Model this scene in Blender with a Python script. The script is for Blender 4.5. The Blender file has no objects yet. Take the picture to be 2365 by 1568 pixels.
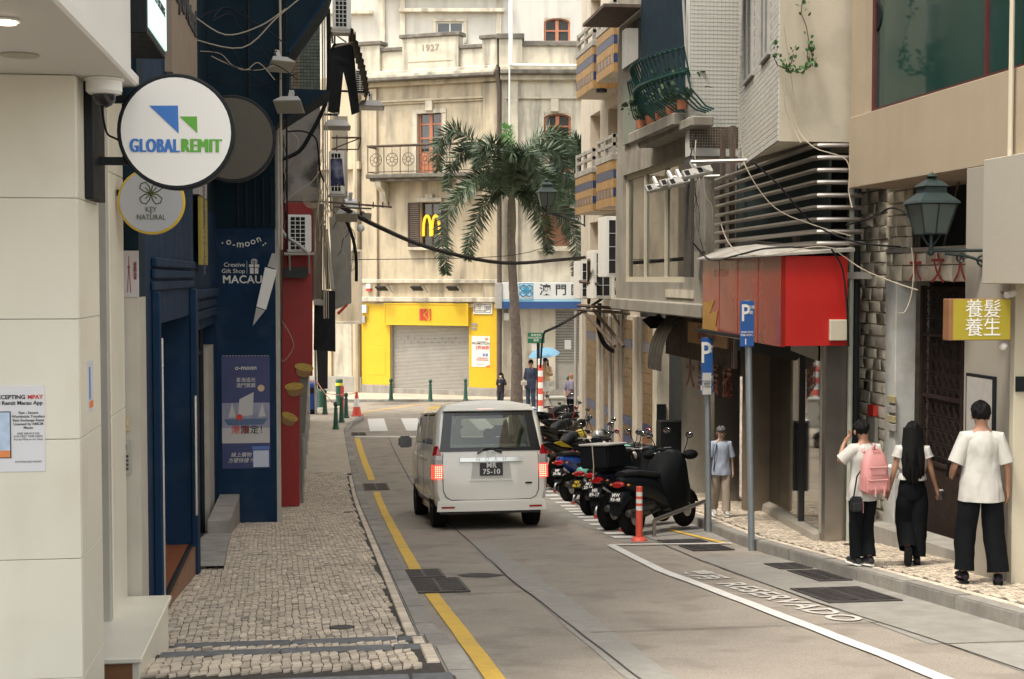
import bpy, bmesh, math, random
from mathutils import Vector, Matrix, noise
random.seed(7)
SC = bpy.context.scene
COL = SC.collection
R = math.radians
# ---------------------------------------------------------------- camera, world, sun, exposure
EYE = 5.0                      # eye height; the street drops away from it
FPX = 3285.0                   # focal length in units of the 2365-wide layout (a 50 mm lens)
YAW = math.atan(.134); PIT = math.atan(144/FPX)
cam_d = bpy.data.cameras.new('camera'); cam = bpy.data.objects.new('camera', cam_d); COL.objects.link(cam)
cam_d.lens = 36*FPX/2365; cam_d.sensor_width = 36; cam_d.clip_end = 600; cam_d.clip_start = .05
cam.location = (0, 0, EYE); cam.rotation_euler = (math.pi/2-PIT, 0, -YAW)
SC.camera = cam
W = bpy.data.worlds.new('World'); SC.world = W; W.use_nodes = True
nt = W.node_tree; bg = nt.nodes['Background']
sky = nt.nodes.new('ShaderNodeTexSky'); sky.sky_type = 'NISHITA'; sky.sun_disc = False
sky.sun_elevation = R(64); sky.sun_rotation = R(-122); sky.air_density = 1.0; sky.dust_density = 2.0; sky.ozone_density = 1.0
hs = nt.nodes.new('ShaderNodeHueSaturation'); hs.inputs['Saturation'].default_value = .35; nt.links.new(sky.outputs[0], hs.inputs['Color'])
wm = nt.nodes.new('ShaderNodeMix'); wm.data_type = 'RGBA'; wm.blend_type = 'MULTIPLY'; wm.inputs[0].default_value = 1; wm.inputs[7].default_value = (1, .955, .86, 1)
nt.links.new(hs.outputs[0], wm.inputs[6]); nt.links.new(wm.outputs[2], bg.inputs[0]); bg.inputs[1].default_value = .15   # hazy, nearly white sky
sl = bpy.data.lights.new('sun', 'SUN'); so = bpy.data.objects.new('sun', sl); COL.objects.link(so)
sl.energy = 1.0; sl.angle = R(10); sl.color = (1, .93, .82)
se, sa = R(64), R(-122)
sdir = Vector((math.sin(sa)*math.cos(se), math.cos(sa)*math.cos(se), math.sin(se)))
so.rotation_euler = sdir.to_track_quat('Z', 'Y').to_euler(); so.location = (-20, -10, 60)
SC.view_settings.view_transform = 'Standard'; SC.view_settings.look = 'None'
SC.view_settings.gamma = 1; SC.view_settings.use_curve_mapping = False
SC.view_settings.exposure = 1.72
# ---------------------------------------------------------------- layout arithmetic
RT = (math.cos(YAW), -math.sin(YAW)); FW = (math.sin(YAW), math.cos(YAW))
PROF = [(-60, -1.6), (0, -1.6), (24, -4.0), (27, -4.25), (31, -4.43), (36, -4.58), (44, -4.7), (60, -4.75), (900, -4.75)]
def zg(y):
    for (a, b), (c, d) in zip(PROF, PROF[1:]):
        if y <= c: return EYE + b+(d-b)*(y-a)/(c-a)
    return EYE-4.75
def ray(u, v):
    a = (u-1182.5)/FPX; b = -(v-784)/FPX
    f = math.cos(PIT)+b*math.sin(PIT); z = -math.sin(PIT)+b*math.cos(PIT)
    return Vector((FW[0]*f+RT[0]*a, FW[1]*f+RT[1]*a, z))
def G(u, v, off=0):
    r = ray(u, v); lo, hi = .5, 200
    for _ in range(50):
        m = (lo+hi)/2
        if EYE+r[2]*m > zg(r[1]*m)+off: lo = m
        else: hi = m
    return Vector((r[0]*lo, r[1]*lo, EYE+r[2]*lo))
def PX(u, v, X): r = ray(u, v); return r*(X/r[0])+Vector((0, 0, EYE))
def PY(u, v, Y): r = ray(u, v); return r*(Y/r[1])+Vector((0, 0, EYE))
def PL(M, u, v, o=0):
    """local (a, z) of a layout point on the facade frame M, o metres proud"""
    n = M.col[2].xyz; p = M.translation+n*o; r = ray(u, v); C = Vector((0, 0, EYE))
    q = C+r*((p-C).dot(n)/r.dot(n))-M.translation
    return q.dot(M.col[0].xyz), q.dot(M.col[1].xyz)
def frame(o, right, up=(0, 0, 1)):
    r = Vector(right).normalized(); u = Vector(up).normalized(); n = r.cross(u)
    M = Matrix.Identity(4)
    for i, c in enumerate((r, u, n)):
        for k in range(3): M[k][i] = c[k]
    M.translation = Vector(o); return M
CAMR = (RT[0], RT[1], 0)
# ---------------------------------------------------------------- materials
MATS = {}
def mat(name, col, rough=.6, metal=0, var=.12, scale=6, bump=.15, streak=0, spot=0, spotcol=(.1, .09, .08), emit=0, alpha=1, trans=0, coat=0, bscale=None, tone=False, streakcol=(.12, .1, .08), spec=.5, speck=0):
    if name in MATS: return MATS[name]
    m = bpy.data.materials.new(name); m.use_nodes = True; n = m.node_tree.nodes; l = m.node_tree.links
    b = n['Principled BSDF']; b.inputs['Roughness'].default_value = rough; b.inputs['Metallic'].default_value = metal
    b.inputs['Coat Weight'].default_value = coat; b.inputs['Specular IOR Level'].default_value = spec
    tc = n.new('ShaderNodeTexCoord'); src = tc.outputs['Object']
    c4 = (*col, 1)
    def mix(fac, A, B):
        x = n.new('ShaderNodeMix'); x.data_type = 'RGBA'
        if hasattr(fac, 'links'): l.new(fac, x.inputs[0])
        else: x.inputs[0].default_value = fac
        for i, q in ((6, A), (7, B)):
            if hasattr(q, 'links'): l.new(q, x.inputs[i])
            else: x.inputs[i].default_value = q
        return x.outputs[2]
    def ramp(s, a, bb):
        x = n.new('ShaderNodeMapRange'); l.new(s, x.inputs[0]); x.inputs[1].default_value = a; x.inputs[2].default_value = bb; return x.outputs[0]
    def nz(sc, det=4, vec=None, mp=None):
        x = n.new('ShaderNodeTexNoise'); x.inputs['Scale'].default_value = sc; x.inputs['Detail'].default_value = det
        if mp:
            q = n.new('ShaderNodeMapping'); q.inputs['Scale'].default_value = mp; l.new(src, q.inputs[0]); l.new(q.outputs[0], x.inputs[0])
        else: l.new(src, x.inputs[0])
        return x.outputs['Fac']
    out = c4
    if var:
        out = mix(ramp(nz(scale), .3, .7), tuple(c*(1-var) for c in col)+(1,), tuple(min(1, c*(1+var)) for c in col)+(1,))
        out = mix(ramp(nz(scale*.13, 2), .35, .65), out, mix(.5, out, tuple(c*(1-var*1.2) for c in col)+(1,)))
    if speck:
        out = mix(ramp(nz(95, 3), .35, .65), mix(speck, out, tuple(c*.45 for c in col)+(1,)), mix(speck, out, tuple(min(1, c*1.5) for c in col)+(1,)))
    if streak:
        f = nz(3.0, 5, mp=(1, 1, .12)); g = nz(.8, 3)
        mm = n.new('ShaderNodeMath'); mm.operation = 'MULTIPLY'; l.new(ramp(f, .44, .66), mm.inputs[0]); l.new(ramp(g, .3, .56), mm.inputs[1])
        m2 = n.new('ShaderNodeMath'); m2.operation = 'MULTIPLY'; l.new(mm.outputs[0], m2.inputs[0]); m2.inputs[1].default_value = streak
        out = mix(m2.outputs[0], out, (*streakcol, 1))
    if spot:
        s2 = n.new('ShaderNodeMath'); s2.operation = 'MULTIPLY'; l.new(ramp(nz(2.2, 6), .52, .66), s2.inputs[0]); s2.inputs[1].default_value = spot
        out = mix(s2.outputs[0], out, (*spotcol, 1))
    if tone:
        at = n.new('ShaderNodeAttribute'); at.attribute_name = 'tone'
        hv = n.new('ShaderNodeHueSaturation'); l.new(at.outputs['Fac'], hv.inputs['Value'])
        if hasattr(out, 'links'): l.new(out, hv.inputs['Color'])
        else: hv.inputs['Color'].default_value = out
        out = hv.outputs[0]
    if hasattr(out, 'links'): l.new(out, b.inputs['Base Color'])
    else: b.inputs['Base Color'].default_value = out
    if bump:
        bp = n.new('ShaderNodeBump'); bp.inputs['Strength'].default_value = bump; bp.inputs['Distance'].default_value = .01
        l.new(nz(bscale or scale*6, 5), bp.inputs['Height']); l.new(bp.outputs[0], b.inputs['Normal'])
    if rough > .2 and var and not trans:
        rr = n.new('ShaderNodeMapRange'); l.new(nz(scale*1.7), rr.inputs[0]); rr.inputs[3].default_value = rough-.1; rr.inputs[4].default_value = min(1, rough+.1)
        l.new(rr.outputs[0], b.inputs['Roughness'])
    if emit:
        b.inputs['Emission Strength'].default_value = emit
        if hasattr(out, 'links'): l.new(out, b.inputs['Emission Color'])
        else: b.inputs['Emission Color'].default_value = out
    if trans: b.inputs['Transmission Weight'].default_value = trans; b.inputs['IOR'].default_value = 1.45
    if alpha < 1: b.inputs['Alpha'].default_value = alpha
    MATS[name] = m; return m
def glassmat(name, tint=(.5, .55, .55), op=.35, rough=.03, ior=1.7):
    """thin window glass: see-through mixed with a mirror-like coat by fresnel"""
    if name in MATS: return MATS[name]
    m = bpy.data.materials.new(name); m.use_nodes = True; n = m.node_tree.nodes; l = m.node_tree.links; n.clear()
    o = n.new('ShaderNodeOutputMaterial'); t = n.new('ShaderNodeBsdfTransparent'); t.inputs[0].default_value = (*tint, 1)
    d = n.new('ShaderNodeBsdfDiffuse'); d.inputs[0].default_value = tuple(c*.25 for c in tint)+(1,)
    g = n.new('ShaderNodeBsdfGlossy'); g.inputs['Roughness'].default_value = rough; g.inputs[0].default_value = (.9, .9, .9, 1)
    m1 = n.new('ShaderNodeMixShader'); m1.inputs[0].default_value = op; l.new(t.outputs[0], m1.inputs[1]); l.new(d.outputs[0], m1.inputs[2])
    f = n.new('ShaderNodeFresnel'); f.inputs[0].default_value = ior
    m2 = n.new('ShaderNodeMixShader'); l.new(f.outputs[0], m2.inputs[0]); l.new(m1.outputs[0], m2.inputs[1]); l.new(g.outputs[0], m2.inputs[2])
    l.new(m2.outputs[0], o.inputs[0]); MATS[name] = m; return m
# ---------------------------------------------------------------- mesh builder
class MB:
    def __init__(s, M=None): s.v = []; s.f = []; s.k = []; s.m = 0; s.M = M or Matrix(); s.t = []; s.tone = 1.0
    def add(s, vs, fs):
        o = len(s.v); s.v += [s.M @ Vector(p) for p in vs]
        s.f += [tuple(i+o for i in f) for f in fs]; s.k += [s.m]*len(fs); s.t += [s.tone]*len(fs); return s
    def box(s, x0, x1, y0, y1, z0, z1):
        return s.add([(x, y, z) for z in (z0, z1) for x, y in ((x0, y0), (x1, y0), (x1, y1), (x0, y1))],
                     [(3, 2, 1, 0), (4, 5, 6, 7), (0, 1, 5, 4), (1, 2, 6, 5), (2, 3, 7, 6), (3, 0, 4, 7)])
    def obox(s, c, size, rot=None):
        M0 = s.M; s.M = M0 @ Matrix.Translation(c) @ (rot or Matrix()); a, b, d = [q/2 for q in size]
        s.box(-a, a, -b, b, -d, d); s.M = M0; return s
    def poly(s, pts): return s.add(pts, [tuple(range(len(pts)))])
    def prism(s, pts, z0, z1):
        """polygon in local xy, extruded local z0..z1 (counter-clockwise)"""
        n = len(pts)
        return s.add([(x, y, z0) for x, y in pts]+[(x, y, z1) for x, y in pts],
                     [tuple(range(n))[::-1], tuple(range(n, 2*n))]+[(i, (i+1) % n, (i+1) % n+n, i+n) for i in range(n)])
    def rings(s, rs, cap=True, close=True):
        n = len(rs[0]); fs = []
        for j in range(len(rs)-1):
            for i in range(n if close else n-1):
                a = j*n+i; b = j*n+(i+1) % n; fs.append((a, b, b+n, a+n))
        if cap: fs += [tuple(range(n))[::-1], tuple(range((len(rs)-1)*n, len(rs)*n))]
        return s.add([p for r in rs for p in r], fs)
    def tube(s, pts, r, n=8, cap=True, el=1.0):
        pts = [Vector(p) for p in pts]; rs = []; rr = r if isinstance(r, (list, tuple)) else [r]*len(pts)
        d = (pts[1]-pts[0]).normalized(); up = Vector((0, 0, 1)) if abs(d.z) < .9 else Vector((1, 0, 0))
        a = d.cross(up).normalized()
        for i, p in enumerate(pts):
            d = (pts[min(i+1, len(pts)-1)]-pts[max(i-1, 0)]).normalized()
            a = (a-d*a.dot(d)); a = a.normalized() if a.length > 1e-6 else d.orthogonal().normalized()
            b = d.cross(a)
            rs.append([p+(a*math.cos(t)+b*math.sin(t)*el)*rr[i] for t in (2*math.pi*k/n for k in range(n))])
        return s.rings(rs, cap)
    def lathe(s, prof, c=(0, 0, 0), n=20, axis='z', cap=True):
        rs = []
        for r, h in prof:
            ring = []
            for k in range(n):
                t = 2*math.pi*k/n; x, y = r*math.cos(t), r*math.sin(t)
                ring.append({'z': (c[0]+x, c[1]+y, c[2]+h), 'y': (c[0]+y, c[1]+h, c[2]+x), 'x': (c[0]+h, c[1]+x, c[2]+y)}[axis])
            rs.append(ring)
        return s.rings(rs, cap)
    def ball(s, c, rx, ry=None, rz=None, n=12, m=8):
        ry = ry or rx; rz = rz or rx
        return s.rings([[(c[0]+rx*math.sin(p)*math.cos(t), c[1]+ry*math.sin(p)*math.sin(t), c[2]-rz*math.cos(p)) for t in (2*math.pi*k/n for k in range(n))]
                        for p in [math.pi*(j+.02)/(m+.04) for j in range(m+1)]])
    def build(s, name, mats, parent=None, smooth=False, bevel=0, seg=1, kind=None, tone=False, fixn=True):
        me = bpy.data.meshes.new(name); off = parent.location if parent is not None and parent.get('_w') else Vector()
        if parent is not None and parent.get('_o') is not None: off = Vector(parent['_o'])
        me.from_pydata([p-off for p in s.v], [], s.f)
        if not isinstance(mats, (list, tuple)): mats = [mats]
        for m in mats: me.materials.append(m)
        if tone:
            at = me.attributes.new('tone', 'FLOAT', 'FACE'); at.data.foreach_set('value', s.t)
        if len(mats) > 1: me.polygons.foreach_set('material_index', s.k)
        if bevel or fixn:
            bm = bmesh.new(); bm.from_mesh(me)
            if fixn: bmesh.ops.recalc_face_normals(bm, faces=bm.faces)
            if bevel:
                es = [e for e in bm.edges if len(e.link_faces) == 2 and e.calc_face_angle(0) > .5]
                bmesh.ops.bevel(bm, geom=es, offset=bevel, segments=seg, affect='EDGES', clamp_overlap=True)
            bm.to_mesh(me); bm.free()
        if smooth:
            me.polygons.foreach_set('use_smooth', [True]*len(me.polygons))
            me.set_sharp_from_angle(angle=R(38 if smooth is True else smooth))
        o = bpy.data.objects.new(name, me); COL.objects.link(o)
        if parent is not None: o.parent = parent; o['_o'] = list(off)
        if kind: o['kind'] = kind
        return o
def empty(name, loc=(0, 0, 0), world=True):
    """root of a thing; with world=True children are given in world coordinates"""
    o = bpy.data.objects.new(name, None); o.empty_display_size = .2; o.location = loc; COL.objects.link(o)
    if world: o['_w'] = 1
    return o
def tag(o, label, cat, group=None):
    o['label'] = label; o['category'] = cat
    if group: o['group'] = group
    return o
def thing(name, label, cat, loc=(0, 0, 0), group=None, world=True):
    return tag(empty(name, loc, world), label, cat, group)
def struct(o): o['kind'] = 'structure'; return o
def copy_tree(o, parent=None):
    c = o.copy(); COL.objects.link(c)
    if parent is not None: c.parent = parent
    for ch in [q for q in bpy.data.objects if q.parent == o]: copy_tree(ch, c)
    return c
def text(s, size, M, m, parent=None, off=0, sx=1, ext=.0015, al='CENTER', sp=1, name='lettering', shear=0, ls=1, lift=.003, w=None, bold=0):
    cu = bpy.data.curves.new(name, 'FONT'); cu.body = s; cu.size = size; cu.align_x = al; cu.align_y = 'CENTER'; cu.extrude = ext
    cu.offset = off; cu.space_character = sp; cu.shear = shear; cu.space_line = ls; cu.resolution_u = 3
    ob = bpy.data.objects.new(name, cu); me = bpy.data.meshes.new_from_object(ob); bpy.data.objects.remove(ob)
    if bold:
        bm = bmesh.new(); bm.from_mesh(me); src = bm.verts[:]+bm.edges[:]+bm.faces[:]
        for k in range(1, 4):
            g = bmesh.ops.duplicate(bm, geom=src)['geom']; bmesh.ops.translate(bm, verts=[e for e in g if isinstance(e, bmesh.types.BMVert)], vec=(bold*k/3, 0, .0002*k))
        bm.to_mesh(me); bm.free()
    if w:
        xs = [v.co.x for v in me.vertices]; sx = w/(max(xs)-min(xs)); cx_ = (max(xs)+min(xs))/2
        me.transform(Matrix.Translation((-cx_, 0, 0)))
    T = M @ Matrix.Translation((0, 0, lift)) @ Matrix.Diagonal((sx, 1, 1, 1)); me.transform(T)
    if parent is not None:
        if parent.get('_w'): o_ = parent.location.copy()
        elif parent.get('_o') is not None: o_ = Vector(parent['_o'])
        else: o_ = Vector()
        me.transform(Matrix.Translation(-o_))
    me.name = name; me.materials.append(m); o = bpy.data.objects.new(name, me); COL.objects.link(o)
    if parent is not None: o.parent = parent
    return o
def cells(a0, a1, z0, z1, ops):
    """rectangles covering a0..a1 x z0..z1 minus the openings"""
    A = sorted({a0, a1, *[min(max(o[i], a0), a1) for o in ops for i in (0, 1)]}); out = []
    for x0, x1 in zip(A, A[1:]):
        if x1-x0 < 1e-4: continue
        mid = (x0+x1)/2; bl = sorted((max(o[2], z0), min(o[3], z1)) for o in ops if o[0] < mid < o[1]); z = z0
        for b0, b1 in bl:
            if b0 > z+1e-4: out.append((x0, x1, z, b0))
            z = max(z, b1)
        if z < z1-1e-4: out.append((x0, x1, z, z1))
    return out
def wall(M, a0, a1, z0, z1, ops, th, m, parent, name='wall', o=0):
    b = MB(M)
    for c in cells(a0, a1, z0, z1, ops): b.box(c[0], c[1], c[2], c[3], o-th, o)
    return b.build(name, m, parent)
def window(M, a0, a1, z0, z1, o, parent, fm, gm, nx=2, nz=1, fw=.06, d=.06, name='window', arch=0):
    f = MB(M)
    f.box(a0, a0+fw, z0, z1, o-d, o); f.box(a1-fw, a1, z0, z1, o-d, o); f.box(a0+fw, a1-fw, z0, z0+fw, o-d, o-.001); f.box(a0+fw, a1-fw, z1-fw, z1, o-d, o-.001)
    for i in range(1, nx):
        x = a0+(a1-a0)*i/nx; f.box(x-fw*.45, x+fw*.45, z0+fw, z1-fw, o-d, o-.003)
    for j in range(1, nz):
        z = z0+(z1-z0)*j/nz; f.box(a0+fw, a1-fw, z-fw*.3, z+fw*.3, o-d+.005, o-.006)
    w = f.build(name, fm, parent)
    for i in range(nx):
        for j in range(nz):
            x0 = a0+(a1-a0)*i/nx; x1 = a0+(a1-a0)*(i+1)/nx; y0 = z0+(z1-z0)*j/nz; y1 = z0+(z1-z0)*(j+1)/nz
            p = MB(M); p.box(x0+fw*.5, x1-fw*.5, y0+fw*.4, y1-fw*.4, o-d*.7, o-d*.5); p.build('pane', gm, w)
    return w
def wire(name, pts, r, m, label, cat='cable', sag=0, n=14, group=None, parent=None, seg=5):
    P = [Vector(p) for p in pts]; out = []
    if len(P) == 2:
        for i in range(n+1):
            t = i/n; out.append(P[0].lerp(P[1], t)-Vector((0, 0, sag*4*t*(1-t))))
    else:
        Q = [P[0]]+P+[P[-1]]
        for i in range(1, len(Q)-2):
            for k in range(5):
                t = k/5; a, b, c, d = Q[i-1:i+3]
                out.append(.5*((2*b)+(c-a)*t+(2*a-5*b+4*c-d)*t*t+(3*b-a-3*c+d)*t**3))
        out.append(P[-1])
    o = MB().tube(out, r, seg).build(name, m, parent, smooth=60)
    if parent is None: tag(o, label, cat, group)
    return o
# ---------------------------------------------------------------- common materials
m_road = mat('concrete_road', (.325, .285, .238), .8, var=.18, scale=2.0, bump=.5, spot=.75, spotcol=(.23, .198, .165), speck=.4, bscale=160)
m_roadlight = mat('pale_concrete', (.315, .30, .27), .85, speck=.2, spot=.4, spotcol=(.26, .24, .21), var=.12, scale=9, bump=.2, bscale=120)
m_joint = mat('tar_joint', (.06, .055, .05), .8, var=.3, scale=30, bump=.3)
m_mortar = mat('cobble_mortar', (.065, .056, .047), .95, var=.3, scale=30, bump=.4)
m_cob = mat('limestone_cobble', (.60, .51, .40), .75, var=.16, scale=5, bump=.3, spot=.45, spotcol=(.38, .32, .25), tone=True, bscale=90)
m_kerb = mat('granite_kerb', (.30, .28, .25), .8, var=.16, scale=14, bump=.3, spot=.4, spotcol=(.16, .15, .14), tone=True)
m_kerbdark = mat('dark_granite_strip', (.13, .135, .14), .8, var=.25, scale=18, bump=.3, tone=True)
m_white = mat('road_paint_white', (.72, .70, .66), .7, var=.08, scale=14, bump=.2, spot=.25, spotcol=(.45, .42, .38))
m_yel = mat('road_paint_yellow', (.72, .46, .07), .7, var=.08, scale=14, bump=.2, spot=.3, spotcol=(.42, .29, .10))
m_iron = mat('cast_iron', (.085, .075, .072), .6, metal=.4, var=.25, scale=20, bump=.3)
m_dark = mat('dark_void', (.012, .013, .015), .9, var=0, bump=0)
m_earth = mat('earth', (.2, .18, .15), .9, scale=2)
# ---------------------------------------------------------------- ground, road, pavements
def sheet(mb, xf0, xf1, y0, y1, off, dy=1.0, nx=1):
    """strip that follows the street profile; xf0/xf1 are x values or functions of y"""
    n = max(1, round((y1-y0)/dy)); g0 = xf0 if callable(xf0) else (lambda y: xf0); g1 = xf1 if callable(xf1) else (lambda y: xf1)
    vs = []; fs = []
    for j in range(n+1):
        y = y0+(y1-y0)*j/n
        for i in range(nx+1):
            t = i/nx; vs.append((g0(y)*(1-t)+g1(y)*t, y, zg(y)+off))
    w = nx+1
    for j in range(n):
        for i in range(nx): a = j*w+i; fs.append((a, a+1, a+1+w, a+w))
    mb.add(vs, fs)
b = MB(); sheet(b, -400, 400, -60, 500, -.25, 5); struct(b.build('ground', m_earth))
b = MB(); sheet(b, -60, 60, -20, 66, 0, 1.0, 4); road = struct(b.build('road', m_road))
def XKR(y):
    P = [(-30, 5.2), (12, 5.03), (16.5, 5.02), (20.2, 5.38), (30, 6.0), (40, 6.7), (44, 7.1), (47, 8.2), (48.5, 10.5), (99, 30)]
    for (a, p), (c, q) in zip(P, P[1:]):
        if y <= c: return p+(q-p)*(y-a)/(c-a)
def XKL(y):
    P = [(-30, .8), (43, .8), (45, .95), (46.5, 1.3), (47.6, 1.45), (48.6, 1.2), (49.2, .4), (99, .4)]
    for (a, p), (c, q) in zip(P, P[1:]):
        if y <= c: return p+(q-p)*(y-a)/(c-a)
STEPS = (9.1, 8.3, 6.9, 5.6)
def zl(y): return .12+sum(.075 for s in STEPS if y < s)
pav_l = MB()
edges = [-20]+sorted(STEPS)+[49.2]
for y0, y1 in zip(edges, edges[1:]): sheet(pav_l, -9, lambda y: XKL(y)-.16, y0, y1, zl((y0+y1)/2)-.012, .5)
m_pavfar = mat('cobble_far', (.50, .43, .34), .8, var=.15, scale=5, bump=.6, spot=.35, spotcol=(.24, .2, .16), bscale=26)
pav_l = struct(pav_l.build('left_pavement', m_mortar))
pav_r = MB(); sheet(pav_r, lambda y: XKR(y)+.16, 14, -20, 48.4, .12-.012, .5); pav_r = struct(pav_r.build('right_pavement', m_mortar))
# pavement where the cobbles are too small to see one by one
b = MB(); sheet(b, -9, lambda y: XKL(y)-.16, 31.5, 49.2, .1125, .5); struct(b.build('far_left_pavement', m_pavfar))
b = MB(); sheet(b, lambda y: XKR(y)+.16, 14, 24, 48.4, .1125, .5); struct(b.build('far_right_pavement', m_pavfar))
# kerbs: single stones, the near ones as parts
def kerb(name, xf, y0, y1, width, side, off, parent_name):
    root = None; y = y0; far = MB(); k = 0
    while y < y1-.05:
        L = .85+random.random()*.25; ye = min(y+L, y1)
        b = far if y > 31 else MB(); b.tone = .85+random.random()*.3
        xa, xb = xf(y), xf(ye-.012); o = off((y+ye)/2)+random.uniform(-.004, .004)
        w = width*side; h = o+.004
        vs = [(xa, y, zg(y)-.1), (xa-w, y, zg(y)-.1), (xa, y, zg(y)+h), (xa-w, y, zg(y)+h),
              (xb, ye-.012, zg(ye)-.1), (xb-w, ye-.012, zg(ye)-.1), (xb, ye-.012, zg(ye)+h), (xb-w, ye-.012, zg(ye)+h)]
        b.add(vs, [(0, 1, 3, 2), (4, 6, 7, 5), (0, 2, 6, 4), (1, 5, 7, 3), (2, 3, 7, 6), (0, 4, 5, 1)])
        if b is not far: b.build('kerb_stone', m_kerb, parent_name, bevel=.012, seg=2, tone=True)
        y = ye
    if far.v: far.build('kerb_stones_far', m_kerb, parent_name, bevel=.01, tone=True, kind='stuff')
kerb('l', XKL, 5.6, 49.2, .16, 1, zl, pav_l)
kerb('r', XKR, 5, 48.4, .16, -1, lambda y: .12, pav_r)
# dark granite strips across the left pavement at its shallow steps
for s in STEPS[:3]:
    x = -.93
    while x < .62:
        xe = min(x+.5+random.random()*.3, .635)
        b = MB(); b.tone = .8+random.random()*.5
        z = zg(s)+zl(s-.1)+.002; b.box(x, xe-.008, s-.02-.1, s+.012, z-.2, z); b.build('step_stone', m_kerbdark, pav_l, bevel=.008, tone=True); x = xe
def cobbles(parent, inside, x0, x1, y0, y1, off, near, pitch=.050, ang=R(34), cutoff=300, aff=1.25):
    """small irregular limestone setts, each its own block; the nearest are parts of their own"""
    ca, sa_ = math.cos(ang), math.sin(ang); cx, cy = (x0+x1)/2, (y0+y1)/2
    L = math.hypot(x1-x0, y1-y0)/2+.2; n = int(L/pitch); J = {}
    def pt(i, j):
        if (i, j) not in J:
            rr = random.Random(i*7919+j*104729+int(x0*10)); sx = .5*(j % 2)
            a = (i+sx+rr.uniform(-.2, .2))*pitch*aff; c = (j+rr.uniform(-.17, .17)+.25*math.sin(i*.21))*pitch
            J[(i, j)] = (cx+a*ca-c*sa_, cy+a*sa_+c*ca)
        return J[(i, j)]
    rest = MB(); lst = []
    for i in range(-n, n):
        for j in range(-n, n):
            q = pt(i, j); 
            if not (x0-.1 < q[0] < x1+.1 and y0-.1 < q[1] < y1+.1): continue
            s = (j % 2); P = [pt(i, j), pt(i+1, j), pt(i+1-(0 if s == 0 else 0), j+1), pt(i, j+1)]
            if s: P = [pt(i, j), pt(i+1, j), pt(i+2, j+1), pt(i+1, j+1)]
            mx = sum(p[0] for p in P)/4; my = sum(p[1] for p in P)/4
            if not all(inside(*p) for p in P): continue
            lst.append((near(mx, my), mx, my, P))
    lst.sort(key=lambda t: t[0])
    for k, (_, mx, my, P) in enumerate(lst):
        h = random.uniform(-.003, .004); tl = random.uniform(-.03, .03); t2 = random.uniform(-.03, .03); tn = random.choice((random.uniform(.78, 1.2),)*5+(random.uniform(.5, .8),))
        b = MB() if k < cutoff else rest; b.tone = tn; vs = []
        for f, dz in ((.91, -.016), (.90, -.002), (.80, .001)):
            for p in P: 
                x = mx+(p[0]-mx)*f; y = my+(p[1]-my)*f; vs.append((x, y, zg(y)+off(y)+h+dz+(x-mx)*tl+(y-my)*t2))
        b.add(vs, [(0, 1, 5, 4), (1, 2, 6, 5), (2, 3, 7, 6), (3, 0, 4, 7), (4, 5, 9, 8), (5, 6, 10, 9), (6, 7, 11, 10), (7, 4, 8, 11), (8, 9, 10, 11)])
        if k < cutoff: b.build('cobblestone', m_cob, parent, tone=True, fixn=False)
    if rest.v: rest.build('small_cobbles', m_cob, parent, tone=True, fixn=False, kind='stuff')
def edge_row(parent, xf, y0, y1, off, w=.075, stuff_after=12):
    rest = MB(); y = y0
    while y < y1:
        l = random.uniform(.07, .12); b = rest; b.tone = random.uniform(.9, 1.2); x = xf(y)
        z = lambda yy: zg(yy)+off(yy)
        v = []
        for f, dz in ((0, -.016), (.003, -.001), (.01, .003)):
            for px_, py_ in ((x-w+f, y+f), (x-f, y+f), (x-f, y+l-.012-f), (x-w+f, y+l-.012-f)): v.append((px_, py_, z(py_)+dz))
        b.add(v, [(0, 1, 5, 4), (1, 2, 6, 5), (2, 3, 7, 6), (3, 0, 4, 7), (4, 5, 9, 8), (5, 6, 10, 9), (6, 7, 11, 10), (7, 4, 8, 11), (8, 9, 10, 11)]); y += l
    rest.build('cobble_border_row', m_cob, parent, tone=True, fixn=False, kind='stuff')
def in_l(x, y):
    if x > XKL(y)-.245: return False
    return not any(s-.13 < y < s+.02 for s in STEPS)
cobbles(pav_l, in_l, -1.35, .6, 7.6, 31.5, zl, lambda x, y: y-x*.2)
cobbles(pav_r, lambda x, y: x > XKR(y)+.25, 5.1, 7.6, 8.5, 24, lambda y: .12, lambda x, y: y, ang=R(20))
edge_row(pav_l, lambda y: XKL(y)-.165, 7.7, 31, zl)
edge_row(pav_r, lambda y: XKR(y)+.245, 8.7, 24, lambda y: .12)
# far side pavement in front of the old facades, and the one beyond it
FK = [G(300, 929), G(2000, 929)]
b = MB(); z = .25+.12
b.prism([(FK[0].x, FK[0].y), (FK[1].x, FK[1].y), (40, 64), (-40, 64)], 0, z); struct(b.build('far_pavement', m_pavfar))
b = MB(); d = (FK[1]-FK[0]).normalized(); nrm = Vector((-d.y, d.x, 0)); p = FK[0].copy(); far = MB()
for k in range(28):
    q = p+d*1.0; e = q-d*.015; b = MB(); far.tone = .9+random.random()*.3
    far.add([(p.x, p.y, 0), (e.x, e.y, 0), (e.x+nrm.x*.15, e.y+nrm.y*.15, 0), (p.x+nrm.x*.15, p.y+nrm.y*.15, 0), (p.x-nrm.x*.01, p.y-nrm.y*.01, z+.005), (e.x-nrm.x*.01, e.y-nrm.y*.01, z+.005), (e.x+nrm.x*.15, e.y+nrm.y*.15, z+.005), (p.x+nrm.x*.15, p.y+nrm.y*.15, z+.005)],
            [(0, 1, 5, 4), (4, 5, 6, 7), (1, 2, 6, 5), (0, 4, 7, 3)]); p = q
struct(far.build('far_kerb', m_kerb, tone=True))
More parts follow.
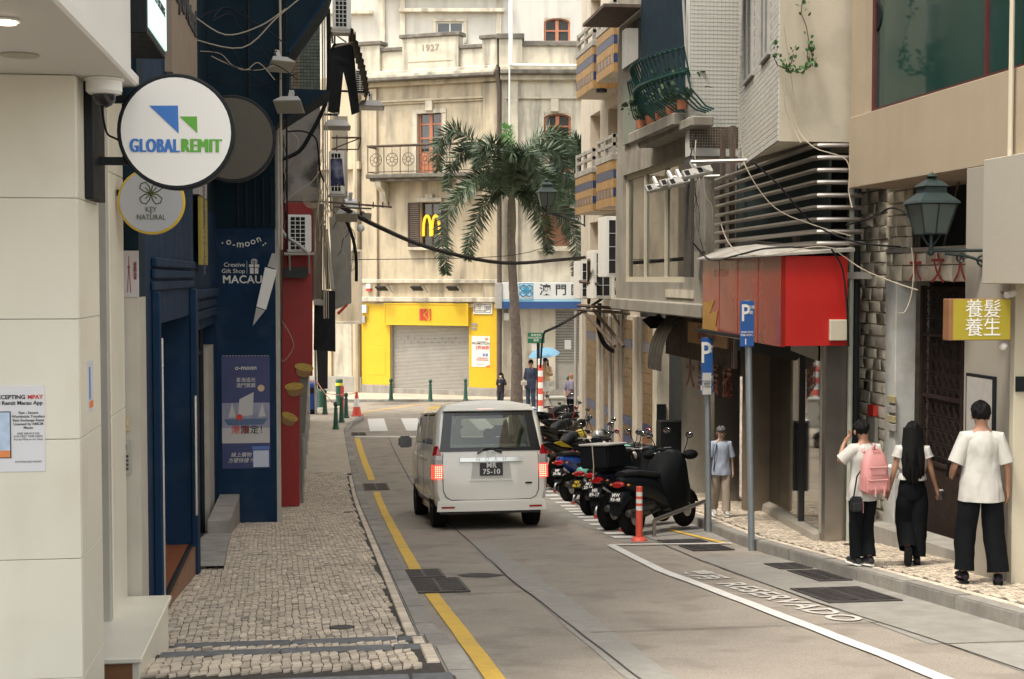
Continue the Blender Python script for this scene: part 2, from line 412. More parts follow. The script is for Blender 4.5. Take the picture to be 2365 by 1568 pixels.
# ---------------------------------------------------------------- painted lines, joints, patches, grates
def strip(name, pts, w, m, off, wob=0):
    P = []
    for (x0, y0), (x1, y1) in zip(pts, pts[1:]):
        n = max(1, int(math.hypot(x1-x0, y1-y0)/.5))
        P += [(x0+(x1-x0)*i/n, y0+(y1-y0)*i/n) for i in range(n)]
    P.append(pts[-1]); vs = []
    for i, (x, y) in enumerate(P):
        a = P[max(0, i-1)]; c = P[min(len(P)-1, i+1)]; d = Vector((c[0]-a[0], c[1]-a[1])).normalized(); n_ = Vector((-d.y, d.x))
        j = random.uniform(-wob, wob)
        for s in (-1, 1): q = (x+n_.x*(w/2*s)+j, y+n_.y*(w/2*s)); vs.append((q[0], q[1], zg(q[1])+off))
    return struct(MB().add(vs, [(2*i, 2*i+1, 2*i+3, 2*i+2) for i in range(len(P)-1)]).build(name, m, fixn=False))
strip('pale_repair_strip', [(1.98, 6), (1.98, 18)], .30, m_roadlight, .004, .02)
strip('road_joint', [(1.94, 5), (1.87, 10.5), (1.83, 14), (1.9, 20), (1.9, 41)], .016, m_joint, .008, .008)
strip('road_joint', [(4.3, 6), (4.22, 9.5), (4.12, 11.5), (4.1, 15), (4.17, 17), (4.4, 24), (4.9, 34)], .016, m_joint, .008, .006)
for y, a, c in ((9.15, 4.25, 5.0), (15.4, 4.2, 5.0), (12.7, 1.2, 1.9), (10.2, 1.95, 4.2)): strip('road_joint', [(a, y), (c, y+.03)], .012, m_joint, .008, .004)
b = MB(); sheet(b, 4.23, XKR, 5.5, 9.14, .004); struct(b.build('pale_gutter_slab', m_roadlight))
b = MB(); sheet(b, 4.13, XKR, 9.2, 15.38, .004); struct(b.build('gutter_slab', mat('gutter_concrete', (.285, .27, .24), .85, speck=.22, var=.15, scale=6, bump=.2, spot=.3, spotcol=(.18, .17, .15), bscale=120)))
b = MB(); sheet(b, 3.75, XKR, 17.4, 40, .004); struct(b.build('parking_bay_slab', mat('bay_concrete', (.29, .27, .24), .85, speck=.22, var=.15, scale=5, bump=.2, spot=.5, spotcol=(.15, .14, .125), bscale=120)))
strip('white_lane_line', [(3.52, 17.1), (3.44, 14.2), (3.55, 11.5), (3.6, 10), (3.64, 8.8), (3.68, 6)], .115, m_white, .012, .006)
strip('white_bay_end_line', [(3.5, 17.1), (5.0, 16.9)], .1, m_white, .016)
strip('yellow_kerb_line', [(1.0, 41.2), (1.03, 36), (1.07, 31.0)], .15, m_yel, .008, .004)
strip('yellow_kerb_line', [(1.08, 28.6), (1.04, 23), (.99, 18), (.97, 14.85)], .13, m_yel, .008, .004)
strip('yellow_kerb_line', [(.98, 12.8), (1.0, 11), (1.03, 9.4), (1.05, 6)], .125, m_yel, .008, .004)
strip('yellow_bay_corner_line', [(4.78, 19.2), (4.93, 16.95)], .09, m_yel, .012)
strip('yellow_bay_corner_line', [(1.5, 48.4), (1.0, 49.2), (3.5, 52.6), (7.5, 53)], .12, m_yel, .006)
strip('white_stop_line', [(.95, 41.7), (5.6, 40.9)], .32, m_white, .006)
for x in (1.72, 2.83, 3.94, 5.05, 6.2, 7.4): strip('crosswalk_stripe', [(x, 43.35-.05*(x-1.7)), (x+.05, 47.4-.06*(x-1.7))], .55, m_white, .006)
P0 = [(4.6, 29.5), (4.47, 27.6), (4.35, 25), (4.12, 21.6), (3.95, 19.1), (3.91, 17.9)]
for (xa, ya), (xb, yb) in zip(P0, P0[1:]):
    n = max(1, round(abs(yb-ya)/.75))
    for i in range(n):
        t = (i+.2)/n; x = xa+(xb-xa)*t; y = ya+(yb-ya)*t
        strip('bay_edge_dash', [(x-.02, y), (x-.03, y-.33)], .26, m_white, .012)
# RESERVADO painted along the bay
Mr = frame((3.86, 12.05, zg(12.05)+.004), (0, -1, .1)); Mr = frame((3.86, 12.05, zg(12.05)+.002), (.085, -1, .1), (1, .085, 0))
for s_, x_, sz in (('RESERVADO', .42, .36), ('專用', -1.62, .36)):
    t = text(s_, sz, Mr @ Matrix.Translation((x_, 0, 0)), mat('faded_paint', (.56, .53, .48), .8, var=.05, scale=12, bump=.1), off=.007, sx=1.28 if len(s_) > 3 else 1.1, ext=0, sp=1.06, name='reserved_bay_lettering', lift=.007)
    struct(t)
def grate(x0, x1, y0, y1, label, diag=True, skew=0):
    t = thing('drain_grate', label, 'drain grate', (x0, y0, zg(y0)), 'iron drain grates in the gutters')
    def q(x, y, o): xx = x+skew*(y-y0); return (xx, y, zg(y)+o)
    MB().add([q(x0, y0, .006), q(x1, y0, .006), q(x1, y1, .006), q(x0, y1, .006)], [(0, 1, 2, 3)]).build('pit_shade', m_dark, t, fixn=False)  # flat near-black plate on the road, painted in for the shade inside the drain
    f = MB(); w = .03
    for a, c, d, e in ((x0, x1, y0, y0+w), (x0, x1, y1-w, y1), (x0, x0+w, y0+w, y1-w), (x1-w, x1, y0+w, y1-w), ((x0+x1)/2-.015, (x0+x1)/2+.015, y0+w, y1-w)):
        f.add([q(a, d, .006), q(c, d, .006), q(c, e, .006), q(a, e, .006), q(a, d, .016), q(c, d, .016), q(c, e, .016), q(a, e, .016)], [(4, 5, 6, 7), (0, 1, 5, 4), (1, 2, 6, 5), (2, 3, 7, 6), (3, 0, 4, 7)])
    f.build('frame', m_iron, t); n = max(5, int((y1-y0)/.075))
    for i in range(n):
        y = y0+w+(y1-y0-2*w)*(i+.5)/n; h = .018; dy = (.10 if diag else 0)
        for xa, xb in ((x0+w, (x0+x1)/2-.015), ((x0+x1)/2+.015, x1-w)):
            ya, yb = y-dy/2, y+dy/2
            if ya-h < y0+w or yb+h > y1-w: ya = yb = y
            MB().add([q(xa, ya-h, .007), q(xb, yb-h, .007), q(xb, yb+h, .007), q(xa, ya+h, .007), q(xa, ya-h, .014), q(xb, yb-h, .014), q(xb, yb+h, .014), q(xa, ya+h, .014)], [(4, 5, 6, 7), (0, 1, 5, 4), (2, 3, 7, 6)]).build('bar', m_iron, t)
grate(.82, 1.34, 12.85, 14.0, 'larger near drain grate beside the left kerb interrupting the yellow line')
grate(.82, 1.22, 14.1, 14.85, 'small square-mesh drain cover just beyond the large left grate', False)
grate(.84, 1.36, 28.9, 30.2, 'far drain grate beside the left kerb level with the van front', False)
grate(.86, 1.3, 42.0, 42.9, 'farthest drain grate at the left kerb by the crosswalk', False)
grate(4.2, 4.85, 11.35, 12.35, 'biggest drain grate in the right gutter nearest the camera')
grate(4.66, 4.99, 12.85, 13.8, 'middle drain grate against the right kerb')
grate(4.64, 4.99, 13.95, 14.5, 'small drain grate against the right kerb beyond the middle one', False)
grate(4.3, 4.8, 16.1, 16.8, 'drain grate just in front of the white bay line')
grate(4.22, 4.78, 17.2, 17.6, 'drain grate just behind the white bay line beside the bollard', False)
def cover(x, y, rx, ry, off, label):
    b = MB(); n = 20
    b.add([(x+rx*math.cos(6.283*k/n), y+ry*math.sin(6.283*k/n), zg(y+ry*math.sin(6.283*k/n))+off) for k in range(n)]+[(x+rx*1.06*math.cos(6.283*k/n), y+ry*1.06*math.sin(6.283*k/n), zg(y+ry*math.sin(6.283*k/n))+off-.02) for k in range(n)],
          [tuple(range(n))]+[(k, k+n, (k+1) % n+n, (k+1) % n) for k in range(n)])
    tag(b.build('manhole_cover', m_iron), label, 'manhole cover', 'small round covers')
p = G(790, 1450, .12); cover(p.x, p.y, .09, .09, .13, 'small dark round cover among the cobbles of the left pavement')
p = G(805, 1183, .12); cover(p.x, p.y, .08, .08, .13, 'small round cover on the left pavement beside the red panel')
p = G(1950+20, 1258, .12); cover(p.x, p.y, .11, .11, .13, 'rusty round cover in the right pavement ahead of the walkers')
b = MB(); pts = [(1.35, 14.3), (1.5, 14.42), (1.66, 14.4), (1.85, 14.15), (1.6, 14.0), (1.4, 14.12)]
struct(b.add([(x, y, zg(y)+.005) for x, y in pts], [tuple(range(6))]).build('tar_patch', m_joint))
# ---------------------------------------------------------------- far facades
def RC(M, u0, v0, u1, v1, o=0):
    um, vm = (u0+u1)/2, (v0+v1)/2
    a0 = PL(M, u0, vm, o)[0]; a1 = PL(M, u1, vm, o)[0]; z0 = PL(M, um, v1, o)[1]; z1 = PL(M, um, v0, o)[1]
    return a0, a1, z0, z1
def bx(b, r, o0, o1): return b.box(r[0], r[1], r[2], r[3], o0, o1)
m_plas = mat('old_cream_plaster', (.56, .475, .34), .85, var=.1, scale=2.2, bump=.25, streak=.85, spot=.5, spotcol=(.38, .32, .23), streakcol=(.24, .205, .155), bscale=30)
m_plasw = mat('weathered_white_plaster', (.62, .565, .45), .85, var=.08, scale=2, bump=.2, streak=.85, spot=.4, spotcol=(.36, .33, .27), streakcol=(.22, .2, .17), bscale=30)
m_coping = mat('sooty_coping', (.17, .155, .13), .9, var=.35, scale=5, bump=.4, streak=.5, spot=.4, spotcol=(.35, .32, .27))
m_ky = mat('yellow_shop_paint', (.72, .47, .02), .5, var=.05, scale=3, bump=.1, bscale=50)
m_terra = mat('terracotta_joinery', (.47, .18, .095), .6, var=.1, scale=8, bump=.1)
m_wglass = glassmat('window_glass', (.35, .38, .4), .45)
m_shut = mat('grey_roller_shutter', (.44, .42, .38), .5, metal=.2, var=.07, scale=6, bump=.1, spot=.1)
m_brn = mat('brown_shutters', (.085, .055, .05), .7, var=.2, scale=10)
m_plinth = mat('grey_plinth_stone', (.36, .34, .3), .85, var=.15, scale=4, bump=.3, streak=.4)
m_pipe = mat('grey_pipe', (.42, .4, .37), .6, var=.1, scale=8)
m_rust = mat('rusty_iron', (.12, .085, .065), .8, var=.35, scale=12, bump=.3)
m_black = mat('black_plastic', (.010, .010, .012), .6, var=.2, scale=10, bump=.05, spec=.25)
m_wht = mat('white_enamel', (.78, .77, .73), .45, var=.03, scale=8, bump=.05)
m_red = mat('signal_red', (.62, .05, .03), .5, var=.06, scale=8, bump=.05)
m_ink = mat('black_ink', (.03, .03, .035), .6, var=0, bump=0)
m_inkr = mat('red_ink', (.6, .06, .04), .6, var=0, bump=0)
m_cream_l = mat('cream_lettering', (.75, .73, .68), .6, var=0, bump=0)
MK = frame((1.67, 57.4, 0), (5.08, -2.7, 0))
def rk(*a): return RC(MK, *a)
kb = thing('shop_building', 'old cream facade dated 1927 with a yellow camera shop on its ground floor', 'building', (1.67, 57.4, .37))
aR = PL(MK, 1152, 500)[0]; zc = PL(MK, 1000, 178)[1]
shu = rk(905, 752, 1085, 910); win2 = rk(971, 467, 1017, 571); door = rk(965, 254, 1020, 404)
wall(MK, 0, aR, 0, zc, [(shu[0], shu[1], 0, shu[3]), win2, door], .4, m_plas, kb)
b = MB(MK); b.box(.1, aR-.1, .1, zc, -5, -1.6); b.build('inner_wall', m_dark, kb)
b = MB(MK); b.box(-.3, aR, zc-.02, zc+1.2, -6, -.55); b.build('roof_slab', m_plas, kb)
# pilasters, frieze, mouldings
b = MB(MK); e = rk(843, 190, 873, 690); bx(b, (0, e[1], .4+3.3, zc-.35), 0, .12); e2 = rk(1118, 200, 1150, 690); bx(b, (e2[0], aR-.02, 3.7, zc-.35), 0, .12)
for (v0, v1, o) in ((228, 233, .16), (233, 238, .09), (190, 195, .14)):
    r = rk(873, v0, 1118, v1); bx(b, (r[0], r[1], r[2], r[3]), 0, o)
b.build('pilasters', m_plas, kb, bevel=.015)
b = MB(MK); r = rk(985, 233, 1001, 256); bx(b, r, 0, .15)
for q in ((954, 262, 964, 404), (1021, 262, 1031, 404), (954, 252, 1031, 262)):
    bx(b, rk(*q), 0, .05)
b.build('door_surround', m_plasw, kb, bevel=.01)
b = MB(MK)
r = rk(873, 645, 1118, 654); bx(b, (-.02, aR, r[2], r[3]), 0, .18); r = rk(873, 686, 1118, 697); bx(b, (-.04, aR+.02, r[2], r[3]), 0, .3)
b.build('string_course', m_plasw, kb, bevel=.02)
# cornice with stepped profile
b = MB(MK); b.prism([(0, 0)]*0 or [(-.25, zc-.3), (aR, zc-.3), (aR, zc-.12), (-.25, zc-.12)], 0, .22)
b.build('cornice_moulding', m_plas, kb, bevel=.02)
b = MB(MK); b.box(-.35, aR+.02, zc-.12, zc, -.3, .62); b.build('cornice', m_coping, kb, bevel=.02)
b = MB(MK); b.box(-.25, aR, zc, zc+.16, -.3, .45); b.box(-.2, aR, zc+.16, zc+.3, -.3, .3); b.build('cornice_top', m_plasw, kb, bevel=.03)
pz = zc+.3
for i, (u0, u1, v0, o, txt) in enumerate(((843, 883, 99, .25, 0), (883, 935, 112, .1, 0), (935, 1064, 80, .25, 1), (1064, 1119, 105, .1, 0), (1119, 1153, 84, .25, 0))):
    r = rk(u0, v0, u1, 155); b = MB(MK); bx(b, (r[0] if i else -.2, r[1], pz, r[3]-.13), -.25, o); pr = b.build('parapet_panel', m_plasw, kb, bevel=.01)
    b = MB(MK); w = .1 if o > .2 else 0; bx(b, (r[0]-w if i else -.3, r[1]+w, r[3]-.13, r[3]+.02), -.32, o+.1); b.build('coping', m_coping, pr, bevel=.02)
    if txt:
        text('1927', .34, MK @ Matrix.Translation(((r[0]+r[1])/2, pz+(r[3]-pz)*.60, o)), mat('carved_date', (.36, .32, .25), .9, var=.2), pr, off=.004, ext=.02, sp=1.15)
        b = MB(MK); bx(b, (r[0]+.25, r[1]-.25, pz+.28, pz+.31), o, o+.02); b.build('moulding', m_plas, pr)
# balcony door (arched), shutters, arches sign
def arched(M, r, o, parent, m, nx=2, nz=3, solid=.36):
    a0, a1, z0, z1 = r; b = MB(M); mid = (a0+a1)/2; hw = (a1-a0)/2; rise = hw*.35; fw = .09; n = 10
    arc = [(mid+hw*math.cos(math.pi*k/n), z1-rise+rise*math.sin(math.pi*k/n)) for k in range(n+1)]
    ai = [(mid+(hw-fw)*math.cos(math.pi*k/n), z1-rise+(rise-fw*.6)*math.sin(math.pi*k/n)) for k in range(n+1)]
    for k in range(n): b.prism([arc[k], arc[k+1], ai[k+1], ai[k]], o-.1, o)
    b.box(a0, a0+fw, z0, z1-rise, o-.1, o); b.box(a1-fw, a1, z0, z1-rise, o-.1, o); b.box(mid-fw*.8, mid+fw*.8, z0, z1-fw, o-.1, o-.004)
    zs = z0+(z1-z0)*solid; b.box(a0+fw, a1-fw, z0, zs, o-.08, o-.02)
    for k in range(1, nz): z = zs+(z1-zs)*k/nz; b.box(a0+fw, a1-fw, z-.03, z+.03, o-.09, o-.008)
    for s in (0, 1):
        x0 = a0+fw+.06 if s == 0 else mid+.12; x1 = mid-.12 if s == 0 else a1-fw-.06; b.box(x0, x1, z0+.12, zs-.12, o-.02, o+.005)
    d = b.build('balcony_door', m, parent)
    for s in (0, 1):
        for k in range(nz):
            za = zs+(z1-zs)*k/nz; zb = zs+(z1-zs)*(k+1)/nz-(.1 if k == nz-1 else 0); x0, x1 = (a0+fw*.7, mid) if s == 0 else (mid, a1-fw*.7)
            p = MB(M); p.box(x0+.01, x1-.01, za, zb, o-.07, o-.055); p.build('pane', m_wglass, d)
    b = MB(M)
    for k in range(n):
        b.prism([arc[k], (arc[k][0], z1+.02), (arc[k+1][0], z1+.02), arc[k+1]], -.38, .0)
    b.build('arch_head', m_plas, parent)
arched(MK, door, -.12, kb, m_terra)
w = window(MK, *win2, -.2, kb, m_brn, m_wglass, 2, 2)
b = MB(MK); r = rk(945, 571, 1045, 578); bx(b, r, 0, .2); b.build('window_sill', m_plasw, kb, bevel=.02)
b = MB(MK); r = rk(966, 457, 1022, 466); bx(b, r, 0, .12); bx(b, rk(985, 448, 1002, 458), 0, .14); b.build('window_head', m_plasw, kb, bevel=.01)
for (u0, u1) in ((943, 970), (1019, 1034)):
    r = rk(u0, 468, u1, 570); b = MB(MK); f = .05
    b.box(r[0], r[0]+f, r[2], r[3], .01, .06); b.box(r[1]-f, r[1], r[2], r[3], .01, .06); b.box(r[0]+f, r[1]-f, r[2], r[2]+f, .01, .059); b.box(r[0]+f, r[1]-f, r[3]-f, r[3], .01, .059)
    sh = b.build('shutter', m_brn, kb); n = 20
    b = MB(MK)
    for k in range(n):
        z = r[2]+f+(r[3]-r[2]-2*f)*(k+.5)/n; b.box(r[0]+f, r[1]-f, z-.025, z+.02, .015, .05)
    b.build('slats', m_brn, sh, kind='stuff')
r = rk(974, 498, 1014, 545); mg = mat('lit_yellow_arch', (.95, .55, .03), .5, var=0, bump=0, emit=.35); b = MB(MK)
mid = (r[0]+r[1])/2; q = (r[1]-r[0])/4
for s in (-1, 1):
    pts = []
    for k in range(15):
        t = math.pi*k/14; pts.append((mid+s*q+q*.85*math.cos(t), r[2]+(r[3]-r[2])*math.sin(t)**.6, -.1))
    b.tube(pts, .055, 6)
arch = tag(b.build('arch_sign', mg), 'yellow double arch sign inside the dark window under the balcony', 'sign')
# balcony
bal = MB(MK); r = rk(868, 403, 1102, 413); bal.box(r[0], r[1], r[2], r[3], 0, .95); bal.box(r[0]+.1, r[1]-.1, r[2]-.1, r[2], 0, .8)
bl = bal.build('balcony', m_coping, kb, bevel=.03); za = r[3]; zr = PL(MK, 990, 338)[1]; a0, a1 = r[0]+.08, r[1]-.08
for a in (a0+.35, a1-.35):
    b = MB(MK @ Matrix.Translation((a-.12, 0, 0)) @ Matrix.Rotation(R(-90), 4, 'Y')) if 0 else MB(MK)
    prof = [(0, -.1), (.75, -.1), (.7, -.3), (.35, -.5), (.15, -.95), (0, -1.05)]
    vs = [(a-.13, r[2]+z, o) for o, z in prof]+[(a+.13, r[2]+z, o) for o, z in prof]; n = len(prof)
    b.add(vs, [tuple(range(n)), tuple(range(n, 2*n))[::-1]]+[(i, i+n, (i+1) % n+n, (i+1) % n) for i in range(n)]); b.build('bracket', m_plasw, bl, bevel=.01)
b = MB(MK); oo = .88
for z in (za+.08, zr-.05): b.tube([(a0, z, .05), (a0, z, oo), (a1, z, oo), (a1, z, .05)], .018, 5)
b.tube([(a0-.02, zr, .05), (a0-.02, zr, oo+.02), (a1+.02, zr, oo+.02), (a1+.02, zr, .05)], .035, 6); b.build('handrail', m_rust, bl)
n = 6; seg = (a1-a0)/n
for i in range(n):
    b = MB(MK); c = a0+seg*(i+.5); zm = (za+zr)/2; rr = min(seg, zr-za)*.36
    b.tube([(a0+seg*i, za, oo), (a0+seg*i, zr, oo)], .02, 5)
    for R2 in (rr, rr*.35): b.tube([(c+R2*math.cos(t*.449), zm+R2*math.sin(t*.449), oo) for t in range(15)], .014, 4)
    for k in range(8): t = k*math.pi/4; b.tube([(c+rr*.35*math.cos(t), zm+rr*.35*math.sin(t), oo), (c+rr*math.cos(t), zm+rr*math.sin(t), oo)], .01, 4)
    b.tube([(c, zm+rr, oo), (c, zr, oo)], .012, 4); b.tube([(c, zm-rr, oo), (c, za, oo)], .012, 4)
    b.build('railing_panel', m_rust, bl)
# shop front
for k, q in enumerate(((840, 699, 904, 888), (1086, 699, 1150, 895))):
    r = rk(*q); a_0 = 0.0 if k == 0 else r[0]; a_1 = r[1] if k == 0 else aR-.03
    b = MB(MK); b.box(a_0-.02 if k == 0 else a_0, a_1, r[2], r[3]-.02, .0, .14); p = b.build('yellow_panel', m_ky, kb, bevel=.01)
    b = MB(MK); b.box(a_0+.2, a_1-.2, r[2]+.4, r[2]+1.5, .14, .15) if k == 0 else 0; b.v and b.build('access_hatch', m_ky, p, bevel=.004)
    b = MB(MK); b.box(a_0-.04, a_1+.02, 0, r[2], .0, .18); b.build('plinth', m_plinth, kb, bevel=.02)
b = MB(MK); r = rk(894, 700, 1088, 751); bx(b, r, .0, .28); f = .05
sb = b.build('fascia_sign', m_ky, kb, bevel=.008)
b = MB(MK)
for e in ((r[0], r[1], r[3]-f, r[3]), (r[0], r[1], r[2], r[2]+f), (r[0], r[0]+f, r[2]+f, r[3]-f), (r[1]-f, r[1], r[2]+f, r[3]-f)): bx(b, e, .281, .3)
b.build('sign_border', m_ky, sb, bevel=.005)
r = rk(976, 713, 1002, 739); Ml = MK @ Matrix.Translation((r[0], r[2], .285)) @ Matrix.Diagonal((r[1]-r[0], r[3]-r[2], 1, 1))
b = MB(Ml)
for P in ([(0, 0), (.3, 0), (.3, 1), (0, 1)], [(.36, .62), (.70, 1), (.36, 1)], [(.36, .38), (.36, 0), (.70, 0)], [(.42, .5), (.80, .06), (.86, 0), (1, 0), (1, 1), (.86, 1), (.80, .94)]): b.prism(P, 0, .02)
b.build('red_emblem', m_red, sb)
text('K\nO\nD\nA\nK', .135, MK @ Matrix.Translation((r[0]+(r[1]-r[0])*.87, (r[2]+r[3])/2, .306)), m_ky, sb, off=.002, ls=.72)
# roller shutter
b = MB(MK); n = 48; z0, z1 = .55, shu[3]+.1
for k in range(n):
    z = z0+(z1-z0)*k/n; h = (z1-z0)/n
    b.add([(shu[0], z, -.1), (shu[1], z, -.1), (shu[1], z+h*.25, -.075), (shu[0], z+h*.25, -.075), (shu[1], z+h*.8, -.075), (shu[0], z+h*.8, -.075), (shu[1], z+h, -.1), (shu[0], z+h, -.1)], [(0, 1, 2, 3), (3, 2, 4, 5), (5, 4, 6, 7)])
rs = b.build('roller_shutter_slats', m_shut, kb, kind='stuff', fixn=False)
b = MB(MK)
for s in range(2):
    for k in range(9): a = shu[0]+.35+(shu[1]-shu[0]-.7)*(k+.5*s)/9; b.box(a, a+.06, z1-.62-.16*s, z1-.60-.16*s, -.074, -.07)
b.build('vent_slots', m_dark, kb, kind='stuff')
b = MB(MK); b.box(shu[0]-.07, shu[0]+.02, 0, shu[3], -.1, .05); b.box(shu[1]-.02, shu[1]+.06, 0, shu[3], -.1, .05); b.build('shutter_guide', m_shut, kb)
b = MB(MK); b.box(shu[0], shu[1], .2, .56, -.3, .0); b.build('door_step', m_plinth, kb, bevel=.01)
# things fixed on the facade
def plate(name, M, r, o, m, label, cat, th=.03, group=None, bev=.004):
    t = thing(name, label, cat, M @ Vector(((r[0]+r[1])/2, r[2], o)), group); b = MB(M); bx(b, r, o, o+th); b.build('board', m, t, bevel=bev); return t
r = rk(1096.5, 699, 1141, 725); t = plate('street_name_plaque', MK, r, .15, m_wht, 'white tiled street name plaque above the promotion poster', 'sign')
b = MB(MK); e = .06; w_ = .018; A = (r[0]+e, r[1]-e, r[2]+e, r[3]-e)
for q in ((A[0], A[1], A[2], A[2]+w_), (A[0], A[1], A[3]-w_, A[3]), (A[0], A[0]+w_, A[2]+w_, A[3]-w_), (A[1]-w_, A[1], A[2]+w_, A[3]-w_), (A[1]-.26, A[1]-.245, A[2]+w_, A[3]-w_)): bx(b, q, .181, .184)
b.build('border', m_ink, t); cx = (A[0]+A[1]-.25)/2; cz = (A[2]+A[3])/2
text('RUA\nDE\nS. DOMINGOS', .085, MK @ Matrix.Translation((cx, cz, .18)), m_ink, t, ls=1.1)
text('板樟\n堂街', .09, MK @ Matrix.Translation((A[1]-.13, cz, .18)), m_ink, t, ls=1)
r = rk(1092.7, 776, 1134.8, 847); t = plate('promotion_poster', MK, r, .145, mat('poster_white', (.8, .76, .72), .5, var=.02), 'white promotion poster on the yellow wall right of the shutter', 'poster', .006)
W_, H_ = r[1]-r[0], r[3]-r[2]
def PT(s_, x, y, sz, m, al='CENTER', off=0): text(s_, sz, MK @ Matrix.Translation((r[0]+W_*x, r[2]+H_*y, .151)), m, t, al=al, off=off)
PT('PROMOTION', .5, .76, .125, m_ink, off=.002); PT('2件88折', .6, .62, .17, m_inkr, off=.004); PT('MASTERCARD ALIPAY', .55, .80+.02, .04, m_ink); PT('優惠精選商品適用', .6, .285, .055, m_inkr); PT('購物滿指定金額享優惠', .58, .225, .05, m_inkr); PT('DETAILS IN STORE', .45, .08, .03, m_ink)
b = MB(MK)
for k, c in enumerate(((.60, .40), (.76, .40), (.60, .35), (.76, .35))): x = r[0]+W_*c[0]; z = r[2]+H_*c[1]; b.box(x, x+W_*.13, z, z+H_*.04, .152, .155)
b.build('payment_logos', mat('logo_blue', (.1, .2, .5), .5, var=0, bump=0), t)
b = MB(MK); b.box(r[0]+W_*.74, r[0]+W_*.88, r[2]+H_*.87, r[2]+H_*.94, .152, .155); b.build('emblem', mat('orange_ink', (.8, .2, .03), .5, var=0, bump=0), t)
b = MB(MK); b.add([(r[0]+W_*.72, r[2], .153), (r[1], r[2], .153), (r[1], r[2]+H_*.07, .153), (r[0]+W_*.85, r[2]+H_*.05, .153)], [(0, 1, 2, 3)]); b.build('corner_fold', mat('orange_ink', (.8, .2, .03), .5, var=0, bump=0), t)
for k, (v0, lb) in enumerate(((746, 'upper small grey number plate beside the fascia sign'), (755, 'lower small grey number plate beside the fascia sign'))):
    r2 = rk(1092, v0, 1106-2*k, v0+6); t2 = plate('small_plate', MK, r2, .15, m_pipe, lb, 'plate', .01)
    text('11-13', .09, MK @ Matrix.Translation(((r2[0]+r2[1])/2, (r2[2]+r2[3])/2, .16)), m_ink, t2)
r2 = rk(840, 704, 853, 722); tag(bx(MB(MK), r2, .14, .3).build('alarm_box', m_wht, bevel=.01), 'white alarm box at the top left of the yellow wall', 'box')
r2 = rk(840, 729, 849, 745); tag(bx(MB(MK), r2, .14, .26).build('meter_box', m_pipe, bevel=.01), 'small grey meter box below the white alarm box', 'box')
r2 = rk(852, 656, 862, 672); t2 = thing('siren_lamp', 'small cream and red siren box above the yellow wall', 'alarm', MK @ Vector((r2[0], r2[2], .1)))
bx(MB(MK), (r2[0], r2[1], r2[2]+.1, r2[3]), .1, .28).build('housing', m_wht, t2, bevel=.01); bx(MB(MK), (r2[0], r2[1], r2[2], r2[2]+.098), .1, .27).build('red_lens', m_red, t2, bevel=.01)
for k, (u0, lb) in enumerate(((885, 'leftmost of the three floodlights over the yellow fascia'), (966, 'middle of the three floodlights over the yellow fascia'), (1048, 'rightmost of the three floodlights over the yellow fascia'))):
    r2 = rk(u0, 658, u0+23, 673); c = ((r2[0]+r2[1])/2, r2[2]); t2 = thing('floodlight', lb, 'lamp', MK @ Vector((c[0], c[1], .6)), 'floodlights over the yellow shop')
    b = MB(MK); M0 = b.M; b.M = M0 @ Matrix.Translation((c[0], c[1]+.12, .62)) @ Matrix.Rotation(R(-25), 4, 'X'); b.box(-.22, .22, -.03, .03, -.16, .16); b.box(-.18, .18, .03, .07, -.12, .12); b.build('lamp_head', m_black, t2, bevel=.01)
    b = MB(MK); b.tube([(c[0]+.25, c[1]+.28, .1), (c[0]+.25, c[1]+.28, .62), (c[0]+.1, c[1]+.16, .62)], .015, 5); b.tube([(c[0]+.25, c[1]-.05, .12), (c[0]+.25, c[1]+.28, .55)], .012, 5); b.build('bracket', m_rust, t2)
tag(MB(MK).tube([(aR+.1, .3, .25), (aR+.1, zc-.6, .25), (aR+.1, zc+.1, .5)], .085, 8).build('downpipe', mat('brown_pipe', (.13, .1, .08), .7, var=.2), smooth=True), 'dark brown downpipe between the cream facade and the bank', 'pipe')
tag(MB(MK).tube([(-.2, .3, .2), (-.2, 12.5, .2)], .12, 8).build('downpipe', m_plas, smooth=True), 'cream downpipe at the left edge of the yellow shop', 'pipe')
for k in range(4):
    h = 3.95+.04*k; wire('loose_cable', [MK @ Vector((.2, h+.05, .22)), MK @ Vector((1.2+.2*k, h-.06, .24)), MK @ Vector((2.4, h+.05-.03*k, .24)), MK @ Vector((3.6+.1*k, h-.02, .24)), MK @ Vector((4.6, h-.15, .24)), MK @ Vector((5.6, h+.3-.1*k, .24))], .009, mat('tan_wire', (.42, .36, .27), .7, var=0, bump=0), 'thin tan cables looping over the floodlights of the yellow shop', group='cables over the yellow shop')
# ---- bank building to the right
o2 = MK @ Vector((aR+.12, 0, 0)); MBk = frame((o2.x, o2.y, 0), CAMR)
def rb(*a): return RC(MBk, *a)
bk = thing('bank_building', 'pale facade with a white and blue bank sign behind the palm trunk', 'building', (o2.x, o2.y, .37))
wins = [rb(1256, 262, 1319, 398), rb(1253, 470, 1316, 568)]; lou = rb(1283, 715, 1345, 903); ztop = PL(MBk, 1260, 165)[1]
wall(MBk, 0, 9, 0, ztop, [wins[0], wins[1], (lou[0], lou[1], lou[2], lou[3])], .4, m_plasw, bk)
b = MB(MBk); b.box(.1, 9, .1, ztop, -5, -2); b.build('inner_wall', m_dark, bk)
b = MB(MBk); b.box(-.05, 9, ztop-.15, ztop, -.3, .6); b.build('cornice', m_coping, bk, bevel=.02)
b = MB(MBk); b.box(-.05, 9, ztop, ztop+.15, -.3, .5); b.box(-.05, 9, ztop-.35, ztop-.15, 0, .3); r = rb(1168, 224, 1345, 229); b.box(r[0], 9, r[2], r[3], 0, .12); r = rb(1168, 175, 1345, 182); b.build('cornice_band', m_plasw, bk, bevel=.02)
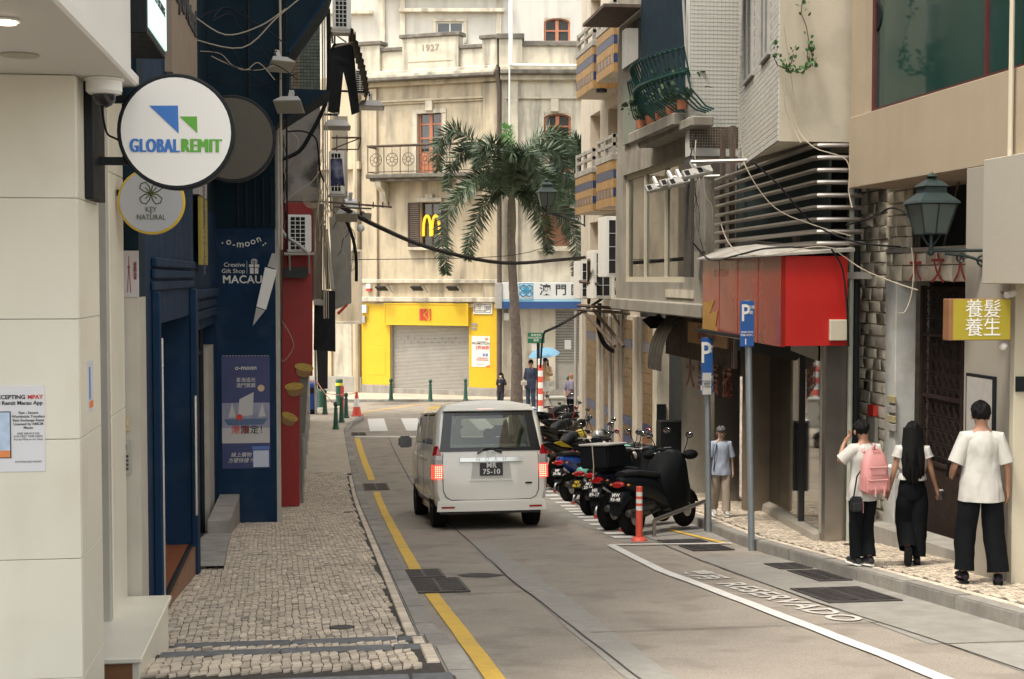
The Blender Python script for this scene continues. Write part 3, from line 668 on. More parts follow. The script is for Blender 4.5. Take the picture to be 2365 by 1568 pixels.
r = rb(1206, 108, 1345, 150); b = MB(MBk); b.box(r[0], 9, ztop+.15, r[3], -.2, .1); b.build('parapet', m_plasw, bk); b = MB(MBk); b.box(r[0], 9, r[3], r[3]+.2, -.28, .2); b.build('coping', m_coping, bk, bevel=.02)
r = rb(1166, 92, 1206, 150); b = MB(MBk); b.box(-.1, r[1], ztop+.15, r[3], -.2, .25); b.build('parapet_pier', m_plasw, bk); b = MB(MBk); b.box(-.2, r[1]+.08, r[3], r[3]+.2, -.28, .33); b.build('coping', m_coping, bk, bevel=.02)
b = MB(MBk); r = rb(1165, 200, 1188, 640); b.box(.25, .25+(r[1]-r[0]), 3.6, ztop-.35, 0, .12); r = rb(1236, 255, 1256, 400); b.box(r[0]+.15, r[1], r[2], r[3], 0, .06); r = rb(1272, 229, 1290, 258); bx(b, r, 0, .14)
r = rb(1240, 572, 1330, 580); bx(b, r, 0, .2); r = rb(1236, 402, 1345, 411); b.box(r[0]-.3, 7, r[2], r[3], 0, .8); b.build('mouldings', m_plasw, bk, bevel=.01)
arched(MBk, wins[0], -.12, bk, m_terra)
window(MBk, *wins[1], -.12, bk, mat('faded_brown_louvre', (.30, .15, .09), .7, var=.1), mat('faded_brown_louvre', (.30, .15, .09), .7), 2, 2)
b = MB(MBk); a0 = PL(MBk, 1228, 400)[0]; zf = PL(MBk, 1280, 402)[1]; zt = PL(MBk, 1280, 342)[1]
for k in range(26): a = a0+k*.14; b.tube([(a, zf, .74), (a, zt, .74)], .012, 4)
b.tube([(a0, zt, 0), (a0, zt, .74), (a0+3.6, zt, .74)], .03, 5); b.build('balcony_railing', m_rust, bk)
m_bsign = mat('white_sign_face', (.72, .74, .74), .4, var=.02, scale=3, bump=0)
r = rb(1160, 652, 1345, 712); t = thing('bank_sign', 'long white and blue bank sign with dark Chinese characters and clover emblem', 'sign', MBk @ Vector((r[0], r[2], .1)))
zs = r[2]+(r[3]-r[2])*.27; zs2 = r[2]+(r[3]-r[2])*.36; A1 = r[1]+1.5
MB(MBk).box(r[0], A1, zs2, r[3], .05, .5).build('white_panel', m_bsign, t, bevel=.01)
MB(MBk).box(r[0], A1, zs, zs2-.002, .05, .5).build('light_band', mat('sky_band', (.35, .62, .75), .4, var=0, bump=0), t)
MB(MBk).box(r[0], A1, r[2], zs-.002, .05, .51).build('blue_band', mat('bank_blue', (.035, .09, .26), .4, var=.03, scale=3), t)
MB(MBk).box(r[0]-.28, r[0]-.005, r[2], r[3]-.02, .05, .55).build('end_box', m_pipe, t, bevel=.01)
re = rb(1198, 654, 1231, 694); m_lb = mat('emblem_blue', (.06, .3, .5), .5, var=0, bump=0)
cx, cz = (re[0]+re[1])/2, (re[2]+re[3])/2+.06; b = MB(MBk)
for k in range(4):
    t_ = math.pi/4+k*math.pi/2; px_, pz_ = cx+.16*math.cos(t_), cz+.16*math.sin(t_)
    b.tube([(px_+(.11*math.cos(s+t_)), pz_+.11*math.sin(s+t_)*.9, .505) for s in [i*6.283/12 for i in range(13)]], .032, 4)
    b.tube([(cx, cz, .505), (px_, pz_, .505)], .03, 4)
for q in ((re[0], re[1], re[3]-.02, re[3]), (re[0], re[1], re[2], re[2]+.02), (re[0], re[0]+.02, re[2], re[3]), (re[1]-.02, re[1], re[2], re[3])): bx(b, q, .502, .508+.001*q[0] % .004)
b.build('clover_emblem', m_lb, t); text('BIE GROUP', .095, MBk @ Matrix.Translation((cx, re[2]+.07, .5)), m_lb, t)
rt = rb(1245, 653, 1340, 686); text('澳 門 國 際 銀 行', .46, MBk @ Matrix.Translation((rt[0], (rt[2]+rt[3])/2-.02, .5)), m_ink, t, off=.008, al='LEFT', sp=1.02)
b = MB(MBk); n = 34; z0_, z1_ = PL(MBk, 1310, 838)[1], lou[3]
for k in range(n):
    z = z0_+(z1_-z0_)*(k+.5)/n; b.box(lou[0], lou[1], z-.018, z+.018, -.12, -.08)
b.build('open_grille_slats', m_shut, bk, kind='stuff')
b = MB(MBk)
for k in range(14):
    z = lou[2]+(z0_-lou[2])*k/14; h = (z0_-lou[2])/14; b.box(lou[0], lou[1], z, z+h*.8, -.14, -.1)
b.build('shutter_slats', m_shut, bk, kind='stuff'); MB(MBk).box(lou[0], lou[1], lou[2], z0_, -.2, -.15).build('shutter_backing', m_shut, bk)
b = MB(MBk); r = rb(1165, 903, 1345, 918); b.box(.1, 9, 0, r[3]+.05, 0, .05); b.build('plinth', m_plinth, bk, bevel=.01)
r2 = rb(1304, 785, 1319, 806); tag(bx(MB(MBk), r2, -.08, -.07).build('paper_notice', m_wht), 'white paper notice behind the slatted bank grille', 'notice')
r2 = rb(1228, 795, 1242, 810); tag(bx(MB(MBk), r2, .0, .02).build('paper_notice', m_wht), 'small white notice on the pale bank wall', 'notice')
r2 = rb(1163, 722, 1176, 740); tag(bx(MB(MBk), r2, .0, .2).build('junction_box', m_wht, bevel=.02), 'small white junction box right of the brown downpipe', 'box')
tag(MB(MBk).tube([(.35, PL(MBk, 1170, 156)[1], .7), (.35, 14.2+3, .7)], .08, 8).build('white_pole', m_wht, smooth=True), 'tall white pole standing above the cornice between the two facades', 'pole')
b = MB(MBk); z = PL(MBk, 1200, 156)[1]; b.tube([(.3, z, .7), (6, z-.05, .7)], .05, 6); b.tube([(.3, z, .7), (.3, z-.25-5, .7)], .03, 6)
tag(b.build('white_pipework', m_wht, smooth=True), 'white pipes along the bank cornice and down its left edge', 'pipe')
# ---- set-back white building behind both
MS = frame((-4, 66, 0), CAMR)
def rs_(*a): return RC(MS, *a)
sb_ = thing('white_building', 'tall pale building set back behind the 1927 parapet', 'building', (-4, 66, .3))
w1 = rs_(1008, 50, 1070, 100); w2 = rs_(1256, 42, 1317, 100); w3 = rs_(1256, -170, 1317, -90); w4 = rs_(1008, -160, 1070, -80)
m_sb = mat('pale_weathered_wall', (.58, .56, .51), .85, var=.06, scale=1, bump=.15, streak=.55, streakcol=(.38, .36, .33), bscale=20)
wall(MS, -6, 26, 0, 24, [w1, w2, w3, w4], .3, m_sb, sb_); MB(MS).box(-6, 26, 0, 24, -8, -2).build('core', m_dark, sb_)
b = MB(MS); r = rs_(923, 22, 1165, 30); bx(b, r, 0, .35); r = rs_(860, 26, 880, 34); b.box(-6, PL(MS, 862, 40)[0], r[2], r[3], 0, .3); r = rs_(870, -20, 1170, -10); bx(b, r, 0, .5)
for u in (884, 930, 1152): r = rs_(u-6, 0, u+6, 170); b.box(r[0], r[1], 8, 24, 0, .12)
r = rs_(1000, 44, 1078, 50); bx(b, r, 0, .1); r = rs_(1000, 50, 1007, 100); bx(b, r, 0, .08); r = rs_(1071, 50, 1078, 100); bx(b, r, 0, .08)
b.build('bands', m_plasw, sb_, bevel=.01)
window(MS, *w1, -.08, sb_, m_wht, m_wglass, 2, 2); window(MS, *w4, -.08, sb_, m_wht, m_wglass, 2, 2)
arched(MS, w2, -.08, sb_, m_terra, nz=2, solid=.02); arched(MS, w3, -.08, sb_, m_terra, nz=2, solid=.02)
# ---- cream building at the left end of the square
lb = thing('cream_corner_building', 'cream building left of the yellow shop with grey pilasters', 'building', MK @ Vector((-7, .37, 0)))
wall(MK, -9, -.01, 0, 13, [], .4, m_plas, lb)
b = MB(MK)
for a in (-.45, -1.75, -3.1): b.box(a, a+.35, 0.9, 13, 0, .1)
b.box(-9, -.01, 9.3, 9.6, 0, .3); b.build('pilasters', m_plas, lb, bevel=.01)
b = MB(MK); b.box(-1.3, -.5, .9, 3.7, 0, .06); b.box(-2.6, -1.8, .9, 3.7, 0, .06); b.build('white_panels', m_plasw, lb, bevel=.01)
b = MB(MK); b.box(-9, -.02, 0, 1.0, 0, .2); b.build('plinth', m_plinth, lb, bevel=.01); MB(MK).box(-9, 0, 0, 13, -6, -.5).build('core', m_plas, lb)
# side street walls beyond (close the view to the left and right of the square)
# ---------------------------------------------------------------- left side of the street
def MC(Y): return frame((0, Y, 0), (1, 0, 0))
def MLf(X): return frame((X, 0, 0), (0, 1, 0))
m_marb = mat('cream_marble', (.76, .725, .61), .35, var=.05, scale=1.6, bump=.05, spot=.3, spotcol=(.62, .56, .43), streak=.12, streakcol=(.5, .44, .34))
m_white = mat('white_soffit', (.72, .70, .66), .7, var=.03, scale=1.5, bump=.05)
m_blue = mat('deep_blue_paint', (.006, .028, .070), .8, var=.12, scale=3, bump=.12, spot=.06, spotcol=(.2, .22, .25), bscale=40, spec=.25)
m_blued = mat('dark_teal_paint', (.006, .022, .036), .8, var=.2, scale=3, bump=.1, spec=.2)
m_jamb = mat('stone_jamb', (.46, .43, .37), .7, var=.08, scale=5, bump=.15, spot=.15, spotcol=(.3, .24, .18))
m_wood = mat('varnished_wood', (.26, .12, .055), .45, var=.2, scale=6, bump=.08)
m_frame = mat('black_sign_frame', (.010, .012, .015), .55, var=.1, scale=10, bump=.03, spec=.25)
m_gw = mat('sign_white_acrylic', (.80, .78, .74), .35, var=.01, scale=2, bump=0)
m_mos = None
sh = thing('remittance_shop', 'cream marble shop pillar with white soffit at the left edge', 'building', (-1.6, 6.4, 2.9))
M6 = MC(6.4); zz = [PL(M6, 100, v)[1] for v in (1850, 1568, 1292, 1015, 737, 457, 172)]
for a, c in zip(zz, zz[1:]):
    for xa, xb in ((-1.9, -1.052), (-3.2, -1.904)):
        MB().box(xa, xb, 6.4, 6.42, a+.0012, c-.0012).build('marble_panel', m_marb, sh, bevel=.002)
    MB().box(-1.07, -1.05, 6.4225, 7.0, a+.0012, c-.0012).build('marble_panel', m_marb, sh, bevel=.002)
MB().box(-3.2, -1.072, 6.4225, 7.0, 2.4, zz[-1]).build('pillar_core', m_mortar, sh)
b = MB(); b.box(-3.4, -.83, 1.5, 6.8, zz[-1]+.002, zz[-1]+.06); b.build('soffit', m_white, sh, bevel=.01)
b = MB(); b.box(-3.4, -.86, 1.5, 6.76, zz[-1]+.0605, zz[-1]+1.4); b.build('fascia', m_white, sh, bevel=.01)
MB().box(-3.6, -1.25, 6.8, 9.3, zz[-1]+.02, 13).build('upper_wall', m_jamb, sh)
p = PL(frame((0, 0, zz[-1]), (1, 0, 0), (0, 1, 0)), 0, 45); q = ray(12, 45); t_ = (zz[-1]-EYE)/q.z; c = Vector((0, 0, EYE))+q*t_
MB().lathe([(.05, -.008), (.05, 0)], (c.x, c.y, zz[-1]), 20).build('downlight_rim', m_wht, sh)
MB().lathe([(.036, -.012), (.04, -.006)], (c.x, c.y, zz[-1]-.003), 16).build('downlight_lens', mat('warm_lamp', (1, .75, .45), .5, var=0, bump=0, emit=4), sh)
q = ray(45, 127); t_ = (zz[-1]-EYE)/q.z; c = Vector((0, 0, EYE))+q*t_; MB().lathe([(.075, -.004), (.075, 0)], (c.x, c.y, zz[-1]), 24).build('round_hatch', mat('hatch', (.52, .47, .38), .7), sh)
# jamb with dark door slot, wall with intercom
MB().box(-1.5, -1.4, 7.0, 8.3, 2.5, zz[-1]).build('dark_door', m_dark, sh)
MB().box(-1.26, -1.2, 8.28, 8.36, 2.7, 6.6).build('door_frame', m_jamb, sh, bevel=.005)
for a, c in ((2.98, 4.2), (4.203, 5.6), (5.603, 6.7)): MB().box(-1.5, -1.195, 8.365, 8.94, a, c).build('jamb_slab', m_marb, sh, bevel=.004)
M9 = MC(8.95); r = RC(M9, 272, 686, 322, 1373)
MB().box(-1.9, -1.11, 8.95, 9.3, 2.6, r[3]).build('entrance_wall', m_jamb, sh, bevel=.004)
MB().box(-1.9, -1.11, 8.97, 9.3, r[3]+.001, 7.5).build('dark_transom', m_blued, sh)
st = thing('entrance_step', 'cream marble entrance step block with brown wooden front', 'step', (-1.3, 8.2, 2.65))
zt = 3.035
MB().box(-1.75, -.93, 7.46, 8.93, zt-.03, zt).build('marble_tread', m_marb, st, bevel=.006)
MB().box(-1.75, -.95, 7.52, 8.93, 2.4, zt-.0305).build('side_slab', m_marb, st, bevel=.004)
MB().box(-1.75, -.985, 7.49, 7.519, 2.4, zt-.031).build('upper_riser', m_wood, st); MB().box(-1.75, -.99, 7.25, 7.489, 2.4, zt-.16).build('lower_step', m_wood, st, bevel=.004)
# poster on the pillar
r = RC(M6, -30, 890, 104, 1090); t = plate('app_poster', M6, r, 0, mat('poster_paper', (.72, .71, .74), .45, var=.01, bump=0), 'white payment app poster stuck on the marble pillar at left', 'poster', .004)
def T6(s_, u, v, px_, m, al='CENTER', sx=1, off=0):
    a, z = PL(M6, u, v); text(s_, px_/3285*6.3*1.38, M6 @ Matrix.Translation((a, z, .004)), m, t, al=al, sx=sx, ext=.0005, off=off, lift=.001)
T6('NOW ACCEPTING', 59, 917, 9.5, m_ink, 'RIGHT', off=.0008); T6('MPAY', 64, 917, 9.5, m_inkr, 'LEFT', off=.0008); T6('Global Remit Macau App', 99, 930, 9, m_ink, 'RIGHT', off=.0006)
m_gry = mat('grey_ink', (.12, .12, .13), .6, var=0, bump=0)
for k, s_ in enumerate(('Fast - Secure', 'Worldwide Transfers', 'Best Exchange Rates', 'Licensed by AMCM', 'Macau')): T6(s_, 66, 953+k*8.6, 6, m_gry, off=.0004)
for k, s_ in enumerate(('FREE SERVICE FEE', 'FOR FIRST TIME USERS', 'Pay by MPay at our shop')): T6(s_, 66, 1001+k*6.5, 4.6, m_gry)
T6('DOWNLOAD NOW!', 66, 1066, 4.5, m_gry)
r2 = RC(M6, -26, 950, 26, 1058); b = MB(M6); bx(b, r2, .0045, .0075); b.build('printed_phone', m_ink, t, bevel=.006, seg=2)
r3 = (r2[0]+.004, r2[1]-.004, r2[2]+.004, r2[3]-.004); b = MB(M6); bx(b, (r3[0], r3[1], r3[2]+.03, r3[3]), .0076, .008); b.build('phone_screen', mat('screen_sky', (.5, .62, .8), .5, var=.2, scale=20, bump=0), t)
b = MB(M6); bx(b, (r3[0], r3[1], r3[2], r3[2]+.03), .0076, .0081); b.build('phone_screen_orange', mat('screen_orange', (.75, .25, .08), .5, var=0, bump=0), t)
M7s = MLf(-1.05); r = (6.62, 6.78, *RC(M7s, 200, 840, 214, 965)[2:]); r = (6.62, 6.76, PL(M6, 190, 965)[1], PL(M6, 190, 840)[1])
t = plate('side_sticker', M7s, r, 0, mat('sticker_white', (.6, .62, .68), .5, var=.02, bump=0), 'narrow white sticker with blue and orange print on the pillar side', 'sticker', .003)
b = MB(M7s); bx(b, (6.64, 6.74, r[2]+.02, r[2]+.05), .0035, .005); b.build('orange_print', mat('orange_ink', (.8, .2, .03)), t); b = MB(M7s); bx(b, (6.64, 6.67, r[2]+.06, r[3]-.03), .0035, .005); b.build('blue_print', mat('logo_blue', (.1, .2, .5)), t)
# intercom, switch, tower poster
m_beige = mat('beige_plastic', (.45, .38, .22), .5, var=.05)
r = RC(M9, 288, 962, 301, 996); t = plate('light_switch', M9, r, 0, m_beige, 'beige wall switch above the keypad intercom', 'switch', .012); MB(M9).box(r[0]+.01, r[1]-.01, (r[2]+r[3])/2-.014, (r[2]+r[3])/2+.014, .012, .02).build('button', m_jamb, t, bevel=.003)
r = RC(M9, 271, 1016, 303, 1096); t = plate('keypad_intercom', M9, r, 0, mat('grey_steel_plate', (.40, .38, .34), .4, metal=.5, var=.05), 'grey metal keypad intercom on the entrance wall', 'intercom', .02)
for i in range(3):
    for j in range(4): x = r[0]+.012+i*.022; z = r[2]+.03+j*.026; MB(M9).box(x, x+.013, z, z+.015, .02, .026).build('key', m_ink, t)
for j in range(6): MB(M9).box(r[0]+.025, r[0]+.06, r[3]-.03-j*.006, r[3]-.027-j*.006, .02, .022).build('speaker_slot', m_ink, t)
tag(MB(M9).tube([(PL(M9, 278, 960)[0], PL(M9, 278, v)[1], .03) for v in (915, 960, 1015)], .007, 6).build('thin_conduit', m_black, smooth=True), 'thin dark conduit above the keypad intercom', 'pipe')
r = RC(M9, 272, 579, 321, 687); t = plate('tower_poster', M9, r, .0, mat('old_poster', (.45, .42, .42), .6, var=.08, scale=6, bump=.05), 'faded poster with a red tower drawing above the intercom wall', 'poster', .006)
b = MB(M9); x = (r[0]+r[1])/2+.004; b.prism([(x-.012, r[2]+.03), (x-.003, r[3]-.09), (x-.001, r[3]-.03), (x+.001, r[3]-.03), (x+.003, r[3]-.09), (x+.012, r[2]+.03), (x+.007, r[2]+.03), (x, r[3]-.11), (x-.007, r[2]+.03)], .0065, .0075); b.box(x-.008, x+.008, r[3]-.105, r[3]-.095, .0076, .0085)
mm_ = mat('maroon_ink', (.22, .03, .05), .6, var=0, bump=0); b.build('tower_print', mm_, t)
text('旅\n遊\n觀\n光\n塔\n會', .022, M9 @ Matrix.Translation((r[1]-.022, (r[2]+r[3])/2+.02, .006)), mm_, t, ls=.8); text('澳\n門\n娛\n樂\n廣\n場', .022, M9 @ Matrix.Translation((r[0]+.016, (r[2]+r[3])/2+.02, .006)), mm_, t, ls=.8)
# ---- blue shop row
bs = thing('blue_shop_building', 'deep blue painted gift shop with a recessed doorway on the left', 'building', (-1.3, 14, 2.1))
MX = MLf(-1.25); dz = RC(MX, 358, 740, 430, 1330)[3]
oz = RC(MX, 448, 755, 503, 1250)[3]
wall(MX, 9.3, 14.35, 0.8, 15.5, [(11.05, 13.9, 0, dz)], .3, m_blue, bs)
MX2 = MLf(-1.5); oz = RC(MX2, 448, 755, 503, 1250)[3]; wall(MX2, 14.35, 20.9, 0.8, 20, [(17.1, 20.5, 0, oz), (14, 21, 5.9, 20)], .3, m_blue, bs); wall(MX2, 14.35, 20.9, 5.9, 15.5, [], .3, m_blued, bs)
MB().box(-6, -2.4, 9.3, 24.6, .8, 15.5).build('core', m_blued, bs)
b = MB(); b.box(-2.4, -1.56, 10.95, 11.04, 1.9, dz+.2); b.box(-2.4, -1.56, 13.91, 14.0, 1.9, dz+.2); b.build('reveal', m_blue, bs)
MB().box(-2.39, -2.3, 11.05, 13.9, 1.9, dz+.2).build('inner_door', m_blued, bs)
b = MB(); zf = zg(12.5)+.12+.16
b.box(-2.3, -1.28, 11.06, 13.89, zf-.4, zf); b.build('tiled_threshold', mat('orange_floor_tile', (.30, .10, .035), .35, var=.15, scale=10), bs, bevel=.004)
MB().box(-1.279, -1.24, 11.06, 13.89, zf-.4, zf+.012).build('threshold_trim', m_frame, bs, bevel=.004)
MB().box(-1.2395, -1.215, 11.06, 13.89, zf-.4, zf-.02).build('threshold_riser', m_wood, bs)
# door frame posts with moulding
for i, (y, w_) in enumerate(((10.86, .1), (10.99, .05), (14.02, .28), (13.92, .06))):
    MB().box(-1.249, -1.19-.02*(i % 2), y-w_/2, y+w_/2, zg(y)+.08, dz+.25-.1*(i % 2)).build('door_post', m_blue, bs, bevel=.008)
for k in range(3): MB().box(-1.249, -1.225+.008*k, 10.75+.03*k, 14.2-.03*k, dz+.26+.09*k, dz+.33+.09*k).build('door_cornice', m_blue, bs, bevel=.01)
m_chr = mat('brushed_steel', (.5, .5, .5), .3, metal=.9, var=.05)
MB().tube([(-1.2, 11.02, 2.4), (-1.2, 11.02, dz-.1)], .012, 6).build('steel_edge', m_chr, bs)
y_ = 13.7; MB().tube([(-1.19, y_, PX(432, 1230, -1.19).z), (-1.19, y_, PX(428, 935, -1.19).z)], .02, 8).build('door_handle', m_chr, bs, smooth=True)
# second bay: recessed stone panel with pipes
MB().box(-1.75, -1.7, 17.11, 20.49, .9, oz).build('stone_panel', mat('brown_grey_stone', (.25, .21, .17), .6, var=.06, scale=3), bs)
for y in (17.5, 19.3): MB().tube([(-1.6, y, 1.1), (-1.6, y, oz)], .04, 8).build('dark_post', m_frame, bs, smooth=True)
MB().box(-1.69, -1.52, 19.6, 20.48, 1.1, oz-.3).build('white_jamb', m_jamb, bs)
MB().box(-1.55, -1.49, 17.05, 17.1, 1.4, oz).build('white_trim', m_jamb, bs); MB().box(-1.65, -1.56, 17.5, 19.3, oz-.35, oz-.3).build('rail', m_frame, bs)
# cornice capital and hanging fabric sign above the second bay
for k in range(3): MB().box(-1.499, -1.42-.01*(k % 2)-.015*(2-k), 17.0, 20.4, oz+.12+.13*k, oz+.24+.13*k).build('cornice_step', m_blue, bs, bevel=.02)
r = RC(MLf(-1.4), 467, 462, 486, 612)
MB().box(-1.43, -1.4, 17.1, 18.1, r[2], r[3]).build('vertical_yellow_sign', mat('dull_yellow', (.42, .33, .05), .5, var=.1), bs)
text('招\n牌\n手\n信', .3, frame((-1.4, 17.6, (r[2]+r[3])/2), (0, 1, 0)), m_gry, bs, ls=.9)
MB().box(-1.48, -1.41, 17.0, 18.2, r[3]+.02, r[3]+.6).build('torn_sign', mat('old_poster', (.45, .42, .42)), bs)
# panels of the upper storeys
b = MB(); r = RC(MX, 385, 0, 445, 185); MB(MX).box(11.9, 14.3, r[2]-.1, 10.5, .0005, .06).build('brown_fascia', mat('brown_fascia', (.26, .20, .15), .6, var=.06, scale=3), bs)
text('Key to Natural', .34, frame((-1.19, 13.1, r[2]+.65), (0, 1, 0)), m_ink, bs, off=.008, ext=.012)
# cobble-side concrete ledge and raised block
b = MB(); sheet(b, -1.5, lambda y: -.98-.045*(y-14.3), 14.36, 18.6, .155, .5); b.build('concrete_ledge', m_plinth, bs)
lg = MB(); lg.add([(-.98, 14.36, zg(14.3)), (-1.175, 18.6, zg(18.6)), (-1.175, 18.6, zg(18.6)+.155), (-.98, 14.36, zg(14.3)+.155)], [(0, 1, 2, 3)]); lg.build('ledge_face', m_plinth, bs)
MB().box(-1.48, -1.19, 18.6, 20.85, 1.2, zg(18.6)+.32).build('raised_block', m_plinth, bs, bevel=.01)
# blue return wall facing the camera, with the shop lettering
Y9 = 20.9; MB9 = MC(Y9); r = RC(MB9, 500, 528, 640, 1205)
rw = MB(); rw.box(-1.75, -.66, Y9, Y9+.25, 1.2, r[3]); rw.build('return_wall', m_blue, bs, bevel=.006)
MB().box(-.658, -.60, Y9+.02, Y9+.2, 1.2, r[3]).build('edge_strip', m_jamb, bs)
MB().box(-1.75, -.66, Y9+.1, Y9+.3, r[3]+.001, 9.8).build('dark_window_band', m_blued, bs)
for k in range(5): x = -1.2+.12*k; MB().box(x, x+.02, Y9+.06, Y9+.098, r[3]+.05, r[3]+.75).build('window_bar', m_frame, bs)
def on9(s_, u, v, px_, m=None, **kw):
    a, z = PL(MB9, u, v); kw.setdefault('ext', .001); return text(s_, px_/3285*20.7*1.38, MB9 @ Matrix.Translation((a, z, 0)), m or m_cream_l, bs, **kw)
for ch, u, v, rot in (('o', 528, 558, 8), ('-', 540, 564, 0), ('m', 555, 564, -2), ('o', 571, 562, 6), ('o', 584, 557, 14), ('n', 597, 552, 22)):
    a, z = PL(MB9, u, v); text(ch, 15/3285*20.7*1.5, MB9 @ Matrix.Translation((a, z, 0)) @ Matrix.Rotation(R(rot), 4, 'Z'), m_cream_l, bs, ext=.001, off=.001)
for u, v in ((514, 561), (608, 566), (613, 562)): a, z = PL(MB9, u, v); MB(MB9 @ Matrix.Translation((a, z, 0)) @ Matrix.Rotation(R(45), 4, 'Z')).box(-.01, .01, -.01, .01, 0, .004).build('star_mark', m_cream_l, bs)
on9('Creative\nGift Shop', 566, 619, 10, al='RIGHT', ls=1.05); on9('MACAU', 560, 646, 18, sx=1.0, off=.003, sp=1.05)
b = MB(MB9); r = RC(MB9, 574, 602, 600, 632); a0, a1, z0, z1 = r; h = z1-z0; mx = (a0+a1)/2
b.box(a0+.02, mx-.008, z0, z0+h*.45, .001, .004); b.box(mx+.008, a1-.02, z0, z0+h*.45, .001, .004); b.box(a0+.008, mx-.008, z0+h*.5, z0+h*.72, .001, .004); b.box(mx+.008, a1-.008, z0+h*.5, z0+h*.72, .001, .004)
for s in (-1, 1): b.tube([(mx+s*(.012+.03*math.sin(t)), z0+h*.74+.035*(1-math.cos(t)), .003) for t in [k*.6 for k in range(10)]], .006, 4)
b.build('gift_emblem', m_cream_l, bs); a, z = PL(MB9, 570, 617); MB(MB9).box(a, a+.004, z-.09, z+.09, .001, .004).build('divider', m_cream_l, bs)
# gift poster: sea scene without any characters
m_pb = mat('poster_navy', (.05, .06, .17), .45, var=.1, scale=3, bump=0); m_pl = mat('poster_lavender', (.32, .32, .42), .45, var=.25, scale=6, bump=0)
r = RC(MB9, 512, 823, 624, 1082); t = plate('souvenir_poster', MB9, r, 0, m_pb, 'blue souvenir poster with a junk boat under a moon on the blue wall', 'poster', .012)
def P9(u0, v0, u1, v1, o, m, name='print'): rr = RC(MB9, u0, v0, u1, v1); return bx(MB(MB9), rr, .0121, .0121+o).build(name, m, t)
P9(513, 930, 623, 988, .001, m_pl, 'sea_print'); P9(513, 988, 623, 1023, .002, mat('poster_cream', (.55, .52, .5), .5, var=.05, bump=0), 'cloud_print')
a, z = PL(MB9, 603, 896); MB(MB9).lathe([(.05, 0), (.05, .003)], (a, z, .0122), 20).build('moon_print', mat('moon_print', (.65, .5, .3), .5, var=.1, bump=0), t)
m_hull = mat('hull_print', (.09, .14, .25), .5, var=0, bump=0); m_sail = mat('sail_print', (.55, .53, .52), .5, var=.05, bump=0)
def poly9(pts, o, m, name): q = [PL(MB9, *p) for p in pts]; MB(MB9).prism(q[::-1], .0145, .0145+o).build(name, m, t)
poly9([(517, 968), (618, 966), (608, 980), (526, 982)], .002, m_hull, 'hull_print'); poly9([(550, 962), (553, 922), (586, 905), (584, 958)], .0022, m_sail, 'sail_print'); poly9([(528, 964), (536, 930), (545, 962)], .0022, m_sail, 'sail_print'); poly9([(596, 962), (606, 932), (614, 961)], .0022, m_sail, 'sail_print')
a, z = PL(MB9, 553, 963); MB(MB9).lathe([(.045, 0), (.045, .003)], (a, z, .0168), 18).build('red_wheel_print', m_red, t)
def t9(s_, u, v, px_, m, **kw): a, z = PL(MB9, u, v); text(s_, px_/3285*20.7*1.38, MB9 @ Matrix.Translation((a, z, .0205)), m, t, ext=.0006, **kw)
t9('o-moon', 568, 849, 11, m_cream_l, off=.001); t9('港澳', 555, 993, 15, m_inkr, off=.0008); t9('限定！', 588, 993, 15, m_ink, off=.0008); t9('星海追光\n澳門寶藏', 568, 884, 8, m_cream_l, ls=1.15)
t9('線上購物\n方便快捷 !!!', 557, 1057, 8.5, m_cream_l, ls=1.1, shear=.2); P9(585, 1040, 621, 1078, .0015, mat('pale_blue_panel', (.55, .6, .72), .5, var=0, bump=0), 'white_square'); P9(583, 1030, 622, 1038, .0015, mat('logo_blue', (.1, .2, .5)), 'blue_bar')
b = MB(MB9)
for k in range(15): a, z = PL(MB9, 514+7.3*k, 822); b.box(a, a+.03, z, z+.006, .013, .016)
b.build('dashed_border', m_cream_l, t, kind='stuff')
# ---- dark console above the blue wall with floodlights
cn = thing('dark_canopy', 'dark blue overhanging balcony slab above the gift shop', 'canopy', (-1, 20, 7))
b = MB(MC(19.6)); q = [PL(MC(19.6), *p) for p in ((440, 430), (600, 330), (644, 282), (762, 208), (668, 204), (668, 123), (758, -5), (800, -160), (440, -160))]
b.prism(q[::-1] if False else q, -1.2, 0); b.build('slab', m_blued, cn)
b = MB(MC(19.6)); q2 = [PL(MC(19.6), *p) for p in ((668, 123), (758, -5), (752, -5), (663, 121))]; b.prism(q2, .001, .04); b.build('edge_trim', m_blue, cn)
# ---- projecting signs
def disc_sign(name, c, r, th, mface, mrim, label, bracket):
    t = thing(name, label, 'sign', c, world=True); cx, cy, cz = c
    MB().lathe([(r, 0), (r, th)], c, 48, 'y').build('rim', mrim, t, smooth=True, bevel=.006)
    MB().lathe([(r*.93, -.004), (r*.93, 0)], c, 48, 'y').build('face', mface, t)
    for k, (z, x) in enumerate(bracket): MB().box(x, cx-r*.75, cy+th*.3, cy+th*.7, cz+z-.018, cz+z+.018).build('arm', m_frame, t)
    return t
Yg = 6.75; c = PY(407, 304, Yg); rg = 133/3285*(c.y*.991+c.x*.133)
t = disc_sign('round_shop_sign', c, rg, .09, m_gw, m_frame, 'large round white sign with blue and green triangles', ((.15, -1.04), (-.135, -1.04)))
MB().box(-1.049, -1.01, 6.6, 6.95, c.z-.32, c.z+.25).build('wall_bracket', m_frame, t, bevel=.004)
MB().box(-1.05, -1.02, 6.75, 6.83, c.z-.32, c.z+.25).build('upright', m_frame, t)
Mg = MC(c.y-.004); m_gb = mat('sign_blue_print', (.03, .16, .50), .4, var=0, bump=0); m_gg = mat('sign_green_print', (.10, .36, .03), .4, var=0, bump=0)
def tri(pts, m): q = [PL(Mg, *p) for p in pts]; MB(Mg).prism(q[::-1], .001, .003).build('triangle', m, t)
tri([(345, 244), (411, 244), (413, 308)], m_gb); tri([(415, 269), (455, 269), (456, 307)], m_gg)
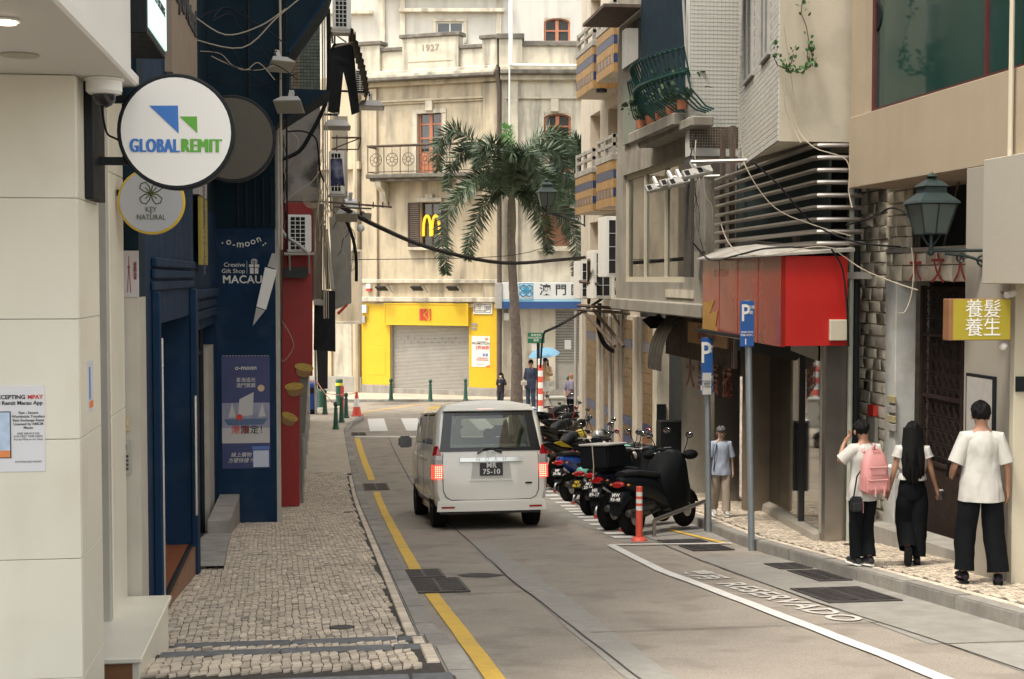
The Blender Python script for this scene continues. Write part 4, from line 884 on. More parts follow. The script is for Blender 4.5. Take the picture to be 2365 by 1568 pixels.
for s_, u, m, w_ in (('GLOBAL', 357.5, m_gb, 111), ('REMIT', 466, m_gg, 91)):
    a, z = PL(Mg, u, 338); text(s_, .088, Mg @ Matrix.Translation((a, z, 0)), m, t, w=w_/3285*6.7, bold=.014, sp=1.12, ext=.0008)
wire('sign_cable', [(-1.0, 6.8, c.z+.12), (-.98, 6.8, c.z+.0), (-.94, 6.8, c.z-.03), (-.9, 6.8, c.z-.05)], .005, m_black, 'short black cable behind the large round sign bracket')
Yk = 8.6; c = PY(349, 465, Yk); rk_ = 75/3285*8.5; m_kf = mat('sign_grey_face', (.42, .42, .43), .5, var=.02, bump=0)
t = disc_sign('round_shop_sign', c, rk_, .05, m_kf, mat('sign_yellow_rim', (.62, .42, .04), .5, var=.05), 'smaller round grey sign with yellow rim and clover emblem', ((.05, -1.19),))
Mg = MC(c.y-.004); m_ol = mat('olive_ink', (.07, .085, .02), .5, var=0, bump=0); cx, cz = c.x, PL(Mg, 349, 446)[1]; b = MB(Mg); s = 23/3285*8.5
for k in range(4):
    ca, sa_ = math.cos(k*math.pi/2+math.pi/4), math.sin(k*math.pi/2+math.pi/4)
    lf = [(0, 0), (.55, -.35), (1.1, -.42), (1.32, 0), (1.1, .42), (.55, .35), (0, 0)]
    b.tube([(cx+s*(x*ca-y*sa_), cz+s*(x*sa_+y*ca), .001) for x, y in lf], .0035, 4); b.tube([(cx, cz, .001), (cx+s*.8*ca, cz+s*.8*sa_, .001)], .003, 4)
b.build('clover_emblem', m_ol, t)
for s_, v, px_ in (('KEY', 484, 13), ('to', 492, 5), ('NATURAL', 502, 13)): a, z = PL(Mg, 349, v); text(s_, px_/3285*8.5*1.3, Mg @ Matrix.Translation((a, z, 0)), m_ol, t, ext=.0006, sx=.85)
Yd = 14.0; c = PY(535, 320, Yd); t = disc_sign('round_shop_sign', c, 99/3285*13.9, .12, mat('brown_sign_back', (.07, .06, .04), .5, var=.1, scale=2), m_frame, 'big dark brown round sign partly hidden behind the white one', ((.15, -1.25), (-.15, -1.25)))
# lit box sign high on the left
bt = thing('lit_box_sign', 'lit box sign with pale green face at the top left', 'sign', (-1.0, 8.2, 6.6))
MB().box(-1.22, -.9, 7.72, 8.62, 6.28, 7.6).build('housing', m_frame, bt, bevel=.005)
MB().box(-.899, -.888, 7.76, 8.58, 6.32, 7.56).build('lit_face', mat('lit_green_white', (.55, .78, .70), .5, var=0, bump=0, emit=.35), bt)
text('找換匯款\n兌換外幣', .17, frame((-.888, 8.17, 6.9), (0, 1, 0)), m_ink, bt, ls=1.1); text('MONEY EXCHANGE', .07, frame((-.888, 8.17, 6.52), (0, 1, 0)), m_ink, bt)
# dome camera under the soffit
c = PY(240, 175, 6.5); t = thing('dome_camera', 'white dome security camera under the soffit beside the round sign', 'camera', (c.x, c.y, zz[-1]))
MB().lathe([(.085, 0), (.085, -.01), (.078, -.012), (.078, -.055), (.066, -.068), (.05, -.07)], (c.x, c.y, zz[-1]), 28).build('housing', m_wht, t, smooth=True)
MB().lathe([(.05, -.0705), (.047, -.095), (.034, -.115), (.012, -.126), (.001, -.127)], (c.x, c.y, zz[-1]), 24).build('dome', mat('smoked_dome', (.02, .02, .025), .12, var=0, bump=0), t, smooth=True)
# ---- grey building beyond with mosaic upper wall
gb = thing('mosaic_building', 'narrow old building with small mosaic tiles above stained plaster', 'building', (-.7, 24.6, 1.1))
M24 = MC(24.6); zr = PL(M24, 690, 465)[1]; zm = PL(M24, 700, 207)[1]
MB().box(-6, -.001, 24.62, 46, 4.6, 15.5).build('upper_block', m_plas, gb); MB().box(-6, -.43, 24.62, 46, 0, 4.6).build('ground_block', m_jamb, gb)
m_stain = mat('blotchy_plaster', (.30, .28, .25), .9, var=.3, scale=1.6, bump=.3, spot=.95, spotcol=(.075, .07, .065), streak=.5)
MB().box(-.9, 0, 24.55, 24.62, zr, zm).build('stained_wall', m_stain, gb)
MB().box(-.9, 0, 24.57, 24.62, zm+.001, 12).build('tile_backing', m_mortar, gb)
m_t1 = mat('brown_mosaic', (.20, .155, .10), .5, var=.2, scale=8, tone=True); m_t2 = mat('teal_mosaic', (.10, .125, .10), .5, var=.2, scale=8, tone=True)
tr, tg = MB(), MB(); n = 0
z = zm
while z < zm+2.3:
    x = -.72
    while x < .0:
        b = tr if x < -.33 else tg; b.tone = random.choice((1, 1, .9, 1.1, .8, .35 if random.random() < .2 and z < zm+.7 else 1))
        b.box(x, x+.05, 24.555, 24.571, z+.004, z+.052); x += .056
    z += .056
tr.build('brown_mosaic_tiles', m_t1, gb, tone=True, kind='stuff', fixn=False); tg.build('teal_mosaic_tiles', m_t2, gb, tone=True, kind='stuff', fixn=False)
rp = thing('signboard', 'tall dark red shop panel decorated with pastry cutouts', 'sign', (-.5, 24.5, 1.1))
m_rp = mat('red_panel_paint', (.33, .02, .018), .5, var=.08, scale=4, bump=.06)
q = [PL(MC(24.4), *p) for p in ((648, 1170), (692, 1168), (692, 868), (722, 868), (722, 468), (655, 468))]
MB(MC(24.4)).prism(q, -.14, 0).build('board', m_rp, rp, bevel=.004)
MB(MC(24.45)).prism([PL(MC(24.4), *p) for p in ((692.5, 1000), (704, 1000), (712, 868), (692.5, 868))], -.1, 0).build('grey_backing', mat('grey_board', (.2, .18, .15), .7), rp)
for (u, v, s) in ((702, 852, 1), (680, 896, 1), (668, 965, .92)):
    Mp = MC(24.4); a, z = PL(Mp, u, v); e = thing('pastry_cutout', {702: 'upper painted egg tart cutout on the red panel', 680: 'middle painted egg tart cutout on the red panel', 668: 'lowest painted egg tart cutout on the red panel'}[u], 'sign', Mp @ Vector((a, z, .02)), 'egg tart cutouts')
    k = .15*s; b = MB(Mp @ Matrix.Translation((a, z, 0)) @ Matrix.Rotation(R({702: -10, 680: 4, 668: -25}[u]), 4, 'Z'))
    b.prism([(-k, .2*k), (-.75*k, -.75*k), (-.3*k, -.95*k), (.3*k, -.95*k), (.75*k, -.75*k), (k, .2*k)], .001, .02); b.build('crust', mat('pastry_brown', (.33, .17, .06), .6, var=.15, scale=30), e, bevel=.003)
    b2 = MB(b.M); b2.prism([(k*1.08*math.cos(t), k*.2+k*.45*math.sin(t)) for t in [i*.3927 for i in range(16)]], .02, .026); b2.build('filling', mat('custard', (.55, .36, .07), .5, var=.3, scale=40), e)
# pipes and cables at the corners
m_tan = mat('tan_wire', (.42, .36, .27), .7, var=0, bump=0)
for k, (u, r_) in enumerate(((748, .016), (753, .012), (758, .009))):
    p = PY(u, 640, 24.3); tag(MB().tube([(p.x, 24.3, 4.3), (p.x, 24.3, 9.9)], r_, 6).build('vertical_conduit', m_tan), ('thickest', 'middle', 'thinnest')[k]+' tan conduit running up the mosaic building corner', 'pipe', 'conduits on the mosaic building')
def px3(L): return [PY(*p) for p in L]
rs0 = random.Random(3)
for k in range(9):
    L = [(650+rs0.uniform(-8, 6), 300+k*6, 24.2)]; u, v = L[0][:2]
    for i in range(6): u += rs0.uniform(-9, 9); v += rs0.uniform(25, 60); u = min(max(u, 640), 664); L.append((u, v, 24.2+rs0.uniform(-.05, .05)))
    wire('loose_wire', px3(L), rs0.uniform(.004, .009), m_tan if k % 2 else m_black, 'tangled thin wires hanging down left of the red panel', group='tangled wires by the red panel')
for k in range(8):
    L = [(745+rs0.uniform(-6, 6), 330+k*14, 24.1)]; u, v = L[0][:2]
    for i in range(5): u += rs0.uniform(-10, 10); v += rs0.uniform(18, 45); u = min(max(u, 728), 768); L.append((u, v, 24.1+rs0.uniform(-.1, .1)))
    wire('loose_wire', px3(L), rs0.uniform(.004, .008), m_tan, 'tangled thin wires at the corner right of the stained plaster', group='tangled wires at the mosaic corner')
for L, r_, lb in (([(640, 372, 24), (690, 350, 24), (720, 305, 24), (742, 262, 24), (757, 215, 24), (760, 120, 24), (758, 20, 24)], .035, 'thick black cable bundle climbing across the mosaic wall'),
                  ([(660, 304, 24), (700, 303, 24), (728, 318, 24), (735, 350, 24), (738, 390, 24), (748, 420, 24)], .015, 'black cable arching over the stained plaster'),
                  ([(655, 468, 24), (690, 440, 24), (720, 420, 24), (738, 395, 24)], .008, 'pale wire crossing the lower stained plaster'),
                  ([(640, 275, 24), (668, 300, 24), (690, 330, 24), (668, 380, 24)], .007, 'pale thin wire on the upper stained plaster'),
                  ([(445, 35, 18), (520, 80, 18), (600, 60, 18), (660, 20, 18)], .008, 'thin brown wire high on the dark blue wall'),
                  ([(445, 90, 18), (560, 110, 18), (640, 40, 18), (700, -10, 18)], .008, 'second brown wire high on the dark blue wall'),
                  ([(650, 740, 24), (668, 768, 24), (678, 800, 24), (660, 830, 24), (646, 835, 24)], .006, 'tan wire looping over the red panel above the cutouts')):
    wire('hanging_cable', px3(L), r_, m_black if 'black' in lb else m_tan, lb)
a, z = PL(MC(24.2), 738, 382); b = MB(MC(24.2))
for k in range(5): rr = .09+.02*k; b.tube([(a-.12+rr*math.cos(t), z-.55+rr*1.0*math.sin(t), .01*k) for t in [i*.52 for i in range(13)]], .006, 4)
tag(b.build('wire_coil', m_tan), 'coil of pale wire hanging right of the stained plaster', 'cable')
# air conditioners
def ac_unit(c, sx, sz, label, d=.3, cols=3, rows=8, bracket=True):
    t = thing('air_conditioner', label, 'air conditioner', c, 'air conditioner outdoor units'); x, y, z = c; dm = m_wht
    MB().box(x-sx/2, x+sx/2, y, y+d, z, z+sz).build('casing', dm, t, bevel=.015, seg=2)
    MB().box(x-sx*.36, x+sx*.26, y-.004, y-.001, z+sz*.06, z+sz*.94).build('fan_opening', m_dark, t)
    b = MB(); a0, a1 = x-sx*.36, x+sx*.26
    for i in range(cols+1): q = a0+(a1-a0)*i/cols; b.box(q-.006, q+.006, y-.014, y-.005, z+sz*.06, z+sz*.94)
    for j in range(rows+1): q = z+sz*.06+sz*.88*j/rows; b.box(a0, a1, y-.0135, y-.0055, q-.005, q+.005)
    b.build('grille', dm, t, kind='stuff')
    if bracket:
        b = MB(); b.box(x-sx/2-.05, x+sx/2+.05, y-.02, y+d+.1, z-.05, z-.01); b.build('shelf', m_pipe, t, bevel=.004); MB().tube([(x+sx*.4, y, z-.05), (x+sx*.4, y+d, z-.35)], .018, 6).build('strut', m_pipe, t); MB().tube([(x-sx*.4, y, z-.05), (x-sx*.4, y+d, z-.35)], .018, 6).build('strut', m_pipe, t)
    return t
p = PY(691, 582, 23.9); ac_unit((p.x, 23.9, p.z), .40, .62, 'white air conditioner unit mounted on the dark red panel')
p = PY(790, 68, 26); ac_unit((p.x, 26, p.z), .33, .78, 'white air conditioner at the top edge above the black trousers', rows=9)
p = PY(833, 212, 40); ac_unit((p.x, 40, p.z), .36, .62, 'small white air conditioner behind the black trousers', rows=9, cols=2)
p = PY(778, 437, 30); ac_unit((p.x, 30, p.z-.1), .32, .9, 'air conditioner half hidden behind the floral skirt')
wire('condenser_pipe', px3([(645, 520, 23.6), (660, 545, 23.6), (690, 565, 23.6), (712, 585, 23.6)]), .03, m_pipe, 'grey insulated pipe crossing below the air conditioner on red', 'pipe')
wire('condenser_pipe', px3([(640, 548, 23.7), (655, 545, 23.7), (670, 556, 23.7)]), .022, m_pipe, 'short grey pipe left of the air conditioner on red', 'pipe')
r = RC(MC(24.2), 657, 617, 710, 642); tag(bx(MB(MC(24.2)), r, 0, .06).build('dark_board', mat('dark_green_board', (.03, .04, .035), .6), bevel=.004), 'dark horizontal board on the red panel below the air conditioner', 'board')
rs5 = random.Random(21)
for k in range(9):
    u, v = rs5.uniform(450, 520), rs5.uniform(-20, 180); L = [(u, v, 18.5)]
    for i in range(4): u += rs5.uniform(25, 60); v += rs5.uniform(-30, 45); L.append((u, min(v, 260), 18.8))
    wire('wall_wire', px3(L), rs5.uniform(.005, .009), m_black if k % 6 else m_tan, 'thin wires straggling over the dark blue upper wall', group='wires on the dark upper wall')
for k, (u, r_) in enumerate(((641, .03), (649, .018), (575, .02), (662, .014))):
    p = PY(u, 300, 19.4 if k else 20.2); q_ = PY(u, 0, p.y); tag(MB().tube([(p.x, p.y, p.z-(.0 if k == 2 else 1.6)), (p.x, p.y, q_.z+.5)], r_, 6).build('wall_pipe', (m_pipe, m_tan, m_frame, m_frame)[k], smooth=True), ('thick grey', 'thin tan', 'dark left-hand', 'thin dark')[k]+' vertical pipe at the dark blue wall', 'pipe')
for k in range(7):
    u, v = 770+rs5.uniform(-10, 40), rs5.uniform(440, 520); L = [(u, v, 27)]
    for i in range(4): u += rs5.uniform(-15, 25); v += rs5.uniform(10, 40); L.append((u, v, 27))
    wire('loose_wire', px3(L), rs5.uniform(.005, .01), m_tan if k % 2 else m_black, 'loose wires around the thin poles left of the cream facade', group='wires around the thin poles')
# tilted white batten and corner box
q = [PY(*p) for p in ((612, 617, 20.2), (640, 624, 20.2), (614, 716, 20.2), (592, 708, 20.2))]
b = MB(); b.add([tuple(p) for p in q]+[(p.x, p.y+.08, p.z) for p in q], [(0, 1, 2, 3), (4, 7, 6, 5), (0, 4, 5, 1), (1, 5, 6, 2), (2, 6, 7, 3), (3, 7, 4, 0)])
tb = thing('tilted_lamp', 'slanted white strip lamp hanging over the blue wall edge', 'lamp', tuple(q[0])); b.build('white_tube_case', m_wht, tb, bevel=.005)
q = [PY(*p) for p in ((592, 710, 20.2), (612, 717, 20.2), (584, 752, 20.2))]; b = MB(); b.add([tuple(p) for p in q]+[(p.x, p.y+.06, p.z) for p in q], [(0, 1, 2), (3, 5, 4), (0, 3, 4, 1), (1, 4, 5, 2), (2, 5, 3, 0)]); b.build('pointed_tip', m_pipe, tb)
q = [PY(*p) for p in ((628, 585, 20.25), (640, 585, 20.25), (640, 622, 20.25), (618, 615, 20.25))]; b = MB(); b.add([tuple(p) for p in q]+[(p.x, p.y+.06, p.z) for p in q], [(0, 1, 2, 3), (4, 7, 6, 5), (0, 4, 5, 1), (1, 5, 6, 2), (2, 6, 7, 3), (3, 7, 4, 0)]); b.build('grey_holder', m_pipe, tb)
# floodlights
def flood(c, tilt, yaw, s, label, arm=None, m=None):
    t = thing('floodlight', label, 'lamp', c, 'floodlights over the left pavement'); M = Matrix.Translation(c) @ Matrix.Rotation(R(yaw), 4, 'Z') @ Matrix.Rotation(R(tilt), 4, 'X')
    b = MB(M); b.add([(-s, -s*.7, -.03), (s, -s*.7, -.03), (s, s*.7, -.03), (-s, s*.7, -.03), (-s*.6, -s*.35, .1), (s*.6, -s*.35, .1), (s*.6, s*.35, .1), (-s*.6, s*.35, .1)], [(3, 2, 1, 0), (4, 5, 6, 7), (0, 1, 5, 4), (1, 2, 6, 5), (2, 3, 7, 6), (3, 0, 4, 7)])
    b.build('lamp_head', m or m_pipe, t, bevel=.006); MB(M).box(-s*.9, s*.9, -s*.6, s*.6, -.036, -.031).build('glass', mat('lamp_glass', (.35, .33, .27), .2, var=0, bump=0), t)
    MB(M).box(-.03, .03, -.03, .03, .1, .24).build('neck', m or m_pipe, t)
    if arm: MB().tube([Vector(a) for a in arm], .022, 6).build('arm', m_frame, t)
p = PY(648, 150, 19.2); flood((p.x, 19.2, p.z), -35, 25, .17, 'upper grey floodlight on the dark canopy')
p = PY(668, 243, 19.0); flood((p.x, 19, p.z), -35, -15, .19, 'lower grey floodlight on the dark canopy')
p = PY(856, 246, 27); q = PY(760, 209, 27); q2 = PY(853, 213, 27); flood((p.x, 27, p.z), -8, 0, .26, 'grey floodlight on the upper long arm below the trousers', (q, q2, (p.x-.02, 27, p.z+.2)))
p = PY(778, 292, 25); q = PY(668, 262, 25); q2 = PY(780, 265, 25); flood((p.x, 25, p.z), -8, 0, .24, 'grey floodlight on the lower long arm', (q, q2, (p.x, 25, p.z+.2)))
# laundry
m_bc = mat('black_cloth', (.012, .014, .017), .9, var=.2, scale=8, bump=.2)
def cloth(pts2, Y, m, name, label, cat, th=.05, wob=.04):
    """hanging garment: outline in layout units at distance Y, given real thickness and folds"""
    P = [PY(u, v, Y) for u, v in pts2]; b = MB(); n = len(P); b.add([(p.x, p.y-th/2+wob*math.sin(p.z*9+p.x*14), p.z) for p in P]+[(p.x, p.y+th/2+wob*math.sin(p.z*9+p.x*14), p.z) for p in P], [tuple(range(n)), tuple(range(n, 2*n))[::-1]]+[(i, i+n, (i+1) % n+n, (i+1) % n) for i in range(n)])
    o = b.build(name, m, None); bm = bmesh.new(); bm.from_mesh(o.data); bmesh.ops.triangulate(bm, faces=bm.faces); bmesh.ops.subdivide_edges(bm, edges=bm.edges, cuts=2, use_grid_fill=True)
    for v in bm.verts: v.co.y += .018*math.sin(v.co.x*40+v.co.z*3)
    bm.to_mesh(o.data); bm.free(); tag(o, label, cat)
    return o
cloth([(770, 102), (800, 98), (815, 108), (820, 140), (822, 180), (831, 258), (812, 266), (802, 200), (793, 166), (790, 200), (784, 264), (757, 258), (760, 170), (760, 120)], 26, m_bc, 'black_trousers', 'black trousers hanging to dry under the corrugated awning', 'trousers')
m_fl = mat('floral_cloth', (.03, .035, .10), .9, var=0, scale=20, spot=.9, spotcol=(.35, .38, .5)); m_fl.node_tree.nodes['Principled BSDF']
cloth([(763, 368), (790, 366), (796, 430), (780, 426), (764, 430)], 26, mat('floral_cloth', (.03, .035, .10)), 'floral_skirt', 'dark blue patterned skirt pegged on a rack', 'skirt', wob=.02)
cloth([(726, 668), (774, 672), (775, 812), (724, 808)], 25, m_bc, 'black_banner', 'black cloth hanging over the pavement right of the red panel', 'cloth', wob=.03)
MB0 = MB(); p = [PY(*q) for q in ((766, 318, 26), (834, 318, 26), (828, 345, 26), (766, 345, 26))]
MB0.tube([p[0], p[1]], .018, 5).tube([p[1], p[2]], .012, 5).tube([p[3], p[2]], .012, 5).tube([p[3], p[1]], .012, 5)
for u in (778, 802): MB0.tube([PY(u, 312, 26), PY(u, 350, 26)], .01, 5)
tag(MB0.build('drying_rack', m_rust), 'rusty drying rack bracket above the patterned skirt', 'rack')
MB0 = MB(); MB0.tube([PY(722, 464, 25), PY(905, 478, 25)], .02, 6)
for u in (830, 862, 884, 898): MB0.tube([PY(u, 466, 25), PY(u, 480, 25)], .012, 5)
MB0.tube([PY(770, 478, 25), PY(858, 482, 25)], .015, 5)
tag(MB0.build('pole_rack', m_rust), 'thin rusty poles reaching out left of the black street cable', 'pole')
p = PY(845, 500, 26); flood((p.x, 26, p.z), -70, 20, .1, 'small dark floodlight on a pole tip beside the black street cable', None, m_black)
p = PY(808, 474, 25.6); flood((p.x, 25.6, p.z), 20, 10, .17, 'silver floodlight seen from above on the thin poles', None, m_chr)
p = PY(800, 500, 25.4); flood((p.x, 25.4, p.z), -30, 0, .2, 'tilted grey floodlight below the silver one')
p = PY(833, 527, 25.5); tag(MB().ball((p.x, 25.5, p.z), .07, .07, .07, 12, 8).build('bulb_lamp', m_wht, smooth=True), 'white round bulb lamp under the small dark floodlight', 'lamp')
wire('street_cable', [PY(790, 478, 25), PY(870, 522, 26.5), PY(1000, 575, 30), PY(1160, 607, 34), PY(1290, 600, 38), PY(1372, 592, 40.5)], .045, m_black, 'thick black cable sagging across the street from left to right')
wire('thin_street_cable', [PY(770, 600, 40), PY(1180, 590, 48), PY(1340, 535, 41)], .012, m_black, 'thin dark wire crossing in front of the cream facades', sag=.1)
# corrugated awning
p = [PY(*q) for q in ((772, 62, 25.6), (843, 66, 25.6), (848, 150, 26.4), (848, 208, 26.4))]
aw = MB(); n = 22; vs = []
for i in range(n+1):
    t = i/n; x = PY(800, 70, 25.6).x+(PY(850, 70, 25.6).x-PY(800, 70, 25.6).x)*(.2+.8*math.sin(t*1.5)); z = PY(800, 62, 25.6).z-t*1.15
    for j in range(9): vs.append((x-.02*(i % 2)-(.45*(1-t)*0), 25.2+j*.25, z-.03*(i % 2)))
aw.add(vs, [(i*9+j, i*9+j+1, (i+1)*9+j+1, (i+1)*9+j) for i in range(n) for j in range(8)])
o = aw.build('corrugated_awning', mat('dark_awning', (.05, .05, .045), .7, var=.3, scale=6), fixn=False); tag(o, 'dark curved corrugated awning above the hanging trousers', 'awning')
MB0 = MB(); MB0.tube([PY(765, 62, 26.2), PY(768, 100, 26.2)], .02, 5).tube([PY(768, 108, 26), PY(818, 98, 26)], .02, 5).tube([PY(775, 80, 26), PY(800, 98, 26)], .015, 5).tube([PY(768, 75, 26), PY(822, 78, 26)], .04, 6)
tag(MB0.build('awning_bracket', mat('pale_pole', (.42, .36, .28), .7)), 'pale brackets and pole under the top air conditioner', 'bracket')
# hanging sign boards beyond
def slabq(pts, Y, th, m, name, parent=None, bevel=.006):
    P = [PY(u, v, Y) for u, v in pts]; n = len(P)
    return MB().add([tuple(p) for p in P]+[(p.x, p.y+th, p.z) for p in P], [tuple(range(n)), tuple(range(n, 2*n))[::-1]]+[(i, i+n, (i+1) % n+n, (i+1) % n) for i in range(n)]).build(name, m, parent, bevel=bevel)
t = thing('hanging_sign', 'stained grey sign board with a red stripe above the far pavement', 'sign', tuple(PY(790, 600, 29)))
slabq([(760, 500), (810, 508), (812, 700), (772, 716)], 29, .15, mat('stained_board', (.34, .33, .3), .7, var=.2, scale=2, spot=.6, spotcol=(.2, .18, .15)), 'board', t); slabq([(778, 722), (802, 700), (803, 706), (782, 728)], 28.97, .02, m_red, 'red_stripe', t)
t = thing('framed_board', 'large pale framed board on the wall left of the yellow shop', 'sign', tuple(PY(815, 700, 52)))
slabq([(770, 575), (832, 580), (833, 745), (770, 745)], 52, .25, m_plas, 'board', t); slabq([(770, 572), (836, 577), (836, 582), (770, 578)], 51.9, .4, m_plasw, 'frame_top', t); slabq([(832, 582), (836, 582), (836, 748), (832, 748)], 51.9, .4, m_pipe, 'frame_side', t); slabq([(770, 742), (832, 742), (832, 748), (770, 748)], 51.9, .4, m_plasw, 'frame_bottom', t)
t = thing('plank_column', 'weathered wooden boards hanging vertically right of the red panel', 'board', tuple(PY(735, 580, 24.4)))
m_pl2 = mat('weathered_plank', (.27, .2, .15), .85, var=.2, scale=5, streak=.5)
for k in range(2): slabq([(724+11*k, 470), (734.5+11*k, 470), (733.5+11*k, 690-3*k), (723+11*k, 690-3*k)], 24.4, .1, m_pl2, 'plank', t)
slabq([(724, 690), (748, 692), (748, 706), (724, 704)], 24.4, .1, m_jamb, 'bottom_rail', t)
t = thing('narrow_sign', 'narrow pale tilted sign board beside the wooden boards', 'sign', tuple(PY(765, 600, 25.4))); slabq([(752, 530), (757, 528), (773, 668), (764, 668)], 25.4, .1, m_jamb, 'board', t); slabq([(746, 520), (752, 520), (763, 668), (752, 668)], 25.45, .1, m_frame, 'dark_edge', t)
t = thing('projecting_board', 'pale blank board hanging above the second floodlight arm', 'sign', tuple(PY(785, 350, 31))); slabq([(768, 268), (803, 268), (803, 690), (768, 690)], 31, .2, m_plasw, 'board', t)
wire('black_hose', px3([(795, 500, 26), (812, 540, 26), (822, 590, 26), (823, 650, 26)]), .03, m_black, 'black hose curving down over the grey hanging sign', 'hose')
t = thing('sign_pole', 'slim steel pole at the far left corner beside the blue bin', 'pole', (-.2, 47.9, .41)); MB().tube([(-.2, 47.9, .4), (-.22, 47.9, 2.75)], .045, 8).build('shaft', m_chr, t, smooth=True)
b = slabq([(700, 878), (733, 880), (733, 905), (700, 903)], 48.8, .15, m_red, 'red_shop_sign'); tag(b, 'small red shop sign behind the blue bin', 'sign')
text('DAISO\nJAPAN', .26, frame(tuple(PY(717, 891, 48.78)), (1, 0, 0)), m_cream_l, b, ls=.9)
slab_ = slabq([(727, 700), (758, 700), (757, 898), (734, 898)], 47.5, .3, m_dark, 'dark_hanging_sign'); tag(slab_, 'tall dark sign face at the end of the left buildings', 'sign')
# shop fronts along the ground floor
for y in (26, 29, 32.5, 36, 39.5, 43): MB().box(-.425, -.36, y, y+.25, 0, 4.0).build('steel_pilaster', m_chr, gb, bevel=.01)
for y in (26.4, 29.4, 33): MB().box(-.428, -.41, y, y+2.4, .9, 3.6).build('shop_pane', m_wglass, gb)
MB().tube([(-.36, 25.2, 1.0), (-.36, 25.2, 4.5)], .03, 8).build('downpipe', m_chr, gb, smooth=True)
# street end furniture on the left: bin, bollards, cone, tape
m_gr = mat('bollard_green', (.025, .09, .06), .45, var=.1, scale=12, bump=.05); m_hy = mat('reflective_yellow', (.75, .75, .05), .4, var=0, bump=0)
def bollard_mesh(): return [(.10, 0), (.10, .04), (.085, .06), (.075, .16), (.055, .55), (.05, .58), (.062, .6), (.062, .625), (.045, .64), (.042, .68), (.06, .70), (.07, .74), (.062, .79), (.035, .82), (.001, .83)]
bo = thing('bollard', 'x', 'bollard', (0, 0, 0), 'dark green cast iron bollards', world=False)
pr = bollard_mesh(); MB().lathe(pr[:3], n=18).build('base', m_gr, bo, smooth=True); MB().lathe(pr[2:9], n=18).build('shaft', m_gr, bo, smooth=True); MB().lathe(pr[8:], n=18).build('ball_cap', m_gr, bo, smooth=True)
BO = [(.41, 42.96, .12, 1, 'nearest dark bollard at the left corner'), (.61, 45.15, .12, 1, 'second dark bollard at the left corner, just behind the nearest'), (.78, 46.6, .12, 1, 'bollard with tape on it just left of the traffic cone'), (.1, 48.0, .12, 1, 'bollard beside the steel pole near the blue bin'),
      (2.56, 53.15, .12, 1.0, 'green bollard before the left edge of the roller shutter'), (3.99, 52.6, .12, 1.0, 'green bollard before the middle of the roller shutter'), (5.32, 52.77, .12, 1.0, 'green bollard before the right edge of the roller shutter'), (7.1, 51.2, .12, .9, 'bollard just right of the palm trunk'), (9.35, 53.6, .12, 1, 'bollard behind the woman with the parasol')]
for i, (x, y, o_, s, lb) in enumerate(BO):
    o = bo if i == 0 else copy_tree(bo); o.location = (x, y, zg(y)+(o_ if y < 48.9 or i > 3 else .12)); o.scale = (1, 1, s); o['label'] = lb
rp_ = thing('round_post', 'x', 'post', (0, 0, 0), 'thick round green posts', world=False)
MB().lathe([(.13, 0), (.13, .72)], n=20).build('lower_tube', m_gr, rp_, smooth=True); MB().lathe([(.134, .722), (.134, .82)], n=20).build('yellow_band', m_hy, rp_, smooth=True); MB().lathe([(.13, .822), (.13, .92), (.11, .95), (.001, .96)], n=20).build('top', m_gr, rp_, smooth=True)
rp_.location = (-.03, 51.0, .37); rp_['label'] = 'thick green post with yellow band, left of the two'; o = copy_tree(rp_); o.location = (.62, 51.6, .37); o['label'] = 'thick green post with yellow band, right one behind the bollards'
cn_ = thing('traffic_cone', 'red and white traffic cone at the left corner of the crossing', 'cone', (1.14, 47.28, .41)); m_cr = mat('cone_red', (.75, .10, .06), .5, var=.05, bump=0)
for k, (h0, h1, m) in enumerate(((.03, .3, m_cr), (.3, .58, m_wht), (.58, .8, m_cr))):
    f = lambda h: .16-(h/.8)*.125; MB().lathe([(f(h0), h0+.001), (f(h1), h1)], (1.14, 47.28, .41), 20).build('cone_band', m, cn_, smooth=True)
MB().box(.96, 1.32, 47.1, 47.46, .41, .44).build('base', m_cr, cn_, bevel=.01)
tag(MB().tube([(.68, 47.9, .4), (.68, 47.9, 1.35)], .06, 10).build('red_post', m_cr, smooth=True), 'slim red flexible post among the left corner bollards', 'post')
m_tape = mat('red_white_tape', (.72, .3, .26), .6, var=.4, scale=12, bump=0)
for k, (p, q, lb) in enumerate((((-.18, 47.85, 1.55), (.41, 42.96, 1.15), 'tape from the steel pole to the nearest bollard'), ((.1, 48, 1.12), (1.12, 47.28, 1.17), 'tape from the far bollard to the traffic cone'), ((-.2, 47.9, 1.5), (.1, 48, 1.2), 'short tape from the steel pole to a bollard'))):
    wire('barrier_tape', [p, q], .014, m_tape, 'red and white '+lb, 'tape', sag=.06)
bn = thing('litter_bin', 'round blue litter bin with dark opening at the left corner', 'bin', (-.42, 48.3, .4)); m_bb = mat('bin_blue', (.02, .09, .36), .35, var=.06, bump=.02)
MB().lathe([(.25, 0), (.25, .14), (.27, .16)], (-.42, 48.3, .4), 24).build('base', m_black, bn, smooth=True); MB().lathe([(.27, .161), (.29, .3), (.29, .6), (.27, .72), (.27, .95), (.25, 1.02), (.16, 1.07), (.001, 1.08)], (-.42, 48.3, .4), 24).build('body', m_bb, bn, smooth=True)
b = MB(); b.box(-.42, -.22, 48.0, 48.12, 1.12, 1.30); b.build('opening', m_dark, bn)

